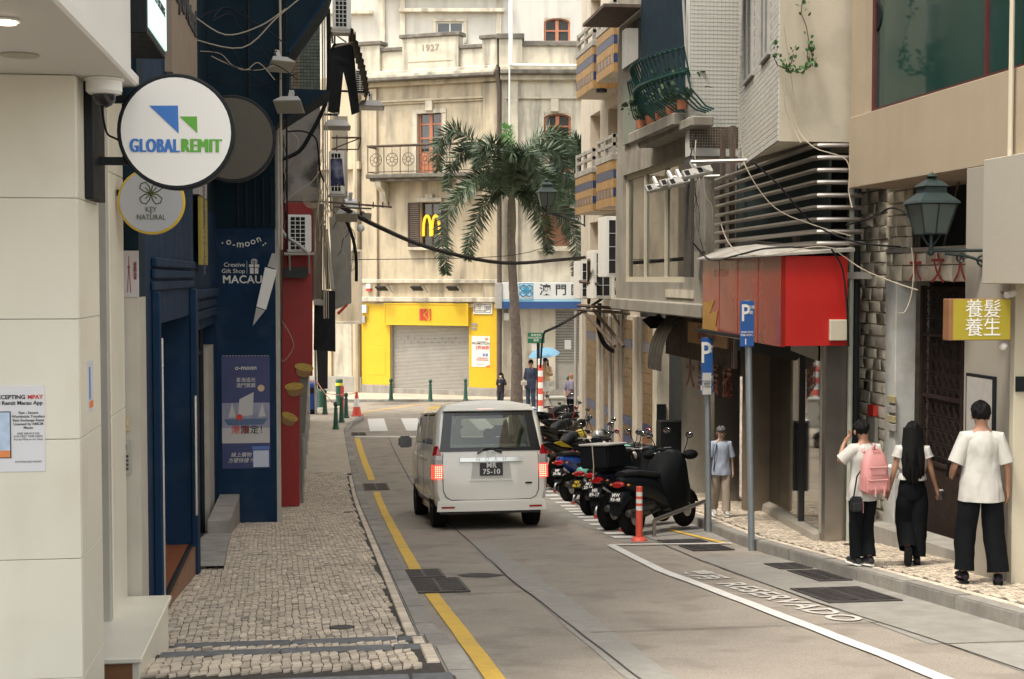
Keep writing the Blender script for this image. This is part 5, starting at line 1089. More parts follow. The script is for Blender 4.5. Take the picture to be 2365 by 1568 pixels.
# ---------------------------------------------------------------- right side of the street
def MRt(X): return frame((X, 0, 0), (0, -1, 0))
m_bei = mat('beige_render', (.40, .32, .225), .85, var=.05, scale=2, bump=.12, streak=.15, streakcol=(.26, .21, .16), bscale=50)
m_crm = mat('cream_render', (.56, .505, .385), .8, var=.03, scale=2, bump=.08)
m_gbe = mat('grey_beige_panel', (.36, .325, .27), .6, var=.03, scale=2, bump=.04)
m_old = mat('stained_white_render', (.53, .475, .37), .9, var=.1, scale=1.3, bump=.25, streak=.35, spot=.35, spotcol=(.36, .31, .24), streakcol=(.3, .26, .2), bscale=25)
m_stone = mat('painted_rubble_stone', (.74, .67, .54), .85, var=.16, scale=9, bump=.6, spot=.4, spotcol=(.42, .35, .27), tone=True, bscale=30)
m_steel = mat('dull_steel', (.36, .33, .30), .32, metal=.85, var=.06, scale=4, bump=.03)
m_lamp = mat('lamp_iron', (.02, .035, .035), .5, metal=.3, var=.15, bump=.05)
XB = 5.86
hb = thing('beige_building', 'beige rendered building at the right with a large green upper window', 'building', (6, 13, 2.4))
MXB = MRt(XB); zlo = PL(MXB, 1963, 433.5)[1]; zup = PL(MXB, 1973, 266.8)[1]
zlo = (zlo+PL(MXB, 2272, 383)[1])/2; zup = (zup+PL(MXB, 2332, 164)[1])/2
MB().box(XB, 7.5, 6.5, 15.35, zlo, zup).build('spandrel', m_bei, hb, bevel=.005)
MB().box(XB-.015, XB-.0005, 11.0, 11.25, zlo+.1, 12).build('corner_pipe_casing', m_bei, hb)
MB().box(XB+.02, 7.5, 14.95, 15.35, zup+.001, 14.5).build('left_jamb', m_bei, hb)
MB().box(XB, 7.5, 6.5, 11.2, zup+.001, 14.5).build('right_wall', m_bei, hb)
MB().box(XB, 7.5, 11.2, 14.95, 10.4, 14.5).build('wall_above_window', m_bei, hb)
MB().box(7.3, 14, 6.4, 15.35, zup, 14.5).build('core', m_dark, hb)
f = MB(); f.box(XB+.1, XB+.18, 14.88, 14.95, zup, 10.4); f.box(XB+.1, XB+.18, 11.2, 11.26, zup, 10.4); f.box(XB+.1, XB+.18, 11.26, 14.88, zup, zup+.05); f.box(XB+.1, XB+.18, 12.25, 12.3, zup+.05, 10.4)
w = f.build('window', mat('dark_red_frame', (.08, .02, .02), .5), hb)
m_gg2 = mat('green_tinted_glass', (.016, .05, .043), .06, var=.12, scale=1, bump=0, spec=.6)
for y0, y1 in ((11.26, 12.25), (12.3, 14.88)): MB().box(XB+.13, XB+.145, y0, y1, zup+.05, 10.4).build('pane', m_gg2, w)
for k in range(12): MB().box(XB+.146, XB+.15, 11.35+.3*k, 11.352+.3*k+.01, zup+.06, 10.3).build('curtain_fold', m_gg2, w)
p = PX(2022, 40, XB+.12); MB().lathe([(.16, -.012), (.16, 0)], (XB+.128, p.y, p.z), 24, 'x').build('vent_fan', m_black, w)
tag(MB().tube([(XB-.05, PX(2335, 200, XB-.05).y, PX(2335, 362, XB-.05).z), (XB-.05, PX(2335, 200, XB-.05).y, 10.5)], .022, 8).build('white_conduit', m_crm, smooth=True), 'cream pipe running up the beige wall above the blank box sign', 'pipe')
# pillar and its camera side
MB().box(XB, 6.6, 11.5, 12.4, 1.8, zlo-.002).build('pillar_side', m_gbe, hb, bevel=.004)
MB().box(XB-.012, 14, 11.42, 11.498, 1.6, zlo-.004).build('pillar_front', m_crm, hb, bevel=.004)
MB().box(XB, 14, 6.5, 11.4, zlo-.3, zlo-.002).build('soffit', m_bei, hb)
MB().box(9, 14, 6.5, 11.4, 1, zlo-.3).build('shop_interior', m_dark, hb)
p = PY(2345, 880, 11.42); MB().box(p.x, p.x+.12, 11.40, 11.419, p.z-.09, p.z+.04).build('wall_socket', m_frame, hb)
r = RC(MRt(XB), 2235, 870, 2300, 1130); t = thing('notice_board', 'grey framed notice board on the pillar beside the man on the right', 'board', (XB, 12, r[2]))
r = (-12.3, -11.75, PX(2290, 1128, XB).z, PX(2290, 868, XB).z); b = MB(MXB); bx(b, r, .002, .03); b.build('frame', m_frame, t, bevel=.004); b = MB(MXB); bx(b, (r[0]+.03, r[1]-.03, r[2]+.03, r[3]-.03), .0305, .034); b.build('sheet', m_pipe, t)
text('NOTICE\n公告\n\n營業時間\n10:00-20:00', .05, frame((XB-.034, 12.02, (r[2]+r[3])/2), (0, -1, 0)), m_gry, t, ls=1.2)
# blank box sign on the right edge
p0 = PX(2272, 369, 5.62); p1 = PX(2272, 655, 5.62)
bs2 = thing('blank_box_sign', 'blank cream box sign at the right edge above the man', 'sign', tuple(p1)); MB().box(5.62, 6.3, 9.2, p0.y, p1.z, p0.z).build('case', mat('blank_sign_panel', (.42, .385, .32), .6, var=.02), bs2, bevel=.006)
MB().box(6.3, 7, 9.5, 9.6, p1.z+.3, p1.z+.4).build('arm', m_frame, bs2)
# yellow sign
r = RC(MC(11.3), 2192, 690, 2335, 786); yb = thing('yellow_box_sign', 'small olive yellow box sign with white Chinese characters at right', 'sign', (r[0], 11.3, r[2]))
MB().box(r[0], r[1], 11.3, 11.42, r[2], r[3]).build('case', m_wood, yb, bevel=.004); m_ys = mat('olive_yellow', (.36, .29, .02), .4, var=.04, scale=3, bump=0)
b = MB(MC(11.3)); bx(b, (r[0]+.035, r[1]-.008, r[2]+.006, r[3]-.006), .0005, .004); b.build('face', m_ys, yb)
cx = (r[0]+r[1])/2+.02; cz = (r[2]+r[3])/2
for s_, dx, dz in (('養', -.075, .082), ('髮', .085, .082), ('養', -.075, -.075), ('生', .085, -.075)): text(s_, .165, MC(11.3) @ Matrix.Translation((cx+dx, cz+dz, .004)), m_wht, yb, ext=.0004, lift=.002)
MB(MC(11.3)).box(cx-.15, cx+.15, cz+.001, cz+.004, .004, .005).build('divider_line', m_wht, yb)
p = PY(2325, 680, 11.36); MB().tube([(p.x, 11.45, p.z+.02), (p.x, 11.36, p.z-.02), (p.x, 11.36, r[3])], .01, 6).build('hook', m_chr, yb)
p = PY(2325, 800, 11.3); tag(MB().ball((p.x, 11.36, p.z), .035, .035, .035, 14, 10).build('globe_lamp', m_wht, smooth=True), 'small white globe lamp below the yellow sign', 'lamp')
p = PY(2340, 682, 11.3); tag(MB().tube([(p.x-.04, 11.34, p.z), (p.x+.05, 11.38, p.z+.02)], .03, 10).build('bullet_camera', m_wht, smooth=True), 'small white bullet camera above the yellow sign', 'camera')
# gate bay with painted stone surround
XG = 6.5; MG = MRt(XG); gs = thing('stone_front', 'old rubble stone front painted white around a tall dark gate', 'building', (XG, 15, 1.9))
def yat(u, X): return PX(u, 800, X).y
yA, yB, yC = 17.3, yat(2052, XG), yat(2076, XG)
ztopg = PX(2180, 650, XG).z; zl2 = PX(2180, 580, XG).z; zwt = zlo+.1
def stones(M, a0, a1, z0, z1, parent, course=.135, L=(.22, .42), o=.02, keep=None):
    z = z0
    while z < z1-.02:
        h = min(course*random.uniform(.85, 1.15), z1-z); a = a0-random.uniform(0, .2)
        while a < a1:
            l = random.uniform(*L); x0, x1 = max(a, a0), min(a+l, a1)
            if x1-x0 > .03 and (keep is None or keep((x0+x1)/2, z+h/2)):
                b = MB(M); b.tone = random.uniform(.75, 1.2); g = .004; j = lambda: random.uniform(-.005, .005); pr = o+random.uniform(.0, .018)
                q = [(x0+g+j(), z+g+j()), (x1-g+j(), z+g+j()), (x1-g+j(), z+h-g+j()), (x0+g+j(), z+h-g+j())]; mx, mz = (x0+x1)/2, z+h/2
                q2 = [(mx+(x-mx)*.93, mz+(y-mz)*.86, pr+random.uniform(-.006, .01)) for x, y in q]
                b.add([(x, y, -.04) for x, y in q]+[(x, y, pr-.012) for x, y in q]+q2, [(0, 1, 5, 4), (1, 2, 6, 5), (2, 3, 7, 6), (3, 0, 4, 7), (4, 5, 9, 8), (5, 6, 10, 9), (6, 7, 11, 10), (7, 4, 8, 11), (8, 9, 10, 11)])
                b.build('stone_block', m_stone, parent, tone=True, smooth=60)
            a += l
        z += h
MB(MG).box(-yA, -yB, 1.2, zwt, -.5, -.005).build('wall_core', mat('stone_mortar', (.30, .26, .2), .9, var=.3), gs); MB(MG).box(-yC+.001, -12.45, ztopg, zl2, -.5, -.005).build('lintel_core', m_mortar, gs)
stones(MG, -yA, -yB-.002, 1.7, zwt, gs); stones(MG, -yB+.0, -12.4, ztopg, zl2, gs, course=.16)
MB(MG).box(-yB, -yC, 1.5, ztopg-.002, -.2, .04).build('white_post', mat('flaking_white_post', (.55, .55, .52), .8, var=.1, scale=6, spot=.4, spotcol=(.3, .26, .2)), gs, bevel=.006)
# red strokes painted on the lintel
for k, (u, v) in enumerate(((2112, 622), (2163, 625), (2215, 625))):
    a, z = PL(MG, u, v, .06); text('大文人'[k], .34, MG @ Matrix.Translation((a, z, .045)), mat('faded_red_paint', (.36, .06, .05), .8, var=.15), gs, ext=.002)
# band of dark glass above the lintel
MB(MG).box(-yC-.25, -12.42, zl2+.001, zwt, -.45, -.35).build('dark_upper_opening', m_dark, gs); MB(MG).box(-yC-.3, -12.42, zl2+.0, zl2+.05, -.34, .05).build('ledge', m_plinth, gs)
stones(frame((XG, 0, 0), (0, -1, 0)), -yB, -yC-.0+.25, zl2+.05, zwt, gs, L=(.15, .3))
b = MB(MG)
for k in range(3): b.tube([(-15.2+.35*k, zl2+.05, -.1), (-15.1+.5*k, zwt, -.1)], .012, 5)
b.build('thin_bars', m_rust, gs, kind='stuff')
# gate with square lattice
m_gate = mat('dark_gate_iron', (.035, .022, .018), .75, var=.3, scale=10, spec=.2)
gt = thing('iron_gate', 'tall dark iron lattice gate behind the walking woman', 'gate', (XG+.1, 14, 1.9))
g0, g1 = -yC+.02, -12.45; zb = 2.0; b = MB(MG)
MB(MG).box(g0, g1, 1.6, ztopg-.002, -.5, -.35).build('back_panel', mat('dark_brown_panel', (.02, .016, .013), .6, var=.2, scale=4), gt)
for a in (g0, g0+1.05, g0+1.9, g0+2.6, g1-.05): MB(MG).box(a, a+.05, 1.9, ztopg-.05, -.3, -.24).build('stile', m_gate, gt)
for z in (2.05, 2.9, 3.65, ztopg-.62, ztopg-.1): MB(MG).box(g0, g0+2.65, z, z+.04, -.31, -.25).build('rail', m_gate, gt)
b = MB(MG); rr = random.Random(5)
for i in range(17):
    a = g0+.06+i*.155; b.box(a, a+.012, 2.95, ztopg-.6, -.285, -.275)
for j in range(13):
    z = 3.0+j*.155; b.box(g0+.05, g0+2.6, z, z+.012, -.2845, -.2755)
for i in range(16):
    for j in range(12):
        cx_, cz_ = g0+.06+(i+.5)*.155, 3.0+(j+.5)*.155; b.tube([(cx_+.06*math.cos(t), cz_+.06*math.sin(t), -.28) for t in [k*1.05 for k in range(7)]], .006, 3)
b.build('lattice', m_gate, gt, kind='stuff'); MB(MG).box(g0+.06, g0+2.6, 2.1, 2.9, -.29, -.27).build('kick_panel', m_gate, gt)
b = MB(); b.box(XG-.45, XG+.1, 12.45, 15.3, 1, 2.1+.0); 
stp = MB(); stp.add([(XG-.28, 12.45, zg(12.45)), (XG-.28, 16.5, zg(16.5)), (XG-.28, 16.5, zg(14.3)+.15), (XG-.28, 12.45, zg(12.45)+.17), (XG+.1, 12.45, zg(12.45)), (XG+.1, 16.5, zg(16.5)), (XG+.1, 16.5, zg(14.3)+.15), (XG+.1, 12.45, zg(12.45)+.17)], [(0, 1, 2, 3), (3, 2, 6, 7), (0, 3, 7, 4), (1, 5, 6, 2)]); stp.build('gate_step', m_plinth, gt)
# switches and fire call point
for u, v, w_, h_, m, lb in ((2063, 1197/1.742*.0+0, 0, 0, None, ''),): pass
def box_on(M, u0, v0, u1, v1, o, th, m, name, label, cat):
    r = RC(M, u0, v0, u1, v1, o); return tag(bx(MB(M), (min(r[0], r[1]), max(r[0], r[1]), r[2], r[3]), o, o+th).build(name, m, bevel=.004), label, cat)
for v, m, lb in ((922, m_beige, 'yellowish switch box, topmost on the white gate post'), (944, m_pipe, 'second grey switch box on the white gate post'), (967, m_beige, 'third switch box on the white gate post'), (986, m_pipe, 'lowest grey switch box on the white gate post')):
    box_on(MG, 2056, v-8, 2070, v+8, .042, .04, m, 'switch_box', lb, 'switch')
box_on(MG, 2014, 935, 2028, 960, .05, .06, m_red, 'fire_call_point', 'red fire call box on the rubble stone wall', 'alarm'); box_on(MG, 2010, 962, 2028, 1030, .05, .04, m_plinth, 'meter_box', 'grey meter box below the red call box on the stone wall', 'box')
# drain pipes right of the shop
for x, y, r_, m, lb in ((5.98, 15.55, .03, mat('pale_green_pipe', (.42, .44, .36), .6, var=.1, scale=6), 'pale vertical pipe between the red sign and the stone wall'), (6.1, 15.7, .045, m_frame, 'dark vertical pipe beside the pale one at the stone wall')):
    tag(MB().tube([(x, y, zg(15.5)+.1), (x, y, zlo+.1)], r_, 8).build('drain_pipe', m, smooth=True), lb, 'pipe')
# ---- white corner building with mosaic cladding (overhang), barred balcony, red sign, glass shop
wb = thing('white_corner_building', 'white stained building with a tiled side wall overhanging the barred balcony', 'building', (5.2, 15.6, 1.9))
cxy = Vector((5.13, 15.6)); dirw = Vector((.187, 1)).normalized(); zov = PY(1797, 326, 15.6).z
MW = frame((cxy.x+dirw.x*4.2, cxy.y+dirw.y*4.2, 0), (-dirw.x, -dirw.y, 0))   # tiled wall seen from the street: a runs towards the corner
LW = 4.2; q = cxy+dirw*LW
b = MB(); b.prism([(5.13, 15.6), (9, 15.6), (9, q.y+.3), (q.x, q.y)], zov, 14.5); b.build('overhang_block', m_old, wb)
m_til = mat('pale_wall_tile', (.56, .54, .49), .45, var=.05, scale=3, bump=.05, tone=True)
def wt(u0, v0, u1, v1): return RC(MW, u0, v0, u1, v1)
o1 = (LW-1.55, LW-.70, PL(MW, 1765, 145)[1], 9.6); o2 = (LW-3.4, LW-2.35, PL(MW, 1725, 195)[1], 9.4)
th_ = MB(); z = zov+.01
while z < 9.8:
    a = 0.0-(.06 if int(round(z/.065)) % 2 else 0)
    while a < LW:
        x0, x1 = max(a, 0), min(a+.118, LW)
        if x1-x0 > .02 and not any(o[0]-.02 < (x0+x1)/2 < o[1]+.02 and z > o[2]-.04 for o in (o1, o2)):
            th_.tone = random.uniform(.93, 1.06); th_.add([(x0, z, .012), (x1, z, .012), (x1, z+.058, .012), (x0, z+.058, .012), (x0, z, 0), (x1, z, 0), (x1, z+.058, 0), (x0, z+.058, 0)], [(0, 1, 2, 3), (4, 5, 1, 0), (3, 2, 6, 7), (1, 5, 6, 2)])
        a += .122
    z += .065
thm = MB(MW); thm.v = [MW @ v for v in th_.v]; thm.f = th_.f; thm.k = th_.k; thm.t = th_.t; thm.build('small_wall_tiles', m_til, wb, tone=True, kind='stuff', fixn=False)
for k, o in enumerate((o1, o2)):
    MB(MW).box(o[0], o[1], o[2], o[3], .004, .010).build('window_recess', m_dark, wb); window(MW, o[0], o[1], o[2], o[3], .05, wb, m_pipe, m_wglass, 2, 1, fw=.045, d=.04)
t = MB(MW); t.add([(o2[0]-.2, 9.15, .6), (o2[1]+.2, 9.15, .6), (o2[1]+.2, 9.5, .0), (o2[0]-.2, 9.5, 0), (o2[0]-.2, 9.12, .6), (o2[1]+.2, 9.12, .6), (o2[1]+.2, 9.46, .0), (o2[0]-.2, 9.46, 0)], [(0, 1, 2, 3), (7, 6, 5, 4), (0, 4, 5, 1), (1, 5, 6, 2), (2, 6, 7, 3), (3, 7, 4, 0)]); t.build('window_hood', m_frame, wb)
# first floor behind the bars
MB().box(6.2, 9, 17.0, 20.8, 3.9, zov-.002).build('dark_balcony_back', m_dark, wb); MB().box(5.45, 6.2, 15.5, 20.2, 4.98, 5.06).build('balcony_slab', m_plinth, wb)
MB().box(5.25, 5.3, 19.9, 20.3, 5, 6.7).build('mosaic_pier', m_mortar, wb)
brs = [336, 364, 393, 421, 451, 479, 507, 535, 562]; C0 = (5.52, 15.45)
gd = thing('barred_balcony', 'balcony caged with nine horizontal steel bars above the red sign', 'balcony', (5.6, 17, 5.1))
for v in brs:
    z = PY(1886, v, 15.45).z; dz = .03*(562-v)/226
    MB().tube([(6.05, 15.42, z), (5.62, 15.42, z), (5.55, 15.46, z), (5.52, 15.56, z), (5.62, 19.9, z-dz*3)], .028, 8).build('bar', m_steel, gd, smooth=True)
for x, y in ((5.68, 19.3), (5.7, 19.85), (5.62, 16.4)): MB().box(x-.03, x+.03, y-.05, y+.05, 5.05, 7.1 if y > 17 else 5.5).build('upright', m_rust, gd)
gr_ = MB(); gr_.add([(5.75, 15.6, 5.1), (5.95, 20, 5.1), (5.95, 20, 6.6), (5.75, 15.6, 7.2), (5.755, 15.6, 5.1), (5.955, 20, 5.1), (5.955, 20, 6.6), (5.755, 15.6, 7.2)], [(0, 1, 2, 3), (4, 7, 6, 5)]); gr_.build('green_netting', mat('dark_green_net', (.008, .022, .02), .9, var=.4, scale=30), gd)
# long steel poles with clip floodlights
for v0, v1, L, Y in ((374, 369, (1597, 1760), 19), (409, 405, (1555, 1720), 20.5), (428, 430, (1510, 1650), 22)):
    tag(MB().tube([PY(L[0], v0, Y), PY(L[1], v1, Y-.4)], .028, 8).build('steel_pole', m_steel, smooth=True), {374: 'nearest long steel pole reaching out left of the barred balcony', 409: 'middle long steel pole reaching out left of the barred balcony', 428: 'farthest steel pole reaching out left of the barred balcony'}[v0], 'pole')
for k, (u, v, Y) in enumerate(((1610, 398, 19), (1575, 418, 20), (1555, 420, 20.6), (1520, 432, 22))):
    c = PY(u, v, Y); t = thing('strip_floodlight', ('first', 'second', 'third', 'fourth')[k]+' white strip floodlight counted from the barred balcony outwards', 'lamp', tuple(c), 'strip floodlights on the steel poles')
    M = Matrix.Translation(c) @ Matrix.Rotation(R(12), 4, 'Z') @ Matrix.Rotation(R(-12), 4, 'Y') @ Matrix.Rotation(R(-35), 4, 'X')
    MB(M).box(-.22, .22, -.04, .04, -.06, .06).build('housing', m_pipe, t, bevel=.008)
    for j in range(4): MB(M).box(-.2+.1*j, -.13+.1*j, -.046, -.0405, -.04, .04).build('lens', m_pipe if j % 2 else m_black, t)
    MB(M).box(-.02, .02, -.03, .03, .06, .2).build('clip', m_wht, t)
# red box sign: corner at (5.07,15.3)
zr0 = PY(1804, 801, 15.3).z; zr1 = PY(1804, 591, 15.3).z
rd = thing('corner_sign', 'big plain red corner box sign above the glass shop front', 'sign', (5.5, 16, zr0))
m_rg = mat('red_gloss_acrylic', (.27, .018, .014), .22, var=.05, scale=1.5, bump=0, spec=.35, streak=.3, streakcol=(.12, .02, .016)); m_rm = mat('red_matt_panel', (.46, .014, .010), .45, var=.04, scale=3, bump=.02)
b = MB(); b.add([(5.07, 15.3, zr0), (5.27, 19.3, zr0), (5.27, 19.3, zr1), (5.07, 15.3, zr1), (5.12, 15.3, zr0), (5.32, 19.3, zr0), (5.32, 19.3, zr1), (5.12, 15.3, zr1)], [(0, 3, 2, 1), (4, 5, 6, 7), (3, 7, 6, 2), (0, 1, 5, 4), (0, 4, 7, 3), (1, 2, 6, 5)]); b.build('glossy_street_side', m_rg, rd)
MB().box(5.122, 5.84, 15.3, 15.34, zr0+.01, zr1).build('matt_front_side', m_rm, rd)
b = MB(); b.add([(5.0, 15.24, zr1+.02), (5.9, 15.24, zr1+.09), (5.95, 19.5, zr1+.30), (5.2, 19.4, zr1+.02), (5.0, 15.24, zr1+.0), (5.9, 15.24, zr1+.05), (5.95, 19.5, zr1+.27), (5.2, 19.4, zr1+.0)], [(0, 1, 2, 3), (7, 6, 5, 4), (0, 4, 5, 1), (1, 5, 6, 2), (2, 6, 7, 3), (3, 7, 4, 0)]); b.build('metal_roof', m_plinth, rd)
MB().box(5.13, 5.84, 15.345, 19.2, zr0+.02, zr0+.06).build('underside', m_frame, rd)
r = RC(MC(15.3), 1914, 738, 1953, 786); tag(bx(MB(MC(15.3)), r, .001, .05).build('cream_box', m_crm, bevel=.006), 'small cream box fixed low on the red corner sign', 'box')
Mrs = frame((5.07, 15.3, 0), (-.05, -1, 0)); text('S T A T I O N', .14, Mrs @ Matrix.Translation((-2.9, (zr0+zr1)/2+.32, 0)), mat('faint_red_letter', (.20, .017, .013), .3, var=0), rd, ext=.001, lift=.001)
Mgs = frame((5.27, 19.3, 0), (-.05, -1, 0)); b = MB(Mgs)
b.prism([(.02, zr0+.01), (.95, zr0+.01), (.8, zr0+.12), (.95, zr0+.33), (.45, zr0+.28), (.75, zr0+.47), (.02, zr0+.42)], .001, .006); b.build('orange_print', mat('dull_orange_print', (.40, .20, .03), .4, var=.1), rd)
for k in range(1, 4): MB(Mgs).box(k*1.0, k*1.0+.008, zr0, zr1, .001, .004).build('panel_seam', m_rm, rd)
# glass shop front
P1 = Vector((5.75, 15.76)); P2 = Vector((6.83, 21.2)); d2 = (P1-P2).normalized(); L2 = (P1-P2).length; MS2 = frame((P2.x, P2.y, 0), (d2.x, d2.y, 0))
gl = thing('glass_shop_front', 'glass shop window with brown steel columns under the red sign', 'shop front', (6.2, 18, 1.6))
MB().box(5.72, 6.0, 15.62, 15.74, 1.7, zr0+.05).build('steel_column', m_steel, gl, bevel=.006)
zs0 = 2.18; 
for a0, a1, nm in ((L2-.08, L2-.02, 'frame_post'), (.0, .14, 'frame_post'), (-.45, -.2, 'brown_column')): MB(MS2).box(a0, a1, 1.3, zr0+.1, -.06, .04).build(nm, m_steel if nm == 'brown_column' else m_gbe, gl, bevel=.005)
b = MB(MS2); b.add([(.14, zg(21)+.12, .0), (L2-.02, zg(15.8)+.1, 0), (L2-.02, zg(15.8)+.22, 0), (.14, zg(21)+.26, 0), (.14, zg(21)+.12, .12), (L2-.02, zg(15.8)+.1, .12), (L2-.02, zg(15.8)+.19, .10), (.14, zg(21)+.22, .10)], [(4, 5, 6, 7), (7, 6, 2, 3), (0, 4, 7, 3), (1, 2, 6, 5)]); b.build('sill', m_gbe, gl)
b = MB(MS2); b.add([(.14, zr0-.2, .05), (L2-.15, zr0-.2, .05), (L2-.15, zr0-.03, .05), (.14, zr0-.03, .05), (.14, zr0-.2, -.03), (L2-.15, zr0-.2, -.03), (L2-.15, zr0-.03, -.03), (.14, zr0-.03, -.03)], [(0, 1, 2, 3), (4, 7, 6, 5), (0, 4, 5, 1), (3, 2, 6, 7)]); b.build('top_rail', m_gbe, gl)
m_sg = mat('dark_shop_glass', (.010, .014, .013), .03, var=0, bump=0, spec=.7)
for a0, a1 in ((.14, 1.5), (1.54, 3.4), (3.44, L2-.08)): MB(MS2).box(a0, a1, zg(21), zr0-.2, -.004, .004).build('pane', m_sg, gl)
for a in (1.5, 3.4): MB(MS2).box(a, a+.02, 1.3, zr0-.2, -.03, .006).build('mullion', m_frame, gl)
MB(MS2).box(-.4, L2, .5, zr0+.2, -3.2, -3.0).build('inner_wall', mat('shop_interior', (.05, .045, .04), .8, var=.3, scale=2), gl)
for k in range(6): a = .5+k*.85; MB(MS2).box(a, a+.5, 1.6, 2.3+.3*(k % 3), -1.6, -1.2).build('display_stand', mat('display_grey', (.12, .11, .1), .6, var=.2), gl)
MB().box(6.05, 14, 17.3, 17.5, 1, 6.6).build('party_wall', m_dark, wb)
# dark door bay left of the shop window
MB(MS2).box(-1.3, -.45, .6, zr0+1, -.9, -.8).build('dark_doorway', m_dark, gl)
# ---- mosaic tower behind, facing the camera
tw = thing('mosaic_tower', 'white mosaic tower block with a brown mosaic band, left of the tiled wall', 'building', (5.4, 21.2, 1.4))
MT = MC(20.9); r = RC(MT, 1593, 0, 1706, 340); m_mw = mat('white_mosaic', (.60, .60, .55), .5, var=.05, scale=2, bump=.05, streak=.1)
zb0 = PL(MT, 1650, 342)[1]; zb1 = PL(MT, 1650, 293)[1]; zlow = PL(MT, 1650, 580)[1]
MB().box(r[0], 9, 20.9, 21.14, zb0-.12, 14.5).build('tower_wall', m_mw, tw)
MB().box(r[0]+.02, 9, 20.95, 21.13, zlow, zb0-.121).build('lower_wall', mat('grey_mosaic', (.33, .31, .27), .6, var=.15, scale=3, spot=.4, spotcol=(.2, .18, .15), bump=.15), tw)
bb = MB(MT); x = r[0]
while x < r[1]+.1:
    z = zb0
    while z < zb1: bb.tone = random.uniform(.7, 1.3); bb.box(x+.003, x+.037, z+.003, z+.037, .001, .006); z += .04
    x += .04
bb.build('brown_mosaic_band', mat('brown_band_mosaic', (.11, .08, .055), .5, var=.1, tone=True), tw, tone=True, kind='stuff', fixn=False)
ms = MB(MT); x = r[0]
while x < r[1]:
    ms.box(x, x+.004, zb1, 10.2, .001, .003); x += .06
z = zb1
while z < 10.2: ms.box(r[0], r[1], z, z+.004, .0012, .0034); z += .06
ms.build('mosaic_joints', mat('mosaic_grout', (.40, .39, .36), .8, var=.1), tw, kind='stuff', fixn=False)
tag(MB().tube([PY(1578, 0, 21), PY(1585, 130, 21), PY(1590, 250, 21), PY(1600, 330, 21)], .02, 6).build('corner_pipe', m_pipe, smooth=True), 'thin pipe at the left corner of the mosaic tower', 'pipe')
# ---- grey concrete building with bay window
XC = 5.75; MCn = MRt(XC); cb = thing('bay_window_building', 'grey concrete building with a wide bay window and green iron balcony', 'building', (XC, 24, 1.2))
def rc(*a): return RC(MCn, *a)
def zy(u, v, X=XC): p = PX(u, v, X); return p.z, p.y
y0_, y1_ = yat(1618, XC), yat(1422, XC)
zwb = zy(1575, 652)[0]; zwt_ = zy(1575, 360)[0]; zbot = zy(1600, 700)[0]; zwt_ = min(zwt_, zy(1440, 430)[0]+.3)
wy0, wy1 = yat(1580, XC), yat(1438, XC)
m_con = mat('grey_weathered_concrete', (.32, .29, .24), .9, var=.14, scale=2, bump=.3, streak=.5, spot=.35, spotcol=(.2, .18, .15), bscale=25)
wall(MCn, -y1_, -y0_, zbot, zwt_+.35, [(-wy1, -wy0, zwb, zwt_)], .25, m_con, cb)
MB().box(XC+.02, XC+4, y0_, y1_, zwt_+.351, 14.5).build('upper_wall', m_con, cb); MB().box(XC+2.2, XC+4, y0_, y1_, 3, zwt_+.35).build('inner_wall', mat('shop_pastel', (.09, .08, .075), .7, var=.4, scale=2), cb)
MB().box(XC, XC+4, y0_-.25, y0_-.001, zbot, 14.5).build('side_wall', m_con, cb)
MB().box(XC-.1, XC+4, y0_-.3, y1_+.05, zbot-.22, zbot-.001).build('base_slab', m_con, cb, bevel=.02)
w = window(MCn, -wy1, -wy0, zwb, zwt_, -.06, cb, m_crm, glassmat('bay_glass', (.6, .65, .64), .1, .02, 1.45), 3, 1, fw=.09, d=.08)
for k, (dx, c_, h_) in enumerate(((.5, (.45, .4, .1), .5), (1.3, (.35, .12, .18), 1.0), (2.4, (.12, .3, .28), 1.2), (3.3, (.4, .3, .08), .5), (4.2, (.5, .12, .25), 1.3))):
    MB().lathe([(.18, 0), (.22, h_*.3), (.16, h_*.7), (.1, h_)], (XC+.8, wy0+dx, zwb), 12).build('window_display_'+('vase', 'dress')[k % 2], mat('display_%d' % k, c_, .6, var=.2), cb, smooth=True)
for k in range(4): MB().box(XC+.5, XC+.7, wy0+.5+1.2*k, wy0+1.0+1.2*k, zwt_-.2, zwt_-.16).build('ceiling_lamp', mat('shop_lamp', (1, .9, .7), .5, var=0, bump=0, emit=2), cb)
MB().box(XC-.02, XC, wy0-.6, wy0+1.2, zwb-.25, zwb-.12).build('white_patch', m_plasw, cb)
# parapet/ledge and cloudy glass bits over the window
MB().box(XC-.45, XC+.02, y0_, y0_+3.2, zwt_+.36, zwt_+.55).build('balcony_slab', m_con, cb, bevel=.02)
# hinged green iron balcony (bulging bars)
gi = thing('green_iron_balcony', 'green wrought iron balcony with bulging bars and spikes', 'balcony', (XC-.5, 23, 7)); m_gi = mat('green_iron', (.016, .065, .055), .55, var=.25, scale=10, bump=.1)
gy0, gy1 = yat(1588, XC-.4), yat(1432, XC-.6); zb_ = PX(1560, 258, XC-.5).z; zt2 = PX(1520, 135, XC-.6).z; zt1 = PX(1520, 190, XC-.6).z
n = 26
for k in range(n+1):
    y = gy0+(gy1-gy0)*k/n; b = MB(); bul = .5+.35*math.sin(math.pi*min(1, k/n*1.15))
    b.tube([(XC-.02, y, zb_), (XC-.3*bul, y, zb_+.05), (XC-.75*bul, y, zb_+.3), (XC-.9*bul, y, zb_+.6), (XC-.8*bul, y, zt1), (XC-.92*bul, y, zt2-.1), (XC-1.0*bul, y-.05, zt2+.02)], .014, 4); b.build('bar', m_gi, gi)
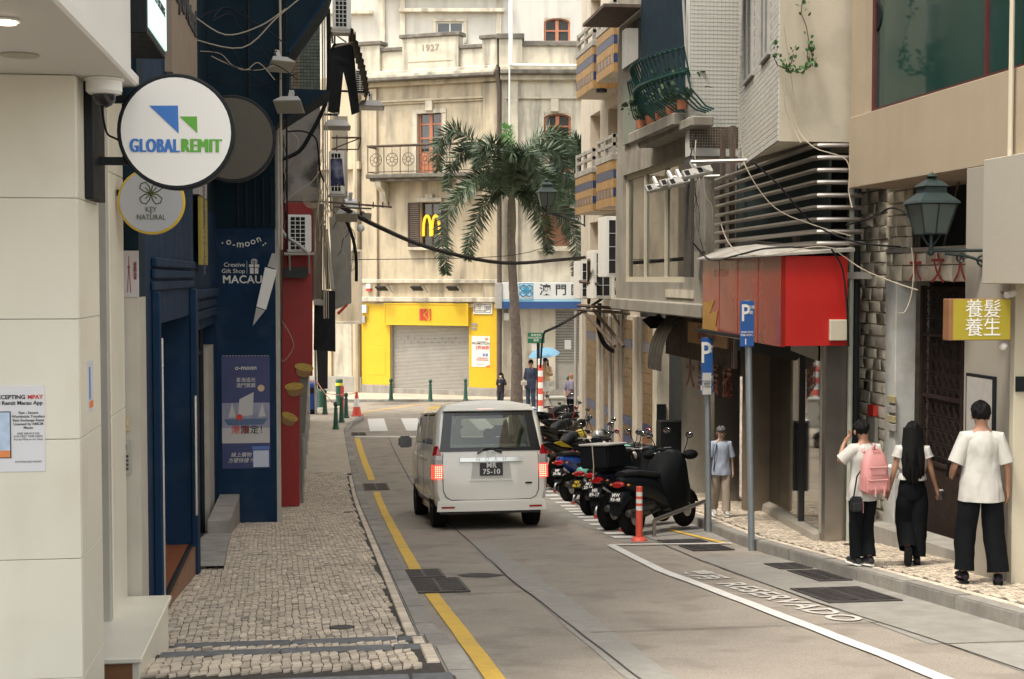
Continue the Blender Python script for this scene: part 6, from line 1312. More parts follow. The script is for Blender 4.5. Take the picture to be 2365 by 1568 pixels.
for zq, f in ((zb_+.55, .9), (zt1, .8), (zt2, .96)):
    b = MB(); b.tube([(XC-f*(.5+.35*math.sin(math.pi*min(1, k/n*1.15))), gy0+(gy1-gy0)*k/n, zq) for k in range(n+1)], .022, 5); b.build('rail', m_gi, gi)
b = MB()
for k in range(30): y = gy0+(gy1-gy0)*(k+.5)/30; b.tube([(XC-.80*.75, y, zt1), (XC-.80*.75-.16, y+.02, zt1+.15)], .009, 3)

MB().box(XC-.35, XC-.02, gy0, gy0+3.6, zb_-.25, zb_-.1).build('stone_ledge', m_con, gi, bevel=.02)
for k in range(5): MB().lathe([(.07, 0), (.09, .14), (.001, .15)], (XC-.35, gy0+.6+.7*k, zb_+.06), 10).build('flower_pot', m_terra, gi)
rs3 = random.Random(9); lg_ = MB(Matrix.Translation((0, 0, 0))); lg_.add([(0, 0, 0), (.03, .02, .01), (.025, .06, 0), (0, .09, -.015), (-.025, .06, 0), (-.03, .02, .01)], [(0, 1, 2, 3, 4, 5)])
l0 = lg_.build('leaf', mat('dusty_leaf', (.04, .075, .03), .6, var=.4, scale=20, bump=0), None, fixn=False); l0.parent = gi
for i in range(150):
    o = l0 if i == 0 else l0.copy()
    if i: COL.objects.link(o)
    k = rs3.randrange(5); o.location = Vector((XC-.35+rs3.gauss(0, .16), gy0+.6+.7*k+rs3.gauss(0, .2), zb_+.25+abs(rs3.gauss(0, .22))))-gi.location; o.rotation_euler = (R(rs3.uniform(-90, 90)), R(rs3.uniform(-60, 60)), R(rs3.uniform(0, 360))); q_ = rs3.uniform(.7, 1.6); o.scale = (q_, q_, q_)
# dark cage above, curtains, wall windows
r = (yat(1590, XC), yat(1480, XC)); MB().box(XC-.02, XC+.018, r[0], r[1], zb_, 11).build('dark_opening', m_blued, cb)
for k in range(0): y = r[0]+(r[1]-r[0])*k/15; tag if 0 else MB().tube([(XC-.12, y, zt2+.3), (XC-.12, y, 11)], .016, 4).build('upper_bar', m_gi, gi)
MB().box(XC-.03, XC+.018, yat(1470, XC), yat(1440, XC), PX(1455, 330, XC).z, PX(1455, 190, XC).z).build('frosted_pane', mat('frosted_green', (.22, .25, .21), .5, var=.1), cb)
MB().box(XC-.03, XC+.018, yat(1475, XC), yat(1438, XC), PX(1455, 150, XC).z, PX(1455, 60, XC).z).build('small_window', m_wglass, cb)
MB().box(XC-.7, XC, yat(1480, XC), yat(1425, XC), PX(1450, 45, XC).z, PX(1450, 38, XC).z).build('rusty_awning', m_rust, cb)
# lower part: dark recess and posts under the bay
dk = thing('dark_shop_arcade', 'dark slatted shop front with red characters under the grey bay', 'shop front', (7, 24, 1.2))
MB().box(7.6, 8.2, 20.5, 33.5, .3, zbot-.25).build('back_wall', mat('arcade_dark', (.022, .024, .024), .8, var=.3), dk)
XS = 6.2
b = MB()
for k in range(34): y = 20.9+k*.13; b.box(XS, XS+.05, y, y+.05, PX(1620, 835, XS).z, zbot-.24)
b.build('vertical_slats', m_rust, dk, kind='stuff')
MB().box(XS-.02, XS+.02, 21.2, 23.6, zbot-.7, zbot-.35).build('orange_sign', mat('dim_orange', (.35, .16, .03), .5, var=.1), dk); text('新鮮美食', .28, frame((XS-.02, 22.4, zbot-.52), (0, -1, 0)), mat('maroon_ink', (.22, .03, .05)), dk)
for k, ch in enumerate('大皇蛋撻'): text(ch, .55, frame((XS+.03, 23.6-.75*k, zbot-1.25), (0, -1, 0)), mat('dim_red_letters', (.13, .013, .010), .5, var=0, bump=0), dk, ext=.008, off=.006)
for k, (y, x) in enumerate(((20.9, 6.45), (23.4, 6.6), (25.8, 6.75))): MB().box(x, x+.45, y, y+.4, .3, zbot-.3).build('stone_column', (mat('brown_stone_column', (.17, .13, .09), .8, var=.15, scale=3, spot=.4, spotcol=(.12, .1, .08)), m_steel, m_plinth)[k], dk, bevel=.01)
MB().box(6.5, 7.55, 26.8, 27.2, .3, 2.2).build('low_dark_wall', m_frame, dk)
for k in range(4): MB().box(7.4, 7.55, 24.2+.5*k, 24.5+.5*k, 1.0, 3.2).build('lit_display', mat('lit_display', (.6, .5, .4), .5, var=.5, scale=10, emit=.3), dk)
# big dark round disc and metal hood
hd = thing('metal_hood', 'curved ribbed metal canopy hanging beneath the grey bay', 'canopy', (6, 26, 3.6)); b = MB(); rsn = []
for k in range(11):
    t_ = R(10+k*8.5); rsn.append([(6.35-.55*math.sin(t_), y, 3.45+.9*math.cos(t_)) for y in (23.9, 24.9)])
b.add([p for r_ in rsn for p in r_], [(2*i, 2*i+1, 2*i+3, 2*i+2) for i in range(10)]); b.build('sheet', mat('dark_corrugated_metal', (.10, .095, .085), .45, metal=.6, var=.3, scale=5), hd, smooth=80)
for j in range(5): MB().tube([(6.35-.565*math.sin(R(10+k*8.5)), 23.95+.22*j, 3.45+.915*math.cos(R(10+k*8.5))) for k in range(11)], .008, 5).build('rib', MATS['dark_corrugated_metal'], hd)
c = PY(1515, 745, 25.2); flood((c.x, 25.2, c.z), 30, 25, .22, 'large floodlight under the grey bay in front of the metal canopy', ((c.x+.1, 25.4, c.z+.45), (c.x, 25.2, c.z+.2)), m_black)
# ---- far column building with tiled balconies
XF = 7.62; MF = MRt(XF); fb = thing('column_building', 'cream pillared building with orange tiled balconies over the parked scooters', 'building', (XF, 38, .6))
yf0, yf1 = 31.0, yat(1345, XF); m_fc = mat('cream_tile_render', (.56, .50, .41), .75, var=.06, scale=3, bump=.1, streak=.3, streakcol=(.36, .31, .25))
opn = []
for (u0, u1, v0, v1) in ((1362, 1385, 255, 385), (1362, 1385, -20, 60), (1403, 1425, 240, 350), (1362, 1385, 510, 600), (1400, 1425, 520, 610)):
    ya, yb2 = yat(u0, XF), yat(u1, XF); zt_, zb3 = PX(u1, v0, XF).z, PX(u0, v1, XF).z; opn.append((-ya, -yb2, zb3, zt_))
wall(MF, -yf1, -yf0, 4.05, 26, opn, .45, m_fc, fb); MB().box(XF+.5, XF+5, yf0, yf1-.01, 0, 14.5).build('core', m_dark, fb)
MB().box(XF+.01, XF+5, yf1, yf1+.3, 0, 14.5).build('end_wall', m_fc, fb)
m_or = mat('orange_glazed_tile', (.33, .185, .06), .45, var=.1, scale=14, bump=.06, tone=True); m_or2 = mat('brown_arcade_tile', (.17, .10, .04), .5, var=.15, scale=14, tone=True); m_bt = mat('blue_glazed_tile', (.025, .04, .11), .35, var=.1, scale=14, bump=.05, tone=True)
for o in opn:
    MB(MF).box(o[0]+.0, o[1]-.0, o[2], o[3], -.40, -.38).build('orange_door_panel', mat('orange_wood_panel', (.45, .24, .08), .6, var=.1, scale=3), fb)
# balconies
def tiled_balcony(ya, yb2, zb3, zt_, depth, name='balcony'):
    """near balcony box: parapet of glazed tiles, rail above"""
    x0 = XF-depth; core = MB().box(x0, XF-.001, ya, yb2, zb3, zt_).build(name, m_fc, fb)
    s = .2; nz = max(1, round((zt_-zb3-.12)/s)); hz = (zt_-zb3-.12)/nz
    def face(M, a0, a1):
        na = max(1, round((a1-a0)/s)); ha = (a1-a0)/na
        for i in range(na):
            for j in range(nz):
                blue = j == nz-2 or j == nz-4 and i % 2 == 0 or (j in (1, 2) and i % 3 == 1 and False)
                b = MB(M); b.tone = random.uniform(.9, 1.1); g = .006
                b.box(a0+i*ha+g, a0+(i+1)*ha-g, zb3+j*hz+g, zb3+(j+1)*hz-g, .001, .014); b.build('tile', m_bt if blue else m_or, core, tone=True)
    face(frame((x0, 0, 0), (0, -1, 0)), -yb2, -ya); face(frame((0, ya, 0), (1, 0, 0)), x0, XF-.001)
    MB().box(x0-.03, XF, ya-.03, yb2+.03, zt_-.115, zt_+.03).build('coping', m_plinth, core, bevel=.01)
    for dz in (.22, .42): MB().box(x0, x0+.07, ya, yb2, zt_+dz, zt_+dz+.08).build('rail', m_plinth, core); MB().box(x0+.071, XF, ya, ya+.07, zt_+dz, zt_+dz+.08).build('rail', m_plinth, core)
    n = max(2, round((yb2-ya)/1.0))
    for k in range(n+1): y = ya+(yb2-ya-.1)*k/n; MB().box(x0-.005, x0+.08, y, y+.1, zt_+.031, zt_+.52).build('baluster', m_plinth, core)
for (u0, u1, v0, v1) in ((1331, 1378, 112, 188), (1377, 1424, 64, 150), (1329, 1377, 403, 470), (1377, 1424, 373, 458)):
    dep = .75; xa = XF-dep; yb2 = yat(u0, xa); ya = yat(u1-10 if u0 < 1340 else u1-10, xa); zb3 = PX(u1-12, v1+18, xa).z; zt_ = PX(u1-12, v0-14, xa).z
    tiled_balcony(ya, yb2, zb3, zt_, dep)
# pillars and colored infill along the pavement
for k, (y, dx) in enumerate(((41.0, 0), (38.4, 0), (36.0, 0), (33.8, 0), (31.4, 0))):
    MB().box(XF-.14, XF+.3, y-.42, y, .3, 4.05).build('pillar', m_fc, fb, bevel=.01); MB().box(XF-.10, XF+.4, y-.75, y-.421, .3, 4.05).build('pilaster', m_gbe, fb, bevel=.01)
for k, y in enumerate((40.2, 37.6, 35.2, 33.0)):
    pnl = MB().box(XF-.06, XF+.4, y-1.5, y+.05, .3, 4.05).build('infill_wall', m_fc, fb)
    for i in range(6):
        for j in range(15):
            b = MB(); b.tone = random.uniform(.85, 1.1); b.box(XF-.074, XF-.0605, y-1.5+i*.25+.008, y-1.5+(i+1)*.25-.008, .35+j*.24+.008, .35+(j+1)*.24-.008); b.build('tile', m_bt if j in (2, 4, 12) else m_or2, pnl, tone=True)
MB().box(XF-.3, XF+.3, 30.6, 31.0, .3, 4.05).build('grey_pier', m_plasw, fb, bevel=.01); MB().box(XF-.301, XF-.1, 30.55, 30.6, .3, 2.2).build('dark_dado', m_frame, fb)
for y, lb in ((yf1-.02, 0), (36.2, 1)): MB().tube([(XF-.2, y, .5), (XF-.2, y, 4.0)], .05, 8).build('downpipe', m_pipe, fb, smooth=True)
p = PX(1388, 180+0, XF-.6); MB().lathe([(.14, 0), (.14, .1)], (XF-.5, yat(1388, XF-.5), PX(1388, 205, XF-.5).z-.1), 14).build('ceiling_light', m_frame, fb)
# clutter of brackets, ac units and cables at the first floor of the column building
for k, (u, v, lb) in enumerate(((1362, 690, 'rusty outdoor unit at the corner above the street lamp cable'), (1395, 690, 'cream outdoor unit over the first pillar'), (1425, 640, 'outdoor unit high beside the grey bay'))):
    p = PY(u, v, 37-k*2.4); t = ac_unit((p.x, 37-k*2.4, p.z), .55, 1.0+.2*k, lb, d=.9, cols=2, rows=4, bracket=False)
t = thing('bracket_frame', 'tangle of rusty support brackets below the outdoor units', 'bracket', tuple(PY(1400, 705, 36)))
for L in (((1335, 705), (1500, 718)), ((1335, 715), (1480, 725)), ((1345, 715), (1420, 800)), ((1370, 715), (1440, 800)), ((1410, 718), (1480, 810)), ((1450, 720), (1530, 800)), ((1480, 690), (1560, 780)), ((1360, 700), (1360, 600)), ((1340, 650), (1380, 655))):
    MB().tube([PY(*L[0], 36), PY(*L[1], 34.5)], .045, 6).build('strut', m_rust, t)
wire('street_cable', [PY(1258, 766, 40), PY(1290, 752, 40), PY(1320, 735, 39), PY(1345, 720, 38), PY(1390, 690, 37)], .04, m_black, 'thick black cable rising right from the green street sign')
wire('street_cable', [PY(1258, 766, 40), PY(1252, 790, 40), PY(1248, 850, 40)], .03, m_black, 'black cable dropping behind the striped post')
wire('hanging_hose', [PY(1385, 700, 36), PY(1382, 760, 36), PY(1400, 800, 36), PY(1430, 810, 36), PY(1440, 770, 36)], .06, m_black, 'fat black hose looping under the rusty brackets', 'hose')
rs1 = random.Random(11)
for k in range(10):
    u, v = rs1.uniform(1350, 1380), rs1.uniform(590, 640); L = [(u, v, 36)]
    for i in range(4): u += rs1.uniform(10, 45); v += rs1.uniform(10, 55); L.append((u, v, 35))
    wire('loose_cable', px3(L), rs1.uniform(.01, .02), m_black if k % 3 else m_tan, 'loose cables strung over the rusty brackets', group='cables above the parked scooters')
for k in range(10):
    u, v = 1600+rs1.uniform(-6, 14), rs1.uniform(300, 420); L = [(u, v, 20.3)]
    for i in range(6): u += rs1.uniform(-12, 12); v += rs1.uniform(15, 50); u = min(max(u, 1590), 1645); L.append((u, v, 20.2))
    wire('loose_cable', px3(L), rs1.uniform(.004, .009), m_tan if k % 2 else m_black, 'loose tan and black cables on the grey mosaic pier', group='cables left of the barred balcony')
for k, (L, c_) in enumerate(((((1700, 110, 15.3), (1712, 330, 15.3), (1730, 400, 15.2), (1790, 480, 15.2), (1880, 520, 15.2), (1965, 545, 15.2)), 1), (((1740, 375, 15.2), (1800, 430, 15.2), (1850, 490, 15.2), (1890, 525, 15.2), (1980, 560, 14.8), (2080, 570, 14.2)), 0), (((1640, 420, 14.5), (1660, 500, 16.5), (1690, 570, 16), (1760, 590, 15.2), (1880, 570, 15.1), (1930, 575, 15.1)), 1), (((1810, 60, 15.5), (1830, 200, 15.5), (1840, 290, 15.5), (1880, 340, 15.3), (1955, 370, 15.1), (1960, 440, 15.1), (1968, 480, 15)), 1), (((1815, 180, 15.5), (1812, 240, 15.5), (1830, 290, 15.5), (1850, 330, 15.4)), 1),
                      (((1600, 560, 19), (1640, 600, 18.5), (1700, 590, 14.5), (1760, 575, 16), (1830, 570, 15.3)), 0), (((1920, 575, 15.1), (1945, 620, 15.1), (1955, 700, 15.1), (1960, 800, 15.1)), 0), (((1925, 575, 15.1), (1990, 620, 15), (2060, 650, 14), (2120, 670, 13.5)), 1), (((2105, 570, 13.3), (2110, 620, 13.3), (2105, 680, 13.3), (2090, 720, 13.3), (2075, 722, 13.3)), 1), (((1955, 520, 15), (2020, 500, 14.5), (2060, 480, 14), (2100, 500, 13.6), (2140, 560, 13.3)), 0))):
    wire('facade_cable', px3(L), .006 if c_ else .011, m_tan if c_ else m_black, ['long wire from the tiled wall down to the bars', 'black cable bundle drooping across the barred balcony', 'tan wire lying over the red sign roof', 'tan wire down the stained white wall and beige edge', 'short forked wire on the stained white wall', 'black cable on the metal roof of the red sign', 'grey conduit down the right edge of the red sign', 'pale wire from the red sign toward the gate lintel', 'yellowish wire hanging in front of the dark gate', 'black cable across the stone wall top'][k])
# creeper on the white wall
cp = thing('climbing_plant', 'small green climbing plant hanging on the stained white wall', 'plant', tuple(PY(1830, 0, 15.5)))
st_ = [(1856, -20), (1850, 30), (1862, 60), (1868, 95), (1864, 130), (1872, 155)]; m_lf = mat('leaf_green', (.05, .13, .035), .55, var=.35, scale=30, bump=.1); m_stm = mat('plant_stem', (.12, .09, .05), .8)
for L in (st_, [(1872, 150), (1850, 168), (1820, 162), (1795, 150), (1785, 125)], [(1820, 162), (1830, 140), (1832, 125)], [(1872, 155), (1876, 130), (1868, 100)]):
    P = [PY(u, v, 15.5) for u, v in L]; MB().tube(P, .006, 5).build('stem', m_stm, cp)
rs2 = random.Random(4); LP = []
for L, n in ((st_, 16), ([(1872, 150), (1850, 168), (1820, 162), (1795, 150), (1785, 105)], 50), ([(1820, 162), (1832, 115)], 14), ([(1872, 155), (1872, 100)], 22), ([(1862, 8), (1850, 0)], 8)):
    for i in range(n):
        t_ = rs2.random()*(len(L)-1.001); j = int(t_); u = L[j][0]+(L[j+1][0]-L[j][0])*(t_-j); v = L[j][1]+(L[j+1][1]-L[j][1])*(t_-j); LP.append((u+rs2.uniform(-8, 8), v+rs2.uniform(-7, 7)))
lm = MB(Matrix.Translation(cp.location)); lm.add([(0, 0, 0), (.018, .012, .004), (.016, .034, .002), (0, .05, -.006), (-.016, .034, .002), (-.018, .012, .004)], [(0, 1, 2, 3, 4, 5)]); lo = lm.build('leaf', m_lf, cp, fixn=False); lmesh = lo.data
for i, (u, v) in enumerate(LP):
    p = PY(u, v, 15.5)-cp.location; o = lo if i == 0 else lo.copy()
    if i: COL.objects.link(o)
    o.location = p-Vector((0, rs2.uniform(0, .08), 0)); o.rotation_euler = (R(rs2.uniform(30, 150)), R(rs2.uniform(-60, 60)), R(rs2.uniform(0, 360))); s = rs2.uniform(.7, 1.35); o.scale = (s, s, s)
# ---------------------------------------------------------------- the white van
m_van = mat('pearl_white_paint', (.82, .80, .72), .2, var=.02, scale=2, bump=0, coat=.6, spec=.5)
m_rub = mat('tyre_rubber', (.010, .010, .010), .85, var=.3, scale=20, bump=.2, spec=.2)
m_blk = mat('gloss_black_trim', (.01, .01, .012), .15, var=0, bump=0)
m_lr = mat('red_lamp_lens', (.35, .008, .01), .15, var=.05, scale=60, bump=0, coat=.5); m_lrl = mat('lit_brake_lamp', (1, .05, .03), .3, var=0, bump=0, emit=.75)
m_lc = mat('clear_lamp_lens', (.5, .45, .43), .12, var=.2, scale=50, bump=0, coat=.5); m_chrm = mat('chrome', (.40, .40, .39), .16, metal=1, var=0, bump=0)
m_vg = glassmat('van_glass', (.55, .60, .55), .06, .02); m_int = mat('van_interior', (.010, .010, .010), .8, var=.2); m_cur = mat('curtain_green_grey', (.33, .36, .27), .9, var=.15, scale=20)
van = thing('van', 'white people carrier with glowing brake lamps driving away down the street', 'van', (0, 0, 0), world=False)
PR = [(0, .27), (.66, .27), (.78, .33), (.835, .55), (.845, .85), (.84, 1.08), (.80, 1.22), (.775, 1.50), (.745, 1.66), (.655, 1.785), (.35, 1.84), (0, 1.855)]
def lean(z): return .30*max(0, (z-1.02)/.8)**1.15
STN = [(0, .93, -.03), (.035, .97, -.015), (.10, 1, 0), (.45, 1, 0), (.75, 1, 0), (1.05, 1, 0), (1.5, 1, 0), (1.62, 1, 0), (2.45, 1, 0), (2.55, 1, 0), (3.3, .99, 0), (3.75, .97, 0), (4.25, .93, 0), (4.5, .84, 0), (4.62, .6, 0)]
def vz(y, z):   # bonnet and windscreen drop at the front
    if y > 3.0: z = min(z, 1.83-(y-3.0)*.75 if y < 4.0 else 1.08-(y-4.0)*.3)
    return z
def shell(ins, name, m, parent):
    b = MB(); n = len(PR); full = [(x, z) for x, z in PR]+[(-x, z) for x, z in PR[-2:0:-1]]; N = len(full); rs = []
    for (y, s, dz) in STN:
        r = []
        for x, z in full:
            w = max(0, 1-y/1.3); zz_ = vz(y, z); r.append(((x*s)*(1-ins*1.1), y+lean(z)*w+ins*(1 if y < .3 else 0), (zz_+dz*(1 if z > 1.7 else -1 if z < .4 else 0)*0-.95)*(1-ins*.9)+.95))
        rs.append(r)
    fs = []; vs = [p for r in rs for p in r]
    for j in range(len(rs)-1):
        for i in range(N):
            glass = (i in (6, 7) or i in (N-8, N-7)) and (3 <= j <= 5 or 7 <= j <= 7 or j == 9) or (j in (10,) and i in (8, 9, 10, 11, 12, 13)) 
            if glass: continue
            fs.append((j*N+i, j*N+(i+1) % N, (j+1)*N+(i+1) % N, (j+1)*N+i))
    b.add(vs, fs)
    # rear face in horizontal strips with a slight crown
    cols = 8; r0 = rs[0]; g = []
    for k in range(1, n):
        xr, yr, zr = r0[k]; row = []
        for c in range(cols+1): t = -1+2*c/cols; row.append((xr*t, yr-.045*(1-t*t)*(1-ins*0), zr))
        g.append(row)
    base = len(b.v); b.v += [Vector(p) for row in g for p in row]; C1 = cols+1
    for k in range(len(g)-1):
        for c in range(cols):
            if k in (4+1, 4+2) and 1 <= c < cols-1: continue     # rear window opening
            b.f.append((base+k*C1+c, base+k*C1+c+1, base+(k+1)*C1+c+1, base+(k+1)*C1+c)); b.k.append(0); b.t.append(1)
    o = b.build(name, m, parent, smooth=50); return o, g
body, GR = shell(0, 'body', m_van, van); shell(.035, 'inner_lining', m_int, van)
MB().box(-.74, .74, .15, 4.3, .22, .40).build('underbody', m_blk, van)
# rear glass with black border: curved like the tailgate
def ry(x, z):  # y of the rear skin at height z
    return lean(z)-.045*(1-min(1, abs(x)/(.80))**2)
def rear_patch(x0, x1, z0, z1, dy, name, m, parent, nx=8, nz=3, th=.006, xt=None, rnd=0):
    b = MB(); xt = xt or (x0, x1); vs = []; 
    for lay in (0, 1):
        for j in range(nz+1):
            t = j/nz; z = z0+(z1-z0)*t; a = x0+(xt[0]-x0)*t; c = x1+(xt[1]-x1)*t
            for i in range(nx+1): x = a+(c-a)*i/nx; vs.append((x, ry(x, z)-dy-th*(1-lay), z))
    N = nx+1; L = N*(nz+1); fs = []
    for j in range(nz):
        for i in range(nx): q = j*N+i; fs += [(q, q+1, q+1+N, q+N), (q+L, q+N+L, q+1+N+L, q+1+L)]
    for i in range(nx): fs += [(i, i+L, i+1+L, i+1), (nz*N+i, nz*N+i+1, nz*N+i+1+L, nz*N+i+L)]
    for j in range(nz): fs += [(j*N, (j+1)*N, (j+1)*N+L, j*N+L), (j*N+nx, j*N+nx+L, (j+1)*N+nx+L, (j+1)*N+nx)]
    return b.add(vs, fs).build(name, m, parent, smooth=60)
zg0, zg1 = 1.12, 1.69; w0, w1 = .745, .655
rg_ = rear_patch(-w0, w0, zg0, zg1, .001, 'rear_window', m_vg, van, xt=(-w1, w1), th=.004)
iw0, iw1 = .60, .53
for nm, (a0, a1, z0, z1, xt) in {'l': (-w0, -iw0, zg0, zg1, (-w1, -iw1)), 'r': (iw0, w0, zg0, zg1, (iw1, w1)), 't': (-iw1, iw1, 1.635, zg1, (-iw1, iw1)), 'b': (-iw0, iw0, zg0, 1.175, (-iw0+.008, iw0-.008))}.items():
    rear_patch(a0, a1, z0, z1, .0055, 'black_border', m_blk, rg_, xt=xt, th=.003)
for s in (-1, 1):
    b = MB(); P = []
    for j in range(7):
        z = 1.16+.5*j/6; xo = s*(.60-.14*j/6); xi = s*(.36+.05*math.sin(j/6*3.14)-.0*j); n = 9
        P.append([(xi+(xo-xi)*i/n, lean(z)+.10+.015*(i % 2), z) for i in range(n+1)])
    vs = [p for r in P for p in r]; b.add(vs, [(j*10+i, j*10+i+1, (j+1)*10+i+1, (j+1)*10+i) for j in range(6) for i in range(9)]); b.build('curtain', m_cur, van, smooth=True)
for x, y, h in ((.33, 1.3, 1.48), (-.05, 1.3, 1.22), (-.38, 1.3, 1.22), (-.36, 2.6, 1.42), (.36, 2.6, 1.42)): MB().box(x-.2, x+.2, y, y+.16, .5, h-.18).build('seat_back', m_int, van, bevel=.03, seg=2); MB().box(x-.1, x+.1, y, y+.12, h-.17, h).build('headrest', m_int, van, bevel=.03, seg=2)
# side windows, doors lines, roof rail
for s in (-1, 1):
    def sp(y, t, off=.004): # point on upper side: t 0 belt .. 1 top
        a, c = Vector((.80, 0, 1.22)), Vector((.745, 0, 1.66)); p = a.lerp(c, t); w = max(0, 1-y/1.3); sc_ = 1 if y < 3 else .99; return (s*(p.x*sc_+off), y+lean(p.z)*w, vz(y, p.z))
    for y0, y1, t1 in ((.42, 1.5, .95), (1.6, 2.47, .95), (2.52, 3.28, .9)):
        b = MB(); q = [sp(y0, .02), sp(y1, .02), sp(y1-(.28 if y1 > 3 else .02), t1), sp(y0+.02, t1)]; q2 = [sp(y0, .02, -.004), sp(y1, .02, -.004), sp(y1-(.28 if y1 > 3 else .02), t1, -.004), sp(y0+.02, t1, -.004)]
        b.add(q+q2, [(0, 1, 2, 3), (7, 6, 5, 4), (0, 4, 5, 1), (1, 5, 6, 2), (2, 6, 7, 3), (3, 7, 4, 0)]); b.build('side_window', mat('dark_tinted_glass', (.02, .022, .022), .05, var=0, bump=0, spec=.8), van)
    b = MB(); b.tube([sp(.3, 1.04, .0), sp(1.5, 1.04, .012), sp(2.8, 1.03, .012)], .012, 6); b.build('rain_visor', m_blk, van)
    MB().tube([(s*.848, .95, .98), (s*.85, 2.5, .98)], .010, 5).build('door_rail', m_blk, van)
    for y in (1.55, 2.5): MB().box(s*.8465-.002, s*.8465+.002, y-.004, y+.004, .35, 1.15).build('door_gap', m_blk, van)
    for y, z in ((1.75, 1.0), (2.62, 1.02)): MB().box(s*.855-.012, s*.855+.012, y, y+.17, z, z+.03).build('door_handle', m_van, van, bevel=.008)
    MB().box(s*.86-.01+(s*.02 if s > 0 else -.02), s*.86+.01+s*.1, 3.12, 3.22, 1.14, 1.17).build('mirror_arm', m_blk, van)
    c = (s*1.0, 3.12, 1.22); b = MB(); b.box(c[0]-.11, c[0]+.11, c[1]-.07, c[1]+.06, c[2]-.09, c[2]+.10); b.build('wing_mirror', m_blk, van, bevel=.035, seg=3, smooth=True); MB().box(c[0]-.09, c[0]+.09, c[1]-.074, c[1]-.0705, c[2]-.07, c[2]+.08).build('mirror_glass', m_blk, van)
for x in (-.70, .70):
    for y in (.72, 3.57):
        t = MB(); t.lathe([(.17, -.1), (.30, -.105), (.318, -.08), (.322, 0), (.318, .08), (.30, .105), (.17, .1)], (x, y, .318), 32, 'x'); ty = t.build('tyre', m_rub, van, smooth=True)
        s = 1 if x > 0 else -1; MB().lathe([(.19, .085*s), (.19, .098*s), (.05, .09*s), (.03, .1*s)], (x, y, .318), 24, 'x').build('rim', m_chr, ty, smooth=True)
        b = MB(); b.tube([(s*.838, y+.39*math.cos(a), .33+.37*math.sin(a)) for a in [math.pi*k/12 for k in range(13)]], .012, 5)
# tailgate shut line, handle bar, plate, emblem, wiper, lamps, bumper
TZ = .43
b = MB(); L = [(-.70, 1.1), (-.705, .75), (-.70, .56), (-.66, .47), (-.58, .43), (0, .425), (.58, .43), (.66, .47), (.70, .56), (.705, .75), (.70, 1.1)]
b.tube([(x, ry(x, z)-.002, z) for x, z in L], .0055, 4); b.build('tailgate_gap', m_blk, van)
rear_patch(-.80, .80, .27, .405, .03, 'bumper_lip', m_van, van, nx=12, th=.03, xt=(-.79, .79))
rear_patch(-.78, .78, .405, .425, .012, 'bumper_step', m_van, van, nx=12, th=.02)
for s in (-1, 1):
    rear_patch(s*.64-.095, s*.64+.095, .315, .342, .062, 'bumper_reflector', m_lr, van, nx=3, nz=1, th=.004)
    # tall wrap lamps: three stacked lenses
    lp = None
    for k, (z0, z1, m) in enumerate(((.735, .93, m_lrl), (.932, 1.0, m_lc), (1.002, 1.065, m_lc), (1.067, 1.20, m_lr))):
        xa, xb = (.71, .845) if k < 3 else (.72, .84); xt = (.71, .845) if k < 3 else (.76, .80)
        b = MB(); vs = []
        for j, z in enumerate((z0, z1)):
            a, c = (xa, xb) if j == 0 else xt
            vs += [(s*a, ry(a, z)-.012, z), (s*(c-.035), ry(.78, z)-.008, z), (s*c*1.012, ry(.8, z)+.05, z), (s*c*1.012, ry(.8, z)+(.16 if k < 3 else .12), z), (s*a, ry(a, z)+.02, z)]
        b.add(vs, [(0, 1, 6, 5), (1, 2, 7, 6), (2, 3, 8, 7), (3, 4, 9, 8), (4, 0, 5, 9), (0, 4, 3, 2, 1), (5, 6, 7, 8, 9)]); o = b.build('tail_lamp' if k == 0 else 'lens', m, van if k == 0 else lp, bevel=.004); lp = lp or o
    b = MB()
    for i in range(4):
        for j in range(6): x = s*(.725+.028*i); z = .755+.03*j; b.ball((x, ry(abs(x), z)-.014, z), .009, .004, .009, 6, 4)
    b.build('led_dots', mat('led_core', (1, .3, .2), .3, var=0, bump=0, emit=1.6), lp, kind='stuff')
rear_patch(-.46, .46, .972, 1.03, .008, 'chrome_bar', m_chrm, van, nx=10, nz=1, th=.02, xt=(-.455, .455))
text('N O A H', .075, frame((0, ry(0, 1.0)-.034, 1.003), (1, 0, 0)), m_chr, van, ext=.002, sp=1.7)
rear_patch(-.30, .30, .72, .955, -.008, 'plate_recess', mat('recess_white', (.6, .58, .53), .35, var=.02, bump=0), van, th=.012, xt=(-.27, .27)); rear_patch(-.32, .32, .70, .722, .006, 'recess_lip', m_van, van, th=.02, nz=1, xt=(-.30, .30))
pl = MB().box(-.168, .168, ry(0, .9)-.022, ry(0, .9)-.014, .772, .955).build('number_plate', mat('black_plate', (.012, .012, .014), .4, var=0, bump=0), van, bevel=.003)
for s_, z in (('MR', .915), ('75-10', .825)): text(s_, .098, frame((0, ry(0, .9)-.023, z), (1, 0, 0)), m_wht, pl, off=.0025, sx=1.05, ext=.001, lift=.001, sp=1.08)
yem = ry(0, 1.08)-.014; em = MB()
for rx_, rz_, cz_, cx_ in ((.068, .046, 1.085, 0), (.026, .044, 1.085, 0), (.052, .017, 1.10, 0)): em.tube([(rx_*math.cos(t), yem, cz_+rz_*math.sin(t)) for t in [k*.3307 for k in range(20)]], .0042, 5)
em.build('oval_emblem', m_chrm, van, smooth=True)
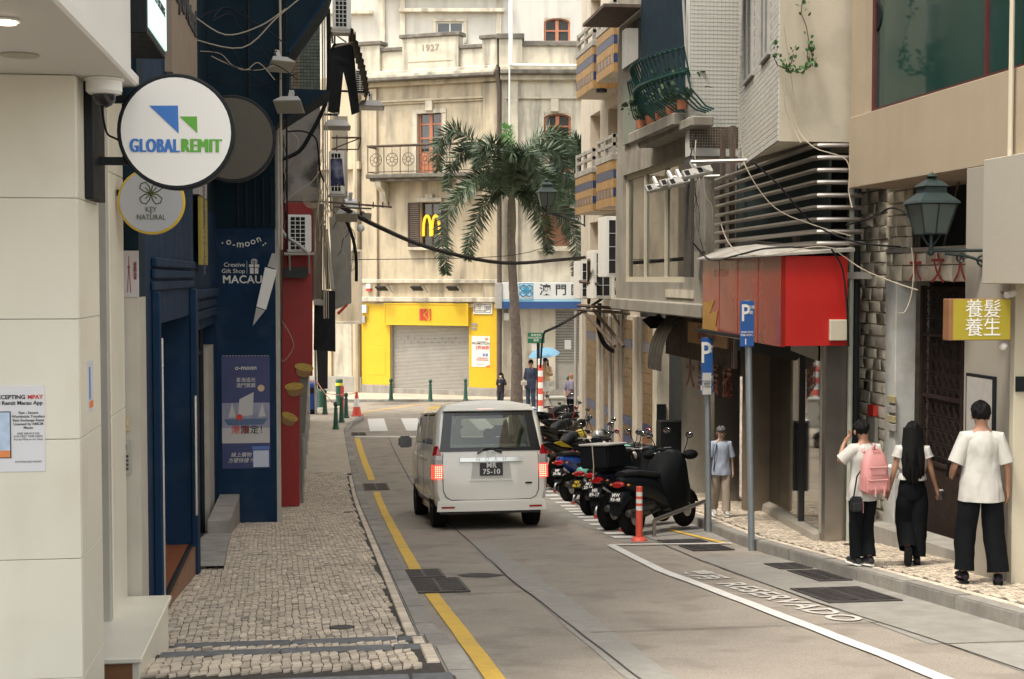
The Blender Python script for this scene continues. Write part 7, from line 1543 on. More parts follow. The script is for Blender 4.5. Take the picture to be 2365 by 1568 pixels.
b = MB(); b.tube([(.16, ry(.16, 1.12)-.03, 1.10), (-.02, ry(0, 1.17)-.035, 1.165), (-.10, ry(-.1, 1.165)-.035, 1.16), (-.20, ry(-.2, 1.1)-.04, 1.09)], [.016, .013, .014, .018], 6); b.build('wiper_arm', m_blk, van); b = MB(); b.tube([(-.06, ry(-.06, 1.165)-.02, 1.160), (.14, ry(.14, 1.16)-.02, 1.168), (.38, ry(.38, 1.15)-.02, 1.152)], .009, 5); b.build('wiper_blade', m_blk, van)
rear_patch(-.165, .075, 1.712, 1.74, .03, 'high_stop_lamp', m_lrl, van, nx=4, nz=1, th=.02)
for k in range(6): x = -.145+.04*k; MB().ball((x, ry(x, 1.725)-.052, 1.726), .009, .004, .008, 6, 4).build('led_dot', MATS['led_core'], van)
rear_patch(-.68, .68, 1.705, 1.785, .005, 'roof_spoiler', m_van, van, nx=10, nz=2, th=.05, xt=(-.62, .62))
rear_patch(.50, .60, .645, .67, .004, 'model_badge', m_blk, van, nx=2, nz=1, th=.003)
MB().box(-.3, .3, .2, .5, 1.1, 1.11).build('parcel_shelf', m_int, van)
for s in (-1, 1): MB().ball((s*.0-.12, 3.1, 1.45), .1, .02, .04, 8, 6).build('inner_mirror', m_int, van) if s > 0 else None
van.location = (2.40, 20.1, zg(20.1)+.0); sl_ = math.atan2(zg(23.5)-zg(20.5), 3.0); van.rotation_euler = (sl_, 0, R(1.2)); van.scale = (.985, 1, 1)
# ---------------------------------------------------------------- motorcycles and scooters
def loft(b, secs, n=12, cap=True):
    """secs: (x, y, z, half width, half height[, squareness]) rings in the xz plane, travelling along y"""
    rs = []
    for s in secs:
        x, y, z, w, h = s[:5]; e = s[5] if len(s) > 5 else .8; r = []
        for k in range(n): t = 2*math.pi*k/n; c, q = math.cos(t), math.sin(t); r.append((x+w*math.copysign(abs(c)**e, c), y, z+h*math.copysign(abs(q)**e, q)))
        rs.append(r)
    return b.rings(rs, cap)
m_bpl = mat('black_body_plastic', (.006, .008, .010), .42, spec=.3, var=.15, scale=8, bump=.03); m_seat = mat('black_seat_vinyl', (.008, .008, .010), .6, spec=.3, var=.1, scale=10, bump=.15); m_eng = mat('engine_metal', (.09, .085, .08), .45, metal=.7, var=.3, scale=12, bump=.2)
m_mir = mat('mirror_face', (.6, .62, .62), .08, metal=1, var=0, bump=0)
def wheel(root, y, r, w, rimm, name='wheel'):
    ty = MB().lathe([(r*.66, -w*.45), (r*.9, -w*.5), (r*.98, -w*.3), (r, 0), (r*.98, w*.3), (r*.9, w*.5), (r*.66, w*.45)], (0, y, r), 28, 'x').build(name, m_rub, root, smooth=True)
    b = MB(); b.lathe([(r*.60, -w*.3), (r*.68, -w*.42), (r*.68, w*.42), (r*.60, w*.3)], (0, y, r), 24, 'x', cap=False); b.lathe([(.05, -w*.45), (.05, w*.45)], (0, y, r), 12, 'x')
    for k in range(5):
        t = k*2*math.pi/5; b.tube([(0, y+.04*math.cos(t), r+.04*math.sin(t)), (0, y+r*.64*math.cos(t), r+r*.64*math.sin(t))], .018, 5)
    b.build('rim', rimm, ty, smooth=True); MB().lathe([(r*.42, .055), (r*.42, .06)], (0, y, r), 20, 'x').build('brake_disc', m_chr, ty)
def scooter(name, label, cat, c1, c2, plate_txt, plate_col=None, seatm=None, box=False, apron=False, sport=False, mirrors=m_bpl, rim=None, helmet=None, rw=.25):
    t = thing(name, label, cat, (0, 0, 0), 'motorcycles and scooters parked in the bay', world=False); rim = rim or m_eng
    wb_ = .64; wheel(t, -wb_, rw, .13, rim, 'rear_wheel'); wheel(t, wb_, rw+.01, .11, rim, 'front_wheel')
    b = MB()
    if sport:
        loft(b, [(0, -.98, .86, .03, .03), (0, -.8, .84, .10, .07), (0, -.45, .76, .13, .11), (0, -.2, .68, .12, .14)]); b.build('tail_fairing', c1, t, smooth=True)
        b = MB(); loft(b, [(0, -.22, .80, .10, .08), (0, 0, .88, .15, .13), (0, .25, .92, .15, .12), (0, .38, .86, .08, .08)]); b.build('fuel_tank', c1, t, smooth=True)
        b = MB(); loft(b, [(0, -.35, .5, .12, .16), (0, 0, .42, .15, .22), (0, .3, .5, .13, .2), (0, .42, .6, .08, .1)]); b.build('engine_block', m_eng, t, smooth=True)
        b = MB(); loft(b, [(0, .35, .9, .1, .1), (0, .55, .95, .12, .12), (0, .68, .93, .07, .08)]); b.build('headlamp_cowl', c2, t, smooth=True)
        for s in (-1, 1): MB().prism([(0, 0)]*0 or [(-.1, .6), (.35, .62), (.42, .82), (.1, .84)], 0, .02) ; b = MB(frame((s*.15, 0, 0), (0, 1, 0))); b.prism([(-.5, .78), (-.85, .88), (-.55, .9), (-.1, .74)], -.012, .012); b.prism([(.0, .55), (.32, .62), (.38, .80), (.02, .74)], -.012, .012); b.build('side_panel', c2, t, bevel=.005)
        b = MB(); loft(b, [(0, -.75, .93, .09, .03), (0, -.5, .88, .13, .045), (0, -.25, .86, .11, .04)]); b.build('seat', m_seat, t, smooth=True)
    else:
        b = MB(); loft(b, [(0, -.92, .74, .05, .05), (0, -.82, .72, .12, .10), (0, -.55, .66, .17, .16), (0, -.25, .60, .18, .18), (0, -.05, .50, .17, .16), (0, .05, .36, .16, .07)]); b.build('rear_body', c1, t, smooth=True)
        b = MB(); loft(b, [(0, -.86, .84, .09, .035), (0, -.6, .84, .15, .05), (0, -.3, .80, .16, .05), (0, -.05, .78, .12, .045)]); b.build('seat', m_seat, t, smooth=True)
        b = MB(); loft(b, [(0, .0, .33, .15, .05), (0, .28, .31, .16, .05), (0, .42, .36, .16, .08)], cap=True); b.build('floorboard', m_bpl, t, smooth=True)
        b = MB(); rr = []
        for z, y, w in ((.30, .46, .14), (.45, .50, .19), (.65, .50, .20), (.85, .46, .16), (.98, .42, .12), (1.05, .40, .07)):
            rr.append([(-w, y-.06, z), (-w*.6, y+.04, z), (0, y+.08, z), (w*.6, y+.04, z), (w, y-.06, z), (0, y-.03, z)])
        b.rings(rr); b.build('leg_shield', c1, t, smooth=True)
        b = MB(); loft(b, [(0, .30, 1.02, .08, .045), (0, .40, 1.04, .13, .06), (0, .50, 1.03, .09, .06)]); b.build('handlebar_cowl', c2, t, smooth=True)
        b = MB(); loft(b, [(.0, -.55, .40, .1, .10), (.0, -.25, .40, .12, .12)]); b.build('engine_case', m_eng, t, smooth=True)
    b = MB(); b.ball((0, .60 if not sport else .70, .92 if not sport else .93), .08, .05, .075, 12, 8); b.build('headlamp', m_lc, t, smooth=True)
    for s in (-1, 1): MB().tube([(s*.075, .40, .95), (s*.08, wb_, rw+.02)], .022, 6).build('fork_leg', m_eng, t, smooth=True)
    b = MB(); rs = []
    for k in range(9):
        a = R(15+k*18); rs.append([(x, wb_+(rw+.04)*math.cos(a), rw+.01+(rw+.04)*math.sin(a)) for x in (-.075, -.05, 0, .05, .075)])
    b.add([p for r in rs for p in r], [(j*5+i, j*5+i+1, j*5+i+6, j*5+i+5) for j in range(8) for i in range(4)]); b.build('front_mudguard', c1 if not sport else m_bpl, t, smooth=True)
    hz = 1.03; b = MB(); b.tube([(-.34, .26, hz), (-.2, .36, hz+.02), (0, .40, hz-.01), (.2, .36, hz+.02), (.34, .26, hz)], .012, 6); b.build('handlebar', m_eng, t, smooth=True)
    for s in (-1, 1):
        MB().tube([(s*.25, .31, hz+.01), (s*.37, .245, hz-.001)], .02, 7).build('grip', m_rub, t)
        b = MB(); b.tube([(s*.22, .36, hz+.03), (s*.27, .38, hz+.15), (s*.30, .36, hz+.24)], .007, 5); b.ball((s*.33, .355, hz+.27), .065, .018, .045, 12, 8); mr = b.build('mirror', mirrors, t, smooth=True)
        MB().ball((s*.33, .340, hz+.27), .056, .006, .037, 12, 6).build('mirror_glass', m_mir, mr, smooth=True)
        MB().tube([(s*.25, .37, hz+.03), (s*.38, .36, hz+.035)], .006, 4).build('brake_lever', m_chr, t); MB().ball((s*.14, -.88, .70), .022, .03, .018, 8, 6).build('indicator', mat('amber_lens', (.5, .15, .02), .2, var=0, bump=0), t, smooth=True)
    b = MB(); loft(b, [(0, -.955, .70, .07, .032), (0, -.92, .71, .09, .04), (0, -.88, .71, .08, .035)]); b.build('tail_lamp', m_lr, t, smooth=True)
    b = MB(); b.add([(-.075, -.90, .66), (.075, -.90, .66), (.075, -1.0, .38), (-.075, -1.0, .38), (-.075, -.895, .64), (.075, -.895, .64), (.075, -.985, .37), (-.075, -.985, .37)], [(0, 1, 2, 3), (7, 6, 5, 4), (0, 4, 5, 1), (1, 5, 6, 2), (2, 6, 7, 3), (3, 7, 4, 0)]); b.build('mud_flap', m_bpl, t)
    up = Vector((0, .32, .95)).normalized(); Mp = frame((0, -.985, .54), (1, 0, 0), tuple(up)); pc = plate_col or mat('black_plate', (.012, .012, .014), .4)
    p = MB(Mp).box(-.10, .10, -.07, .07, .005, .012).build('number_plate', pc, t, bevel=.003)
    lc = MATS['white_enamel'] if not plate_col else m_ink
    if plate_txt[0] == '*': plate_txt = plate_txt[1:]; lc = mat('plate_yellow', (.75, .55, .05), .4, var=0, bump=0)
    text(plate_txt, .068, Mp @ Matrix.Translation((0, 0, .012)), lc, p, off=.0015, ls=.85, ext=.0006, lift=.001)
    MB().lathe([(.02, -.02), (.05, 0), (.055, .12), (.055, .42), (.04, .46)], (.16, -.95, .33), 14, 'y').build('exhaust', m_eng, t, smooth=True)
    MB().tube([(.08, -.1, .32), (.12, -wb_, rw)], .025, 6).build('swing_arm', m_eng, t); MB().tube([(-.12, -.1, .3), (-.2, -.16, .02)], .012, 5).build('side_stand', m_eng, t)
    MB().tube([(0, -.4, .7), (-.02, -.5, .35)], .03, 8).build('shock_absorber', m_red if sport else m_eng, t)
    if box:
        bxm = mat('delivery_box_fabric', (.007, .007, .009), .8, spec=.2, var=.2, scale=10, bump=.2)
        o = MB().box(-.23, .23, -.98, -.52, .86, 1.16).build('delivery_box', bxm, t, bevel=.02, seg=2); MB().box(-.24, .24, -.99, -.51, 1.162, 1.19).build('box_lid', m_pipe, o, bevel=.01)
        MB().tube([(.0, -1.0, 1.18), (.01, -1.0, .9), (0, -1.02, .72)], .008, 4).build('elastic_cord', m_tan, o)
    if apron:
        b = MB(); rr = []
        for k, (z, y0, y1, w) in enumerate(((.30, .02, .60, .19), (.42, -.08, .66, .25), (.6, -.16, .64, .27), (.78, -.14, .60, .26), (.93, .0, .56, .24), (1.04, .16, .50, .2), (1.07, .28, .46, .08))):
            rr.append([(w*math.cos(a)*(1+.13*math.sin(7*a+k*.9)*(1-k/8)), (y0+y1)/2+(y1-y0)/2*math.sin(a), z+.02*math.sin(3*a+k)) for a in [i*2*math.pi/20 for i in range(20)]])
        b.rings(rr); b.build('rain_apron', mat('black_vinyl_cover', (.004, .0055, .006), .75, var=.15, scale=5, bump=.9, bscale=7, spec=.15), t, smooth=80)
        b = MB(); loft(b, [(0, -1.0, .42, .1, .13), (0, -.92, .5, .12, .12), (0, -.8, .56, .1, .08)]); b.build('rear_hugger', m_bpl, t, smooth=True)
        for s in (-1, 1): MB().ball((s*.33, .36, 1.03), .10, .13, .07, 12, 8).build('hand_muff', mat('black_vinyl_cover', (.011, .014, .015)), t, smooth=True)
    if helmet:
        b = MB(); b.ball((.12, .05, .98), .13, .15, .13, 16, 12); h = b.build('helmet', helmet, t, smooth=True); MB().lathe([(.131, -.03), (.131, -.0)], (.12, .05, .95), 18).build('helmet_band', m_bpl, h)
    return t
m_bluep = mat('blue_gloss_plastic', (.015, .05, .22), .25, var=.05, bump=0, coat=.4); m_yelp = mat('yellow_gloss_plastic', (.62, .46, .02), .3, var=.05, bump=0, coat=.4); m_teal = mat('mint_gloss_plastic', (.22, .58, .48), .25, var=.03, bump=0, coat=.5); m_goldrim = mat('gold_rim', (.35, .25, .06), .35, metal=.8, var=.05)
def park(o, rearuv, ang, s=1.0, lean_=5):
    p = G(*rearuv); o.scale = (s, s, s); o.rotation_euler = (R(-2), R(-lean_), R(-ang))
    off = Vector((math.sin(R(ang)), math.cos(R(ang)), 0))*.64*s; o.location = (p.x+off.x, p.y+off.y, zg(p.y+off.y)+.01)
park(scooter('scooter', 'nearest black scooter wrapped in a rain apron behind the red striped bollard', 'scooter', m_bpl, m_bpl, 'MW\n93-48', apron=True, rw=.245), (1462, 1236), 47, 1.0)
park(scooter('scooter', 'black scooter carrying a big black delivery box, second from the camera', 'scooter', mat('dark_navy_plastic', (.012, .016, .03), .3, var=.05, bump=0, coat=.4), m_bpl, 'MR\n89-17', box=True, rw=.26), (1413, 1224), 46, 1.04)
park(scooter('scooter', 'mint green retro scooter third in the parked row', 'scooter', m_teal, m_teal, '*MX\n86-97'), (1366, 1190), 46, 1.0)
park(scooter('scooter', 'blue and grey scooter beside the mint green one', 'scooter', m_bluep, m_bpl, 'MP\n39-96'), (1316, 1158), 42, 1.06)
park(scooter('motorcycle', 'yellow and black motorcycle close to the van right tail lamp', 'motorcycle', m_bpl, m_yelp, 'CM\n88867', plate_col=mat('white_plate', (.7, .7, .68), .4, var=0, bump=0), sport=True, rim=m_goldrim, mirrors=m_bpl), (1281, 1128), 38, 1.06)
park(scooter('motorcycle', 'black motorcycle with a red mirror beyond the yellow one', 'motorcycle', m_bpl, m_bpl, 'MK\n21-05', sport=True, mirrors=m_red), (1262, 1085), 36, 1.05)
park(scooter('scooter', 'dark scooter with a silver helmet on its seat, in the middle of the row', 'scooter', m_bpl, m_bpl, 'MT\n44-70', helmet=mat('silver_helmet', (.5, .5, .48), .2, metal=.5, var=0, bump=0)), (1338, 1120), 42, 1.0)
park(scooter('motorcycle', 'farthest black motorcycle in front of the grey cabinet', 'motorcycle', m_bpl, m_bpl, 'MH\n60-12', sport=True), (1256, 1045), 36, 1.1)
park(scooter('scooter', 'dark scooter with red mirrors half hidden between the mint and the boxed one', 'scooter', m_bpl, m_eng, 'MS\n17-33', mirrors=m_red), (1400, 1175), 44, 1.0)
for k, (uv_, lb, kd) in enumerate((((1388, 1192), 'dark scooter tucked behind the delivery box', 'scooter'), ((1288, 1075), 'black motorcycle beside the far yellow one', 'motorcycle'), ((1272, 1050), 'dark motorcycle near the grey cabinet', 'motorcycle'))):
    park(scooter(kd, lb, kd, (m_bpl, m_eng)[k % 2], m_bpl, ('MU\n20-14', 'MJ\n77-31', 'MV\n50-62', 'MN\n18-90', 'MQ\n33-05')[k], sport=kd == 'motorcycle'), uv_, 40+k*2, .98)
# low steel parking hoops with red bands
for k, (zx, zy_) in enumerate(((205, 840), (285, 895), (375, 965), (465, 1010), (570, 1080), (680, 1145), (930, 1275))):
    p = G((2100+zx/2.4125)*.5774, (1600+zy_/2.4125)*.5774); t = thing('parking_hoop', '%s low steel parking hoop with a red band counted from the camera' % ('seventh', 'sixth', 'fifth', 'fourth', 'third', 'second', 'nearest')[k], 'rack', tuple(p), 'steel hoops between the parked scooters'); d = Vector((.72, .69, 0))
    MB().tube([p+d*0+Vector((0, 0, z)) if j == 0 else p+d*x+Vector((0, 0, z)) for j, (x, z) in enumerate(((0, 0), (0, .10), (.03, .17), (.09, .20), (.2, .18), (.3, .13)))], .022, 8).build('hoop', m_chr, t, smooth=True)
    MB().tube([p+Vector((0, 0, .005)), p+Vector((0, 0, .06))], .026, 8).build('red_band', m_red, t)
pts = [G((2100+zx/2.4125)*.5774, (1600+zy_/2.4125)*.5774)+Vector((.05, 0, .02)) for zx, zy_ in ((205, 815), (375, 940), (570, 1060), (680, 1125), (930, 1260), (1060, 1330))]
tag(MB().tube(pts, .02, 6).build('ground_rail', m_frame), 'thin dark floor rail joining the steel parking hoops', 'rail')
p1 = G(1511, 1240); p2 = G(1631, 1226); q1 = p1+Vector((0, 0, .22)); q2 = p2+Vector((0, 0, .42))
t = thing('end_rail', 'steel end rail sloping up beside the nearest scooter to the pole', 'rail', tuple(p1)); MB().tube([q1, q2], .03, 8).build('rail', m_steel, t, smooth=True); MB().tube([p1, q1], .028, 8).build('post', m_steel, t); MB().tube([p2, q2], .03, 8).build('post', m_rust, t)
# red flexible post with white bands
p = G(1476, 1250); t = thing('lane_bollard', 'red flexible bollard with white bands at the end of the bay', 'bollard', tuple(p)); c = tuple(p)
MB().lathe([(.10, 0), (.10, .02), (.075, .05), (.05, .06)], c, 20).build('base', m_cr, t, smooth=True)
hs = [(.06, .40, m_cr), (.40, .455, m_wht), (.455, .49, m_cr), (.49, .545, m_wht), (.545, .58, m_cr), (.58, .635, m_wht), (.635, .70, m_cr)]
for a, c_, m in hs: MB().lathe([(.045-.008*a, a+.0005), (.045-.008*c_, c_)], c, 20).build('band', m, t, smooth=True)
# ---------------------------------------------------------------- parking sign poles
m_pole = mat('galvanised_pole', (.26, .29, .31), .5, metal=.4, var=.1, scale=6, bump=.05); m_pb2 = mat('parking_blue', (.02, .10, .33), .4, var=.03, scale=5, bump=0)
for k, (bu, bv, tu, tv, plq, lb) in enumerate(((1736, 1272, 1727, 693, (1709, 695, 1741, 800), 'nearer grey pole with a blue parking sign in front of the red sign'), (1637, 1230, 1633, 780, (1620, 780, 1646, 910), 'farther grey pole with a blue and white parking sign beside the walking woman'))):
    p = G(bu, bv); top = PY(tu, tv, p.y); t = thing('parking_sign', lb, 'sign', tuple(p), 'blue parking signs on poles')
    MB().tube([p, Vector((top.x, p.y, top.z))], .04, 12).build('pole', m_pole, t, smooth=True)
    r = RC(MC(p.y-.06), *plq); M = MC(p.y-.06); o = bx(MB(M), r, 0, .01).build('sign_plate', m_pb2, t, bevel=.003); W_, H_ = r[1]-r[0], r[3]-r[2]
    text('P', H_*.52, M @ Matrix.Translation((r[0]+W_*.36, r[2]+H_*.72, .01)), m_wht, o, off=.004, sx=.75); text('1' if k == 0 else 'P+1', .1, M @ Matrix.Translation((r[0]+W_*.4, r[2]+H_*.1, .01)), m_wht, o)
    text('泊車\n處', .045, M @ Matrix.Translation((r[0]+W_*.78, r[2]+H_*.8, .01)), m_wht, o, ls=1.3); text('08:00-20:00\n咪錶 MOP 1', .03, M @ Matrix.Translation((r[0]+W_*.5, r[2]+H_*.28, .01)), m_wht, o, ls=1.2)
    if k == 1: r2 = RC(MC(p.y-.06), 1622, 861, 1642, 911); o2_ = bx(MB(M), r2, .0105, .016).build('white_plate', m_gry if 0 else mat('old_white_plate', (.55, .54, .5), .5, var=.05), t); text('MOTOCICLOS\n電單車\n2 HORAS', .03, M @ Matrix.Translation(((r2[0]+r2[1])/2, (r2[2]+r2[3])/2, .016)), m_gry, o2_, ls=1.2)
# green street name sign, striped post
p = G(1243, 958); t = thing('street_name_sign', 'small green street name sign on a dark pole wrapped with striped tape', 'sign', tuple(p)); Mq = MC(p.y)
r = RC(Mq, 1218, 768, 1257, 792); MB().tube([p, (p.x, p.y, r[2])], .055, 10).build('dark_pole', m_frame, t, smooth=True); o = bx(MB(Mq), r, .06, .08).build('green_plate', mat('sign_green', (.01, .14, .07), .4, var=.02), t, bevel=.003)
text('板樟堂街\nPAGAMENTO\n繳費', .09, Mq @ Matrix.Translation(((r[0]+r[1])/2, (r[2]+r[3])/2, .08)), m_wht, o, ls=1.0)
rr_ = RC(Mq, 1237, 828, 1248, 950)
for k in range(9): z0 = rr_[2]+(rr_[3]-rr_[2])*k/9; MB().lathe([(.085, 0), (.085, (rr_[3]-rr_[2])/9-.002)], (p.x+.06, p.y-.1, z0), 12).build('striped_band', m_cr if k % 2 else m_wht, t)
r = RC(Mq, 1230, 942, 1242, 962); Mq2 = MC(p.y-2); r = RC(Mq2, 1230, 944, 1242, 960); o = bx(MB(Mq2), r, 0, .02).build('small_parking_plate', m_pb2); tag(o, 'tiny blue parking plate near the van roof corner', 'sign'); text('P', .16, Mq2 @ Matrix.Translation(((r[0]+r[1])/2, (r[2]+r[3])/2, .02)), m_wht, o)
tag(bx(MB(Mq2), (r[0]-.1, r[1]+.12, .33, r[2]-.0), .03, .25).build('ticket_post', m_ky, bevel=.01), 'short yellow post under the tiny parking plate', 'post')
# grey cabinet
p = G(1290, 985, .12); cbn = thing('utility_cabinet', 'pale grey utility cabinet behind the parked motorcycles', 'cabinet', (p.x, p.y, zg(p.y)+.12)); r = RC(MC(p.y), 1268, 917, 1306, 985)
MB().box(r[0], r[1], p.y, p.y+.5, zg(p.y)+.1, r[3]-.06).build('casing', mat('cabinet_grey', (.42, .42, .38), .5, var=.05), cbn, bevel=.008); MB().box(r[0]-.03, r[1]+.03, p.y-.03, p.y+.53, r[3]-.058, r[3]).build('lid', mat('cabinet_grey', (.42, .42, .38)), cbn, bevel=.01); MB().box(r[0]+.05, r[1]-.05, p.y-.012, p.y-.001, zg(p.y)+.2, r[3]-.12).build('door', mat('cabinet_grey', (.42, .42, .38)), cbn, bevel=.004)
# ---------------------------------------------------------------- street lanterns
def lantern(name, c, H, wall_pt, label):
    """four-sided lantern on a scrolled bracket reaching to wall_pt"""
    t = thing(name, label, 'street lamp', c, 'old style wall lanterns'); x, y, z = c; g = .30*H
    def ring(r, h): return [(x+r*a, y+r*b_, z+h) for a, b_ in ((1, 1), (-1, 1), (-1, -1), (1, -1))]
    MB().rings([ring(g*.62, .0), ring(g*1.0, H*.48)]).build('frosted_glass', mat('frosted_lamp_glass', (.07, .09, .08), .4, var=.08, scale=6, bump=0), t)
    b = MB()
    for a, b_ in ((1, 1), (-1, 1), (-1, -1), (1, -1)): b.tube([(x+g*.64*a, y+g*.64*b_, z), (x+g*1.02*a, y+g*1.02*b_, z+H*.48)], .014*H, 5)
    for r_, h in ((g*.64, 0), (g*1.03, H*.48)): q = ring(r_, h); b.tube(q+[q[0]], .014*H, 5)
    b.tube([(x, y-g*.64, z), (x, y-g*1.02, z+H*.48)], .012*H, 4); b.build('lamp_frame', m_lamp, t)
    MB().rings([ring(g*1.18, H*.485), ring(g*1.1, H*.53), ring(g*.62, H*.66), ring(g*.6, H*.76), ring(g*.72, H*.765), ring(g*.5, H*.83), ring(g*.16, H*.9)]).build('lamp_roof', m_lamp, t, bevel=.003)
    MB().lathe([(.05*H, .9*H), (.11*H, .93*H), (.05*H, .96*H), (.02*H, 1.0*H)], c, 12).build('finial', m_lamp, t, smooth=True)
    b = MB(); b.tube([(x-g*.55, y, z), (x-.06*H, y, z-.16*H), (x, y, z-.2*H)], .02*H, 5); b.tube([(x+g*.55, y, z), (x+.06*H, y, z-.16*H), (x, y, z-.2*H)], .02*H, 5); b.tube([(x, y, z), (x, y, z-.32*H)], .035*H, 8); b.ball((x, y, z-.30*H), .06*H); b.build('lamp_neck', m_lamp, t)
    wp = Vector(wall_pt); p0 = Vector((x, y, z-.27*H)); b = MB(); b.tube([p0, wp], .028*H, 8); d = wp-p0; L = d.length; d.normalize()
    low = wp-Vector((0, 0, .42*H)); b.tube([p0+d*.15*L+Vector((0, 0, -.03)), p0+d*.35*L+Vector((0, 0, -.08*H)), p0+d*.65*L+Vector((0, 0, -.22*H)), low], .026*H, 6)
    def scroll(cc, r0, turns, s=1): return [cc+d*(r0*(1-k/26)*math.cos(s*k*turns))+Vector((0, 0, r0*(1-k/26)*math.sin(s*k*turns))) for k in range(22)]
    for fr, rr, s in ((.32, .09, 1), (.55, .12, -1), (.8, .15, 1)): b.tube(scroll(p0+d*fr*L+Vector((0, 0, -.10*H*(1+fr))), rr*H, .42, s), .018*H, 4)
    b.tube([wp+Vector((0, 0, .03)), low-Vector((0, 0, .05))], .03*H, 6); b.build('scroll_bracket', m_lamp, t, smooth=60)
c = PX(2150, 540, 5.42); lantern('wall_lantern', tuple(c), .55, (6.2, c.y-.25, c.z-.15), 'near black wall lantern on a scrolled bracket before the stone lintel')
c = PY(1262, 476, 40.6); lantern('wall_lantern', tuple(c), .80, (XF-.05, 40.7, c.z-.2), 'far wall lantern in front of the palm fronds')
# ---------------------------------------------------------------- palm trees
m_trk = mat('palm_bark', (.13, .10, .08), .9, var=.3, scale=6, bump=.6, bscale=14); m_fr = mat('palm_leaf', (.085, .125, .07), .5, var=.5, scale=5, bump=0); m_frl = mat('young_palm_leaf', (.12, .31, .07), .5, var=.2, scale=5, bump=0)
def frond(parent, P, L0, m, dens=44, name='frond', w=.024, droop=.35, up=None):
    """feather frond along the curve P: a stem and long narrow leaflets in two rows"""
    C = [Vector(p) for p in P]; b = MB(); pts = []
    Q = [C[0]]+C+[C[-1]]
    for i in range(1, len(Q)-2):
        for k in range(6):
            t = k/6; a, q, c_, d = Q[i-1:i+3]; pts.append(.5*((2*q)+(c_-a)*t+(2*a-5*q+4*c_-d)*t*t+(3*q-a-3*c_+d)*t**3))
    pts.append(C[-1]); n = len(pts); b.tube(pts, [.03*(1-.8*i/(n-1)) for i in range(n)], 5)
    for i in range(dens):
        t = .12+.88*i/dens; f = t*(n-1.01); j = int(f); p = pts[j].lerp(pts[j+1], f-j); d = (pts[j+1]-pts[j]).normalized(); s0 = d.cross(Vector((0, 0, 1)))
        s0 = s0.normalized() if s0.length > .05 else Vector((1, 0, 0)); nn = s0.cross(d).normalized()
        for s in (-1, 1):
            for lay in range(3):
                l = L0*(math.sin(math.pi*min(.98, .15+.8*t))**.6)*random.uniform(.75, 1.08); el = random.uniform(-1.15, 1.15)
                dr = (s0*s*math.cos(el)+nn*math.sin(el)+d*random.uniform(.3, .6)).normalized(); m1 = p+dr*l*.5-Vector((0, 0, droop*l*.12)); e = p+dr*l-Vector((0, 0, droop*l*random.uniform(.15, .5)))
                ww = d.cross(dr).normalized().cross(dr).normalized()*w*.5 if random.random() < .5 else d*w*.5
                b.add([p-ww*.5, p+ww*.5, m1+ww, m1-ww, e], [(0, 1, 2, 3), (3, 2, 4)])
    return b.build(name, m, parent, fixn=False)
def palm(base, top, label, r0, r1, fronds, spear=True, crown=1.0):
    t = thing('palm_tree', label, 'palm tree', base); b = MB(); B, T = Vector(base), Vector(top); n = 40
    pts = [B.lerp(T, i/n)+Vector((.05*math.sin(i*.15), 0, 0)) for i in range(n+1)]; b.tube(pts, [(r0+(r1-r0)*(i/n)**.7)*(1.05 if i % 2 else 1) for i in range(n+1)], 12); b.build('trunk', m_trk, t, smooth=70)
    cs = MB(); cs.tube([T-Vector((0, 0, 1.3)), T-Vector((0, 0, .8)), T, T+Vector((0, 0, .35))], [r1, r1*1.25, r1*1.0, r1*.5], 12); cs.build('crown_shaft', mat('crown_shaft', (.12, .10, .06), .7, var=.2, bump=.2), t, smooth=True)
    for P in fronds: frond(t, P, .66*crown, m_fr, dens=85, w=.045)
    return t
Yp = 50.7; D = lambda u, v, dy=0: PY(u, v, Yp+dy)
top = D(1182, 462); base = (G(1183, 936).x, Yp, .37)
FR = [[(1182, 462), (1140, 400), (1090, 325), (1050, 300), (1020, 320), (1008, 360), (1012, 395)], [(1182, 462), (1150, 430), (1110, 420), (1060, 450), (1030, 500), (1022, 560), (1028, 610), (1030, 632)],
      [(1182, 462), (1200, 390), (1230, 330), (1270, 305), (1300, 320), (1318, 360), (1325, 385)], [(1182, 462), (1200, 400), (1225, 380), (1250, 400), (1280, 430), (1298, 470)],
      [(1182, 462), (1215, 440), (1260, 450), (1300, 490), (1325, 540), (1335, 600), (1332, 635)], [(1182, 462), (1190, 400), (1200, 360), (1215, 350), (1235, 385), (1240, 430)],
      [(1182, 462), (1160, 420), (1120, 405), (1080, 425), (1045, 465)], [(1182, 462), (1205, 425), (1245, 415), (1290, 445), (1322, 500)], [(1182, 462), (1186, 410), (1192, 370), (1186, 350), (1175, 360)], [(1182, 462), (1210, 420), (1240, 350), (1280, 330), (1310, 345)]]
FR += [[(1182, 462), (1150, 400), (1112, 350), (1075, 345), (1042, 385), (1030, 440)], [(1182, 462), (1212, 385), (1252, 345), (1292, 360), (1315, 420), (1318, 470)], [(1182, 462), (1165, 440), (1135, 450), (1105, 500), (1085, 560), (1080, 600)], [(1182, 462), (1205, 445), (1235, 470), (1258, 530), (1268, 585)], [(1182, 462), (1176, 400), (1160, 350), (1135, 330), (1108, 350), (1098, 390)]]
DY = [0, -.6, .3, -1.2, .2, -1.6, .8, .9, -1.8, 1.0, .5, -.4, .9, .8, -.9]
pt_ = palm(base, tuple(top), 'tall palm tree with drooping feathery fronds before the old facades', .23, .13, [[D(u, v, DY[k]*min(1, i/3)) for i, (u, v) in enumerate(F)] for k, F in enumerate(FR)])
for F in ([(1180, 430), (1176, 370), (1170, 310), (1162, 285)], [(1180, 430), (1184, 370), (1182, 320), (1178, 290)], [(1180, 420), (1172, 370), (1160, 310)]): frond(pt_, [D(*q) for q in F], .34, m_frl, dens=30, name='young_frond', droop=-.4, w=.03)
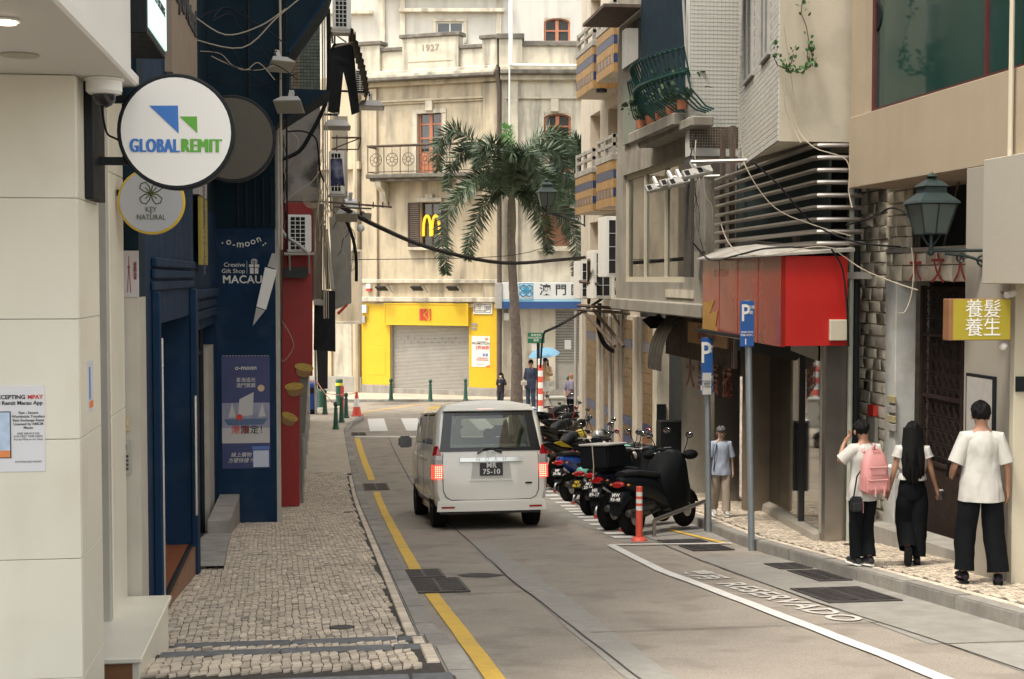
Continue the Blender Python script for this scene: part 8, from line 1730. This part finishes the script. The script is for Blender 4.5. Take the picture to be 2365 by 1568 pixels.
tag_p = palm((10.2, 52.5, .37), (10.2, 52.5, 8.2), 'second palm half hidden behind the tiled balconies', .2, .12, [[Vector((10.2, 52.5, 8.2)), Vector((10.2+dx*.5, 52.4, 9.1+dz)), Vector((10.2+dx, 52.3, 8.9+dz)), Vector((10.2+dx*1.3, 52.2, 8.0+dz))] for dx, dz in ((-1.6, .3), (-1.2, .9), (1.2, .6), (-1.7, -.5), (.6, 1), (-.5, .8))])
# ---------------------------------------------------------------- people
m_skin = mat('skin_tan', (.36, .19, .12), .55, var=.06, scale=10, bump=.03); m_skl = mat('skin_light', (.50, .31, .22), .55, var=.05, scale=10, bump=.03)
m_hair = mat('black_hair', (.005, .0045, .0045), .7, var=.3, scale=40, bump=.5, spec=.2); m_hgr = mat('grey_hair', (.12, .11, .11), .6, var=.3, scale=40, bump=.3)
m_wtee = mat('white_cotton', (.50, .485, .45), .9, var=.05, scale=8, bump=.7, bscale=9); m_btr = mat('black_trouser_cloth', (.006, .007, .0085), .95, var=.15, scale=8, bump=.2, spec=.12)
m_eye = mat('dark_eye', (.01, .008, .008), .3, var=0, bump=0)
BASE = dict(pelvis=(0, 0, .93), waist=(0, .0, 1.06), chest=(0, .0, 1.26), nb=(0, -.01, 1.44), neck=(0, .0, 1.50), h1=(0, .02, 1.57), h2=(0, .01, 1.65), h3=(0, 0, 1.70),
            sl=(-.16, -.01, 1.40), el=(-.21, -.03, 1.13), wl=(-.22, .04, .89), hl=(-.22, .06, .81), sr=(.16, -.01, 1.40), er=(.21, -.03, 1.13), wr=(.22, .04, .89), hr=(.22, .06, .81),
            tl=(-.09, 0, .90), kl=(-.10, .02, .50), al=(-.10, -.03, .08), ol=(-.11, .11, .035), tr=(.09, 0, .90), kr=(.10, .02, .50), ar=(.10, -.03, .08), or_=(.11, .11, .035))
RAD = dict(pelvis=.11, waist=.10, chest=.11, nb=.065, neck=.05, h1=.066, h2=.088, h3=.07, sl=.052, el=.037, wl=.026, hl=.028, sr=.052, er=.037, wr=.026, hr=.028, tl=.075, kl=.052, al=.036, ol=.03, tr=.075, kr=.052, ar=.036, or_=.03)
EDG = [('pelvis', 'waist'), ('waist', 'chest'), ('chest', 'nb'), ('nb', 'neck'), ('neck', 'h1'), ('h1', 'h2'), ('h2', 'h3'), ('nb', 'sl'), ('sl', 'el'), ('el', 'wl'), ('wl', 'hl'), ('nb', 'sr'), ('sr', 'er'), ('er', 'wr'), ('wr', 'hr'),
       ('pelvis', 'tl'), ('tl', 'kl'), ('kl', 'al'), ('al', 'ol'), ('pelvis', 'tr'), ('tr', 'kr'), ('kr', 'ar'), ('ar', 'or_')]
def skinmesh(V, RD, ED, m, name, parent, sub=1, root=0):
    me = bpy.data.meshes.new(name); me.from_pydata([tuple(v) for v in V], ED, []); ob = bpy.data.objects.new(name, me); COL.objects.link(ob)
    sk = ob.modifiers.new('s', 'SKIN'); sk.use_smooth_shade = True; ss = ob.modifiers.new('u', 'SUBSURF'); ss.levels = sub
    ld = me.skin_vertices[0].data
    for i, r in enumerate(RD): ld[i].radius = (r, r); ld[i].use_root = i == root
    dg = bpy.context.evaluated_depsgraph_get(); m2 = bpy.data.meshes.new_from_object(ob.evaluated_get(dg)); bpy.data.objects.remove(ob); bpy.data.meshes.remove(me)
    m2.materials.clear(); m2.materials.append(m); m2.polygons.foreach_set('use_smooth', [True]*len(m2.polygons)); m2.name = name
    o = bpy.data.objects.new(name, m2); COL.objects.link(o); o.parent = parent; o['_o'] = [0, 0, 0]; return o
def ell(c, rx, ry_, n=18, rot=0, ph=0, amp=0, tilt=0):
    return [(c[0]+rx*math.cos(t)*(1+amp*math.sin(3*t+ph))*math.cos(rot)-ry_*math.sin(t)*math.sin(rot), c[1]+ry_*math.sin(t)*(1+amp*math.sin(4*t+ph))+rx*math.cos(t)*math.sin(rot), c[2]+tilt*math.sin(t)) for t in (2*math.pi*k/n for k in range(n))]
def wrinkle(o, amp=.007, sc=7, zs=.6):
    bm = bmesh.new(); bm.from_mesh(o.data); bmesh.ops.subdivide_edges(bm, edges=bm.edges, cuts=2, use_grid_fill=True, smooth=.3); bm.normal_update()
    off = Vector((random.random()*50, 0, 0))
    for v in bm.verts: q = v.co; v.co = q+v.normal*amp*(noise.fractal(Vector((q.x*sc, q.y*sc, q.z*sc*zs))+off, .7, 2, 4))
    bm.to_mesh(o.data); bm.free(); o.data.polygons.foreach_set('use_smooth', [True]*len(o.data.polygons))
def person(label, loc, yaw, H, pose=None, skin=m_skin, hair=None, longhair=0, shirt=None, hem=.86, sleeve=.75, trousers=None, legw=1.0, trouser_end=.06, shoes=None, sandal=False, skirt=None, fit=1.0, bald=False, face=True, group=None, grip=(.5, .5), crop=False):
    t = thing('person', label, 'person', (0, 0, 0), group, world=False); J = {k: Vector(v) for k, v in BASE.items()}
    for k, v in (pose or {}).items(): J[k] = Vector(v)
    names = list(J); V = [J[k] for k in names]; RD = [RAD[k] for k in names]; ED = [(names.index(a), names.index(b)) for a, b in EDG]
    for s, k in ((-1, 'l'), (1, 'r')):          # five fingers on each hand
        w, h = J['w'+k], J['h'+k]; d = (h-w).normalized(); side = d.cross(Vector((0, 1, 0)) if abs(d.y) < .8 else Vector((0, 0, 1))).normalized(); nrm_ = side.cross(d).normalized(); cu = grip[0 if s < 0 else 1]
        hi = names.index('h'+k)
        for i, (off, ln) in enumerate(((-.026, .062), (-.009, .072), (.009, .068), (.026, .052))):
            a = h+nrm_*off+d*.015; b_ = a+d*ln*.5+side*s*-cu*.02; c = b_+d*ln*.5*(1-cu*.6)+side*s*-cu*.035; i0 = len(V); V += [a, b_, c]; RD += [.0105, .0095, .0075]; ED += [(hi, i0), (i0, i0+1), (i0+1, i0+2)]
        a = w+d*.02-nrm_*.028; b_ = a+d*.035-nrm_*.022; c = b_+d*.03; i0 = len(V); V += [a, b_, c]; RD += [.013, .0105, .008]; ED += [(names.index('w'+k), i0), (i0, i0+1), (i0+1, i0+2)]
    # nose and chin
    h = J['h1']; i0 = len(V); V += [h+Vector((0, .075, .035)), h+Vector((0, .045, -.02))]; RD += [.014, .035]; ED += [(names.index('h1'), i0), (names.index('h1'), i0+1)]
    skinmesh(V, RD, ED, skin, 'body', t, 1, names.index('pelvis'))
    hc = J['h2']
    for s in (-1, 1):
        MB().ball((hc.x+s*.083, hc.y-.008, hc.z-.045), .012, .022, .032, 8, 6).build('ear', skin, t, smooth=True)
        if face:
            MB().ball((hc.x+s*.032, hc.y+.080, hc.z-.03), .014, .008, .008, 8, 6).build('eye', m_eye, t); MB().box(hc.x+s*.032-.018, hc.x+s*.032+.018, hc.y+.078, hc.y+.088, hc.z-.012, hc.z-.006).build('eyebrow', hair or m_hair, t)
    if face: MB().box(hc.x-.022, hc.x+.022, hc.y+.070, hc.y+.082, hc.z-.102, hc.z-.094).build('mouth', mat('lips', (.28, .1, .08), .5, var=0, bump=0), t, bevel=.003)
    if hair and not bald:
        b = MB(); rs = []
        for j in range(8):
            ph = math.pi*j/10; r = .102*math.sin(ph)+.002-(.01 if j > 5 else 0); z = hc.z+.0+.104*math.cos(ph)*(1.0)
            rs.append([(hc.x+r*math.cos(a)*.95, hc.y-.012+r*1.05*math.sin(a)-(.03 if (math.sin(a) > .2 and j > 4) else 0)*(j-4)/4*2.2, z+(.012*math.sin(7*a+j))) for a in (2*math.pi*k/20 for k in range(20))])
        b.rings(rs); ho = b.build('hair', hair, t, smooth=True); wrinkle(ho, .010, 22, 1)
        if longhair:
            for L in range(18):
                a = math.pi*(1.08+.84*L/17); x0, y0 = hc.x+.098*math.cos(a), hc.y-.01+.10*math.sin(a); e = longhair*random.uniform(.9, 1.05)
                b = MB(); P = [(x0, y0, hc.z+.03), (x0*1.12, y0*1.1-.01, hc.z-.15), (x0*1.25, y0-.06-.02*math.sin(L), hc.z-.15-e*.4), (x0*1.1+.02*math.sin(L*2), y0-.055, hc.z-.15-e*.8), (x0*.7+.02*math.sin(L*3), y0-.035, hc.z-.15-e)]
                b.tube(P, [.026, .03, .032, .026, .006], 7); b.build('hair_lock', hair, ho, smooth=True)
    if shirt:
        b = MB(); c, n_ = J['chest'], J['nb']; w = J['waist']; pv = J['pelvis']; f = fit; rs = []
        def mixp(z):
            P = [(pv.z, pv), (w.z, w), (c.z, c), (n_.z, n_)]
            for (z0, a), (z1, bb) in zip(P, P[1:]):
                if z <= z1 or z1 == n_.z: q = (z-z0)/(z1-z0); return a.lerp(bb, max(-1, q))
        for z, rx, ry_, amp in ((hem, .200*f, .138*f, .05), (hem+.015, .200*f, .138*f, .05), (.97 if hem < .95 else hem+.05, .180*f, .127*f, .045), (1.08 if hem < 1.05 else hem+.08, .162*f, .115*f, .035), (1.2, .175, .118, .02), (1.3, .186, .122, .012), (1.37, .186, .112, .005), (1.42, .150, .095, 0), (1.455, .098, .078, 0), (1.475, .068, .066, 0)):
            p = mixp(z); rs.append(ell((p.x, p.y-.005, z), rx, ry_, 26, 0, z*17, amp))
        b.rings(rs, cap=False); so_ = b.build('shirt', shirt, t, smooth=True, fixn=True); wrinkle(so_, .016, 6, .55)
        for k, s in (('l', -1), ('r', 1)):
            S, E_ = J['s'+k], J['e'+k]; d = (E_-S); q = [Vector((s*.09, S.y, 1.40)), S+Vector((0, 0, .0)), S+d*.3, S+d*sleeve*.72, S+d*sleeve]
            MB().tube(q, [.075, .078, .074, .076, .079], 14, cap=False).build('sleeve', shirt, so_, smooth=True)
    def leg_tube(k, m, end, wmul, nm, par):
        h, kn, an = J['t'+k], J['k'+k], J['a'+k]; e = an.lerp(kn, end); P = [h+Vector((0, 0, .06)), h.lerp(kn, .35), kn, kn.lerp(an, .5), e]
        q = []
        for i, p in enumerate(P): q.append(p)
        b = MB(); b.tube(q, [.085, .095*wmul**.5, .080*wmul, .078*wmul, .080*wmul], 14, cap=False); o = b.build(nm, m, par, smooth=True); wrinkle(o, .014, 7, .45); return o
    if trousers:
        pv = J['pelvis']; b = MB(); b.rings([ell((pv.x, pv.y, z), rx, ry_, 20) for z, rx, ry_ in ((.80, .135, .10), (.86, .172, .118), (.95, .17, .115), (1.03, .150, .105), (1.05, .148, .103))], cap=True); tr = b.build('trousers', trousers, t, smooth=True)
        for k in 'lr': leg_tube(k, trousers, trouser_end, legw, 'trouser_leg', tr)
    if skirt:
        b = MB(); pv = J['pelvis']; b.rings([ell((pv.x, pv.y, z), rx, ry_, 22, 0, z*9, .04) for z, rx, ry_ in ((.62, .22, .16), (.75, .2, .15), (.9, .175, .125), (1.05, .145, .105))], cap=True); b.build('skirt', skirt, t, smooth=True)
    for k in 'lr':
        a, o_ = J['a'+k], J['o'+k+('_' if k == 'r' else '')]; d = Vector((o_.x-a.x, o_.y-a.y, o_.z-a.z)); d0 = Vector((d.x, d.y, d.z+.05)).normalized(); heel = a-d0*.06; toe = a+d0*.19; dn = Vector((0, 0, -1)) if abs(d0.z) < .5 else Vector((0, -1, 0))
        sm = shoes or m_btr
        def sec(p, w_, h_, up): return [(p.x+w_*math.cos(q), p.y, p.z+up+h_*math.sin(q)) for q in (2*math.pi*i/12 for i in range(12))]
        b = MB(); sd = d0.cross(dn).normalized(); P = [(heel, .03, .03), (heel+d0*.03, .042, .045), (a+d0*.02, .044, .05), (a+d0*.09, .048, .036), (a+d0*.15, .046, .026), (toe, .024, .016)]
        base = dn*.045
        b.rings([[tuple(p+base-dn*h_+sd*w_*math.cos(q)-dn*h_*math.sin(q)) for q in (2*math.pi*i/12 for i in range(12))] for p, w_, h_ in P]); so2 = b.build('shoe', sm, t, smooth=True)
        b = MB(); b.rings([[tuple(p+base+dn*.018+sd*(w_*1.06)*math.cos(q)-dn*.012*math.sin(q)) for q in (2*math.pi*i/12 for i in range(12))] for p, w_, h_ in P]); b.build('sole', m_wht if shoes is not None and shoes is not m_black and not sandal else m_rub, so2, smooth=True)
        if sandal: MB().tube([tuple(a+sd*.05+d0*.0+base*.4), tuple(a-d0*.055+base*.1), tuple(a-sd*.05+base*.4)], .008, 6).build('heel_strap', mat('purple_strap', (.25, .08, .35), .5, var=0, bump=0), so2)
    t.location = loc; t.rotation_euler = (0, 0, yaw); s = H/1.76; t.scale = (s*.96, s*.98, s); return t, J
def stand(u, v): p = G(u, v, .13); return (p.x, p.y, zg(p.y)+.125)
def hgt(p, vtop, u): q = PY(u, vtop, p[1]+.0); return q.z-p[2]
# man on the right, white T-shirt, black wide trousers, seen from behind
pA = stand(2262, 1346); HA = hgt(pA, 925, 2252)
A, J = person('man in loose white T-shirt and wide black trousers at the right edge, seen from behind', pA, R(-14), HA, pose=dict(el=(-.27, -.03, 1.12), wl=(-.26, .15, 1.02), hl=(-.235, .22, 1.03), er=(.25, -.02, 1.13), wr=(.27, .05, .90), hr=(.27, .08, .82), tl=(-.1, 0, .9), kl=(-.13, .03, .5), al=(-.15, .0, .08), ol=(-.17, .15, .035), kr=(.13, -.02, .5), ar=(.16, -.09, .08), or_=(.19, .05, .035), h2=(-.01, .02, 1.65)), hair=m_hair, shirt=m_wtee, hem=.80, sleeve=.85, trousers=m_btr, legw=1.28, trouser_end=.12, shoes=m_black, sandal=True, fit=1.12, face=False)
ph = thing('mobile_phone', 'dark phone held in the left hand of the man at the right', 'phone', (0, 0, 0), world=False); MB().box(-.035, .035, -.005, .005, -.07, .07).build('phone_body', m_black, ph, bevel=.004); ph.matrix_world = Matrix.Translation(A.matrix_basis @ Vector((-.245, .25, 1.07))) @ Matrix.Rotation(R(20), 4, 'X')
ph.location = Matrix.LocRotScale(A.location, A.rotation_euler, A.scale) @ Vector((-.25, .26, 1.06))
# woman with long black hair
pC = stand(2104, 1303); HC = hgt(pC, 972, 2105)
C_, J = person('woman with waist-long black hair, white crop top and wide black trousers, seen from behind', pC, R(-16), HC, pose=dict(el=(-.23, -.03, 1.13), wl=(-.27, .05, .92), hl=(-.30, .09, .85), er=(.24, -.02, 1.14), wr=(.31, .05, .93), hr=(.33, .09, .86), kr=(.09, .03, .5), ar=(.07, -.02, .08), or_=(.08, .12, .035), kl=(-.08, .07, .51), al=(-.06, -.15, .20), ol=(-.06, -.13, .04), tl=(-.08, .0, .9)), hair=m_hair, longhair=.50, shirt=m_wtee, hem=1.05, sleeve=.32, trousers=m_btr, legw=1.35, trouser_end=.08, shoes=m_black, fit=.92, face=False, grip=(.9, .6))
cupm = thing('clear_cup', 'clear plastic cup in the right hand of the long-haired woman', 'cup', (0, 0, 0), world=False); MB().lathe([(.024, 0), (.034, .09)], (0, 0, 0), 16).build('cup_body', glassmat('cup_plastic', (.75, .78, .8), .35, .1), cupm); MB().lathe([(.035, .091), (.03, .10)], (0, 0, 0), 16).build('cup_lid', m_pipe, cupm)
cupm.location = Matrix.LocRotScale(C_.location, C_.rotation_euler, C_.scale) @ Vector((.36, .10, .79))
# man with pink backpack
pB = stand(1992, 1306); HB = hgt(pB, 968, 1985)
B_, J = person('man in white T-shirt and black trousers with a hand raised to his face', pB, R(8), HB, pose=dict(el=(-.30, .08, 1.24), wl=(-.16, .20, 1.46), hl=(-.11, .17, 1.54), er=(.26, -.02, 1.14), wr=(.34, .04, .93), hr=(.38, .07, .86), h1=(-.02, .02, 1.57), h2=(-.03, .03, 1.65), h3=(-.03, .02, 1.70), kl=(-.08, .04, .5), al=(-.06, .04, .08), ol=(-.08, .19, .035), kr=(.08, .04, .5), ar=(.05, -.08, .09), or_=(.03, .05, .035)), hair=m_hair, shirt=m_wtee, hem=.80, sleeve=.80, trousers=m_btr, legw=1.08, trouser_end=.1, shoes=mat('black_sneaker', (.03, .03, .035), .6, var=.2), fit=1.08, face=False, grip=(.8, .9))
MBp = Matrix.LocRotScale(B_.location, B_.rotation_euler, B_.scale)
bp_ = thing('backpack', 'pink backpack with many pockets on the back of the man with raised hand', 'backpack', (0, 0, 0), world=False); m_pk = mat('pink_nylon', (.60, .27, .26), .6, var=.05, scale=10, bump=.15); m_pk2 = mat('pale_pink_trim', (.72, .36, .34), .6, var=.05)
b = MB(); rs = []
for z, w, d in ((.90, .13, .05), (.93, .165, .085), (1.1, .175, .10), (1.25, .165, .09), (1.36, .13, .065), (1.42, .08, .035)): rs.append([(.03+w*math.copysign(abs(math.cos(q))**.6, math.cos(q)), -.20+d*math.copysign(abs(math.sin(q))**.7, math.sin(q)), z) for q in (2*math.pi*i/20 for i in range(20))])
b.rings(rs); b.build('main_bag', m_pk, bp_, smooth=True)
for z0, z1, w, y in ((.94, 1.10, .13, -.315), (1.115, 1.25, .115, -.305)): MB().box(.03-w, .03+w, y, y+.06, z0, z1).build('front_pocket', m_pk, bp_, bevel=.02, seg=2); MB().box(.03-w*.95, .03+w*.95, y-.008, y+.03, z1-.035, z1-.02).build('zip_flap', m_pk2, bp_, bevel=.004)
MB().box(-.03, .09, -.26, -.18, 1.36, 1.42).build('top_flap', m_pk, bp_, bevel=.015, seg=2); MB().tube([(-.0, -.16, 1.40), (.03, -.2, 1.47), (.06, -.16, 1.40)], .012, 6).build('top_handle', m_pk, bp_)
for s in (-1, 1): MB().box(.03+s*.16-.02, .03+s*.16+.02, -.27, -.15, .93, 1.12).build('side_pocket', m_pk, bp_, bevel=.012, seg=2); MB().tube([(.03+s*.09, -.12, 1.38), (s*.11+.01, -.02, 1.46), (s*.12, .10, 1.38)], .02, 6).build('shoulder_strap', m_pk, bp_, smooth=True)
for x in (-.02, .1): MB().box(x-.008, x+.008, -.33, -.315, .88, .99).build('hanging_strap', m_pk2, bp_)
MB().ball((.20, -.28, 1.22), .028, .028, .028, 12, 8).build('pompom', m_wht, bp_, smooth=True)
bp_.location = B_.location; bp_.rotation_euler = B_.rotation_euler; bp_.scale = B_.scale
sb2 = thing('shoulder_bag', 'small black crossbody bag at the left hip of the backpack man', 'bag', (0, 0, 0), world=False); MB().box(-.24, -.09, -.16, -.08, .68, .86).build('bag_body', mat('black_nylon', (.015, .017, .02), .55, var=.15, bump=.1), sb2, bevel=.02, seg=2); MB().box(-.235, -.095, -.172, -.158, .70, .79).build('bag_pocket', MATS['black_nylon'], sb2, bevel=.01); MB().tube([(-.2, -.12, .86), (-.17, -.14, 1.1), (0, -.135, 1.32), (.12, -.06, 1.46)], .01, 5).build('bag_strap', MATS['black_nylon'], sb2); MB().tube([(-.09, -.13, .84), (-.07, -.13, .75), (-.08, -.14, .66)], .005, 4).build('pink_cord', m_pk2, sb2)
sb2.location = B_.location; sb2.rotation_euler = B_.rotation_euler; sb2.scale = B_.scale
# woman in light blue walking towards the camera
pD = stand(1664, 1192); HD = hgt(pD, 983, 1657); m_lb2 = mat('pale_blue_cotton', (.36, .41, .50), .9, var=.05, scale=8, bump=.15); m_kh = mat('khaki_cloth', (.34, .28, .22), .9, var=.08, scale=8, bump=.2)
D_, J = person('woman in pale blue T-shirt and khaki trousers walking towards the camera behind the pole', pD, R(180-6), HD, pose=dict(el=(-.23, -.02, 1.13), wl=(-.24, .0, .90), hl=(-.24, .02, .82), er=(.23, .0, 1.13), wr=(.25, .08, .91), hr=(.25, .12, .84), kl=(-.10, .08, .5), al=(-.09, .12, .10), ol=(-.1, .26, .06), kr=(.1, -.04, .5), ar=(.1, -.2, .13), or_=(.1, -.08, .035)), skin=m_skl, hair=m_hgr, shirt=m_lb2, hem=.82, sleeve=.9, trousers=m_kh, legw=1.12, shoes=m_pipe, fit=1.1)
b = MB()
for s in (-1, 1): b.tube([(s*.034+.024*math.cos(q), .098, 1.625+.018*math.sin(q)) for q in [i*.52 for i in range(13)]], .0025, 4)
b.build('glasses', m_black, D_); MB().tube([(.1, .1, 1.42), (.14, .12, 1.2), (.16, .1, .9)], .012, 5).build('bag_strap', mat('navy_strap', (.03, .05, .09), .7), D_)
# far people on the square
pE = stand(1318, 979); HE = hgt(pE, 858, 1318); E_, J = person('bald elderly man in a grey-violet shirt standing at the corner, hands behind his back', pE, R(-75), HE, pose=dict(el=(-.24, -.10, 1.14), wl=(-.08, -.18, .98), hl=(.0, -.19, .96), er=(.24, -.10, 1.14), wr=(.08, -.18, .95), hr=(.0, -.2, .93)), skin=m_skin, hair=m_hgr, bald=True, shirt=mat('violet_grey_cotton', (.17, .16, .22), .9, var=.05, bump=.1), hem=.86, sleeve=.9, trousers=m_btr, shoes=m_btr, fit=1.22, legw=1.15)
pF = (G(1259, 945, .12)); pF = (pF.x, pF.y, zg(pF.y)+.12); HF = hgt(pF, 826, 1257); F_, J = person('woman in beige top and white skirt walking under a blue parasol', pF, R(170), HF, pose=dict(el=(-.2, .12, 1.2), wl=(-.08, .2, 1.32), hl=(-.05, .2, 1.38), kl=(-.07, .08, .5), al=(-.05, .1, .08), ol=(-.05, .22, .035), kr=(.07, 0, .5), ar=(.06, -.12, .1), or_=(.06, .0, .035)), skin=m_skl, hair=m_hair, longhair=.2, shirt=mat('beige_knit', (.50, .36, .22), .9, var=.05), hem=.98, sleeve=1.1, skirt=m_wtee, shoes=m_kh, fit=.95)
um = thing('parasol', 'light blue parasol held by the woman in the white skirt', 'parasol', (0, 0, 0), world=False); b = MB(); rs = [[(r*(1+.04*math.cos(8*q))*math.cos(q), r*(1+.04*math.cos(8*q))*math.sin(q), h) for q in (2*math.pi*i/32 for i in range(32))] for r, h in ((.02, .26), (.2, .235), (.38, .16), (.50, .05), (.54, .0))]
b.rings(rs, cap=False); b.build('canopy', mat('parasol_blue', (.16, .34, .48), .6, var=.1), um, smooth=True, fixn=False); MB().tube([(0, 0, -.65), (0, 0, .3)], .008, 5).build('shaft', m_black, um)
for k in range(8): q = k*math.pi/4; MB().tube([(0, 0, .24), (.3*math.cos(q), .3*math.sin(q), .185), (.52*math.cos(q), .52*math.sin(q), .0)], .005, 3).build('rib', m_black, um)
q = PY(1257, 812, pF[1]-.15); um.location = (q.x, q.y, q.z-.12); um.rotation_euler = (R(6), R(-8), 0)
pG = (pF[0]-.52, pF[1]-.1, pF[2]); G_, J = person('person in dark blue coat carrying a beige bag, mostly hidden by the striped post', pG, R(160), HF*.97, skin=m_skin, hair=m_hair, shirt=mat('dark_blue_coat', (.03, .04, .07), .9, var=.1), hem=.72, sleeve=1.2, trousers=mat('denim', (.04, .06, .10), .9), shoes=m_wht, fit=1.05)
o = MB().box(pG[0]-.36, pG[0]-.16, pG[1]-.18, pG[1]-.08, pG[2]+.86, pG[2]+1.02).build('hand_bag', m_jamb, bevel=.02); tag(o, 'beige shoulder bag beside the striped post', 'bag')
o = MB().box(pF[0]+.18, pF[0]+.32, pF[1]-.12, pF[1]-.04, pF[2]+.80, pF[2]+.98).build('hand_bag', m_wtee, bevel=.02); tag(o, 'white shoulder bag at the side of the parasol woman', 'bag')
pH = (G(1157, 948, .0)); pH = (pH.x, pH.y, zg(pH.y)); HH = hgt(pH, 860, 1157); H_, J = person('woman with a white face mask, black T-shirt and dark jeans left of the palm', pH, R(150), HH, pose=dict(el=(.0-.24, -.03, 1.13), kl=(-.08, .08, .5), al=(-.06, .12, .08), ol=(-.06, .24, .035), ar=(.08, -.15, .1), or_=(.08, -.03, .035)), skin=m_skl, hair=m_hair, longhair=.12, shirt=mat('black_tee', (.02, .02, .03), .9, var=.1), hem=.88, sleeve=.8, trousers=mat('dark_jeans', (.03, .032, .04), .9, var=.1), shoes=m_wht)
MB().ball((0, .075, 1.575), .045, .03, .04, 12, 8).build('face_mask', m_wht, H_, smooth=True); MB().ball((.02, .125, 1.22), .05, .01, .05, 10, 6).build('shirt_print', mat('print_orange', (.45, .3, .12), .8, var=.5, scale=30), H_)
for o in bpy.data.objects:
    for k in ('_w', '_o'):
        if k in o: del o[k]
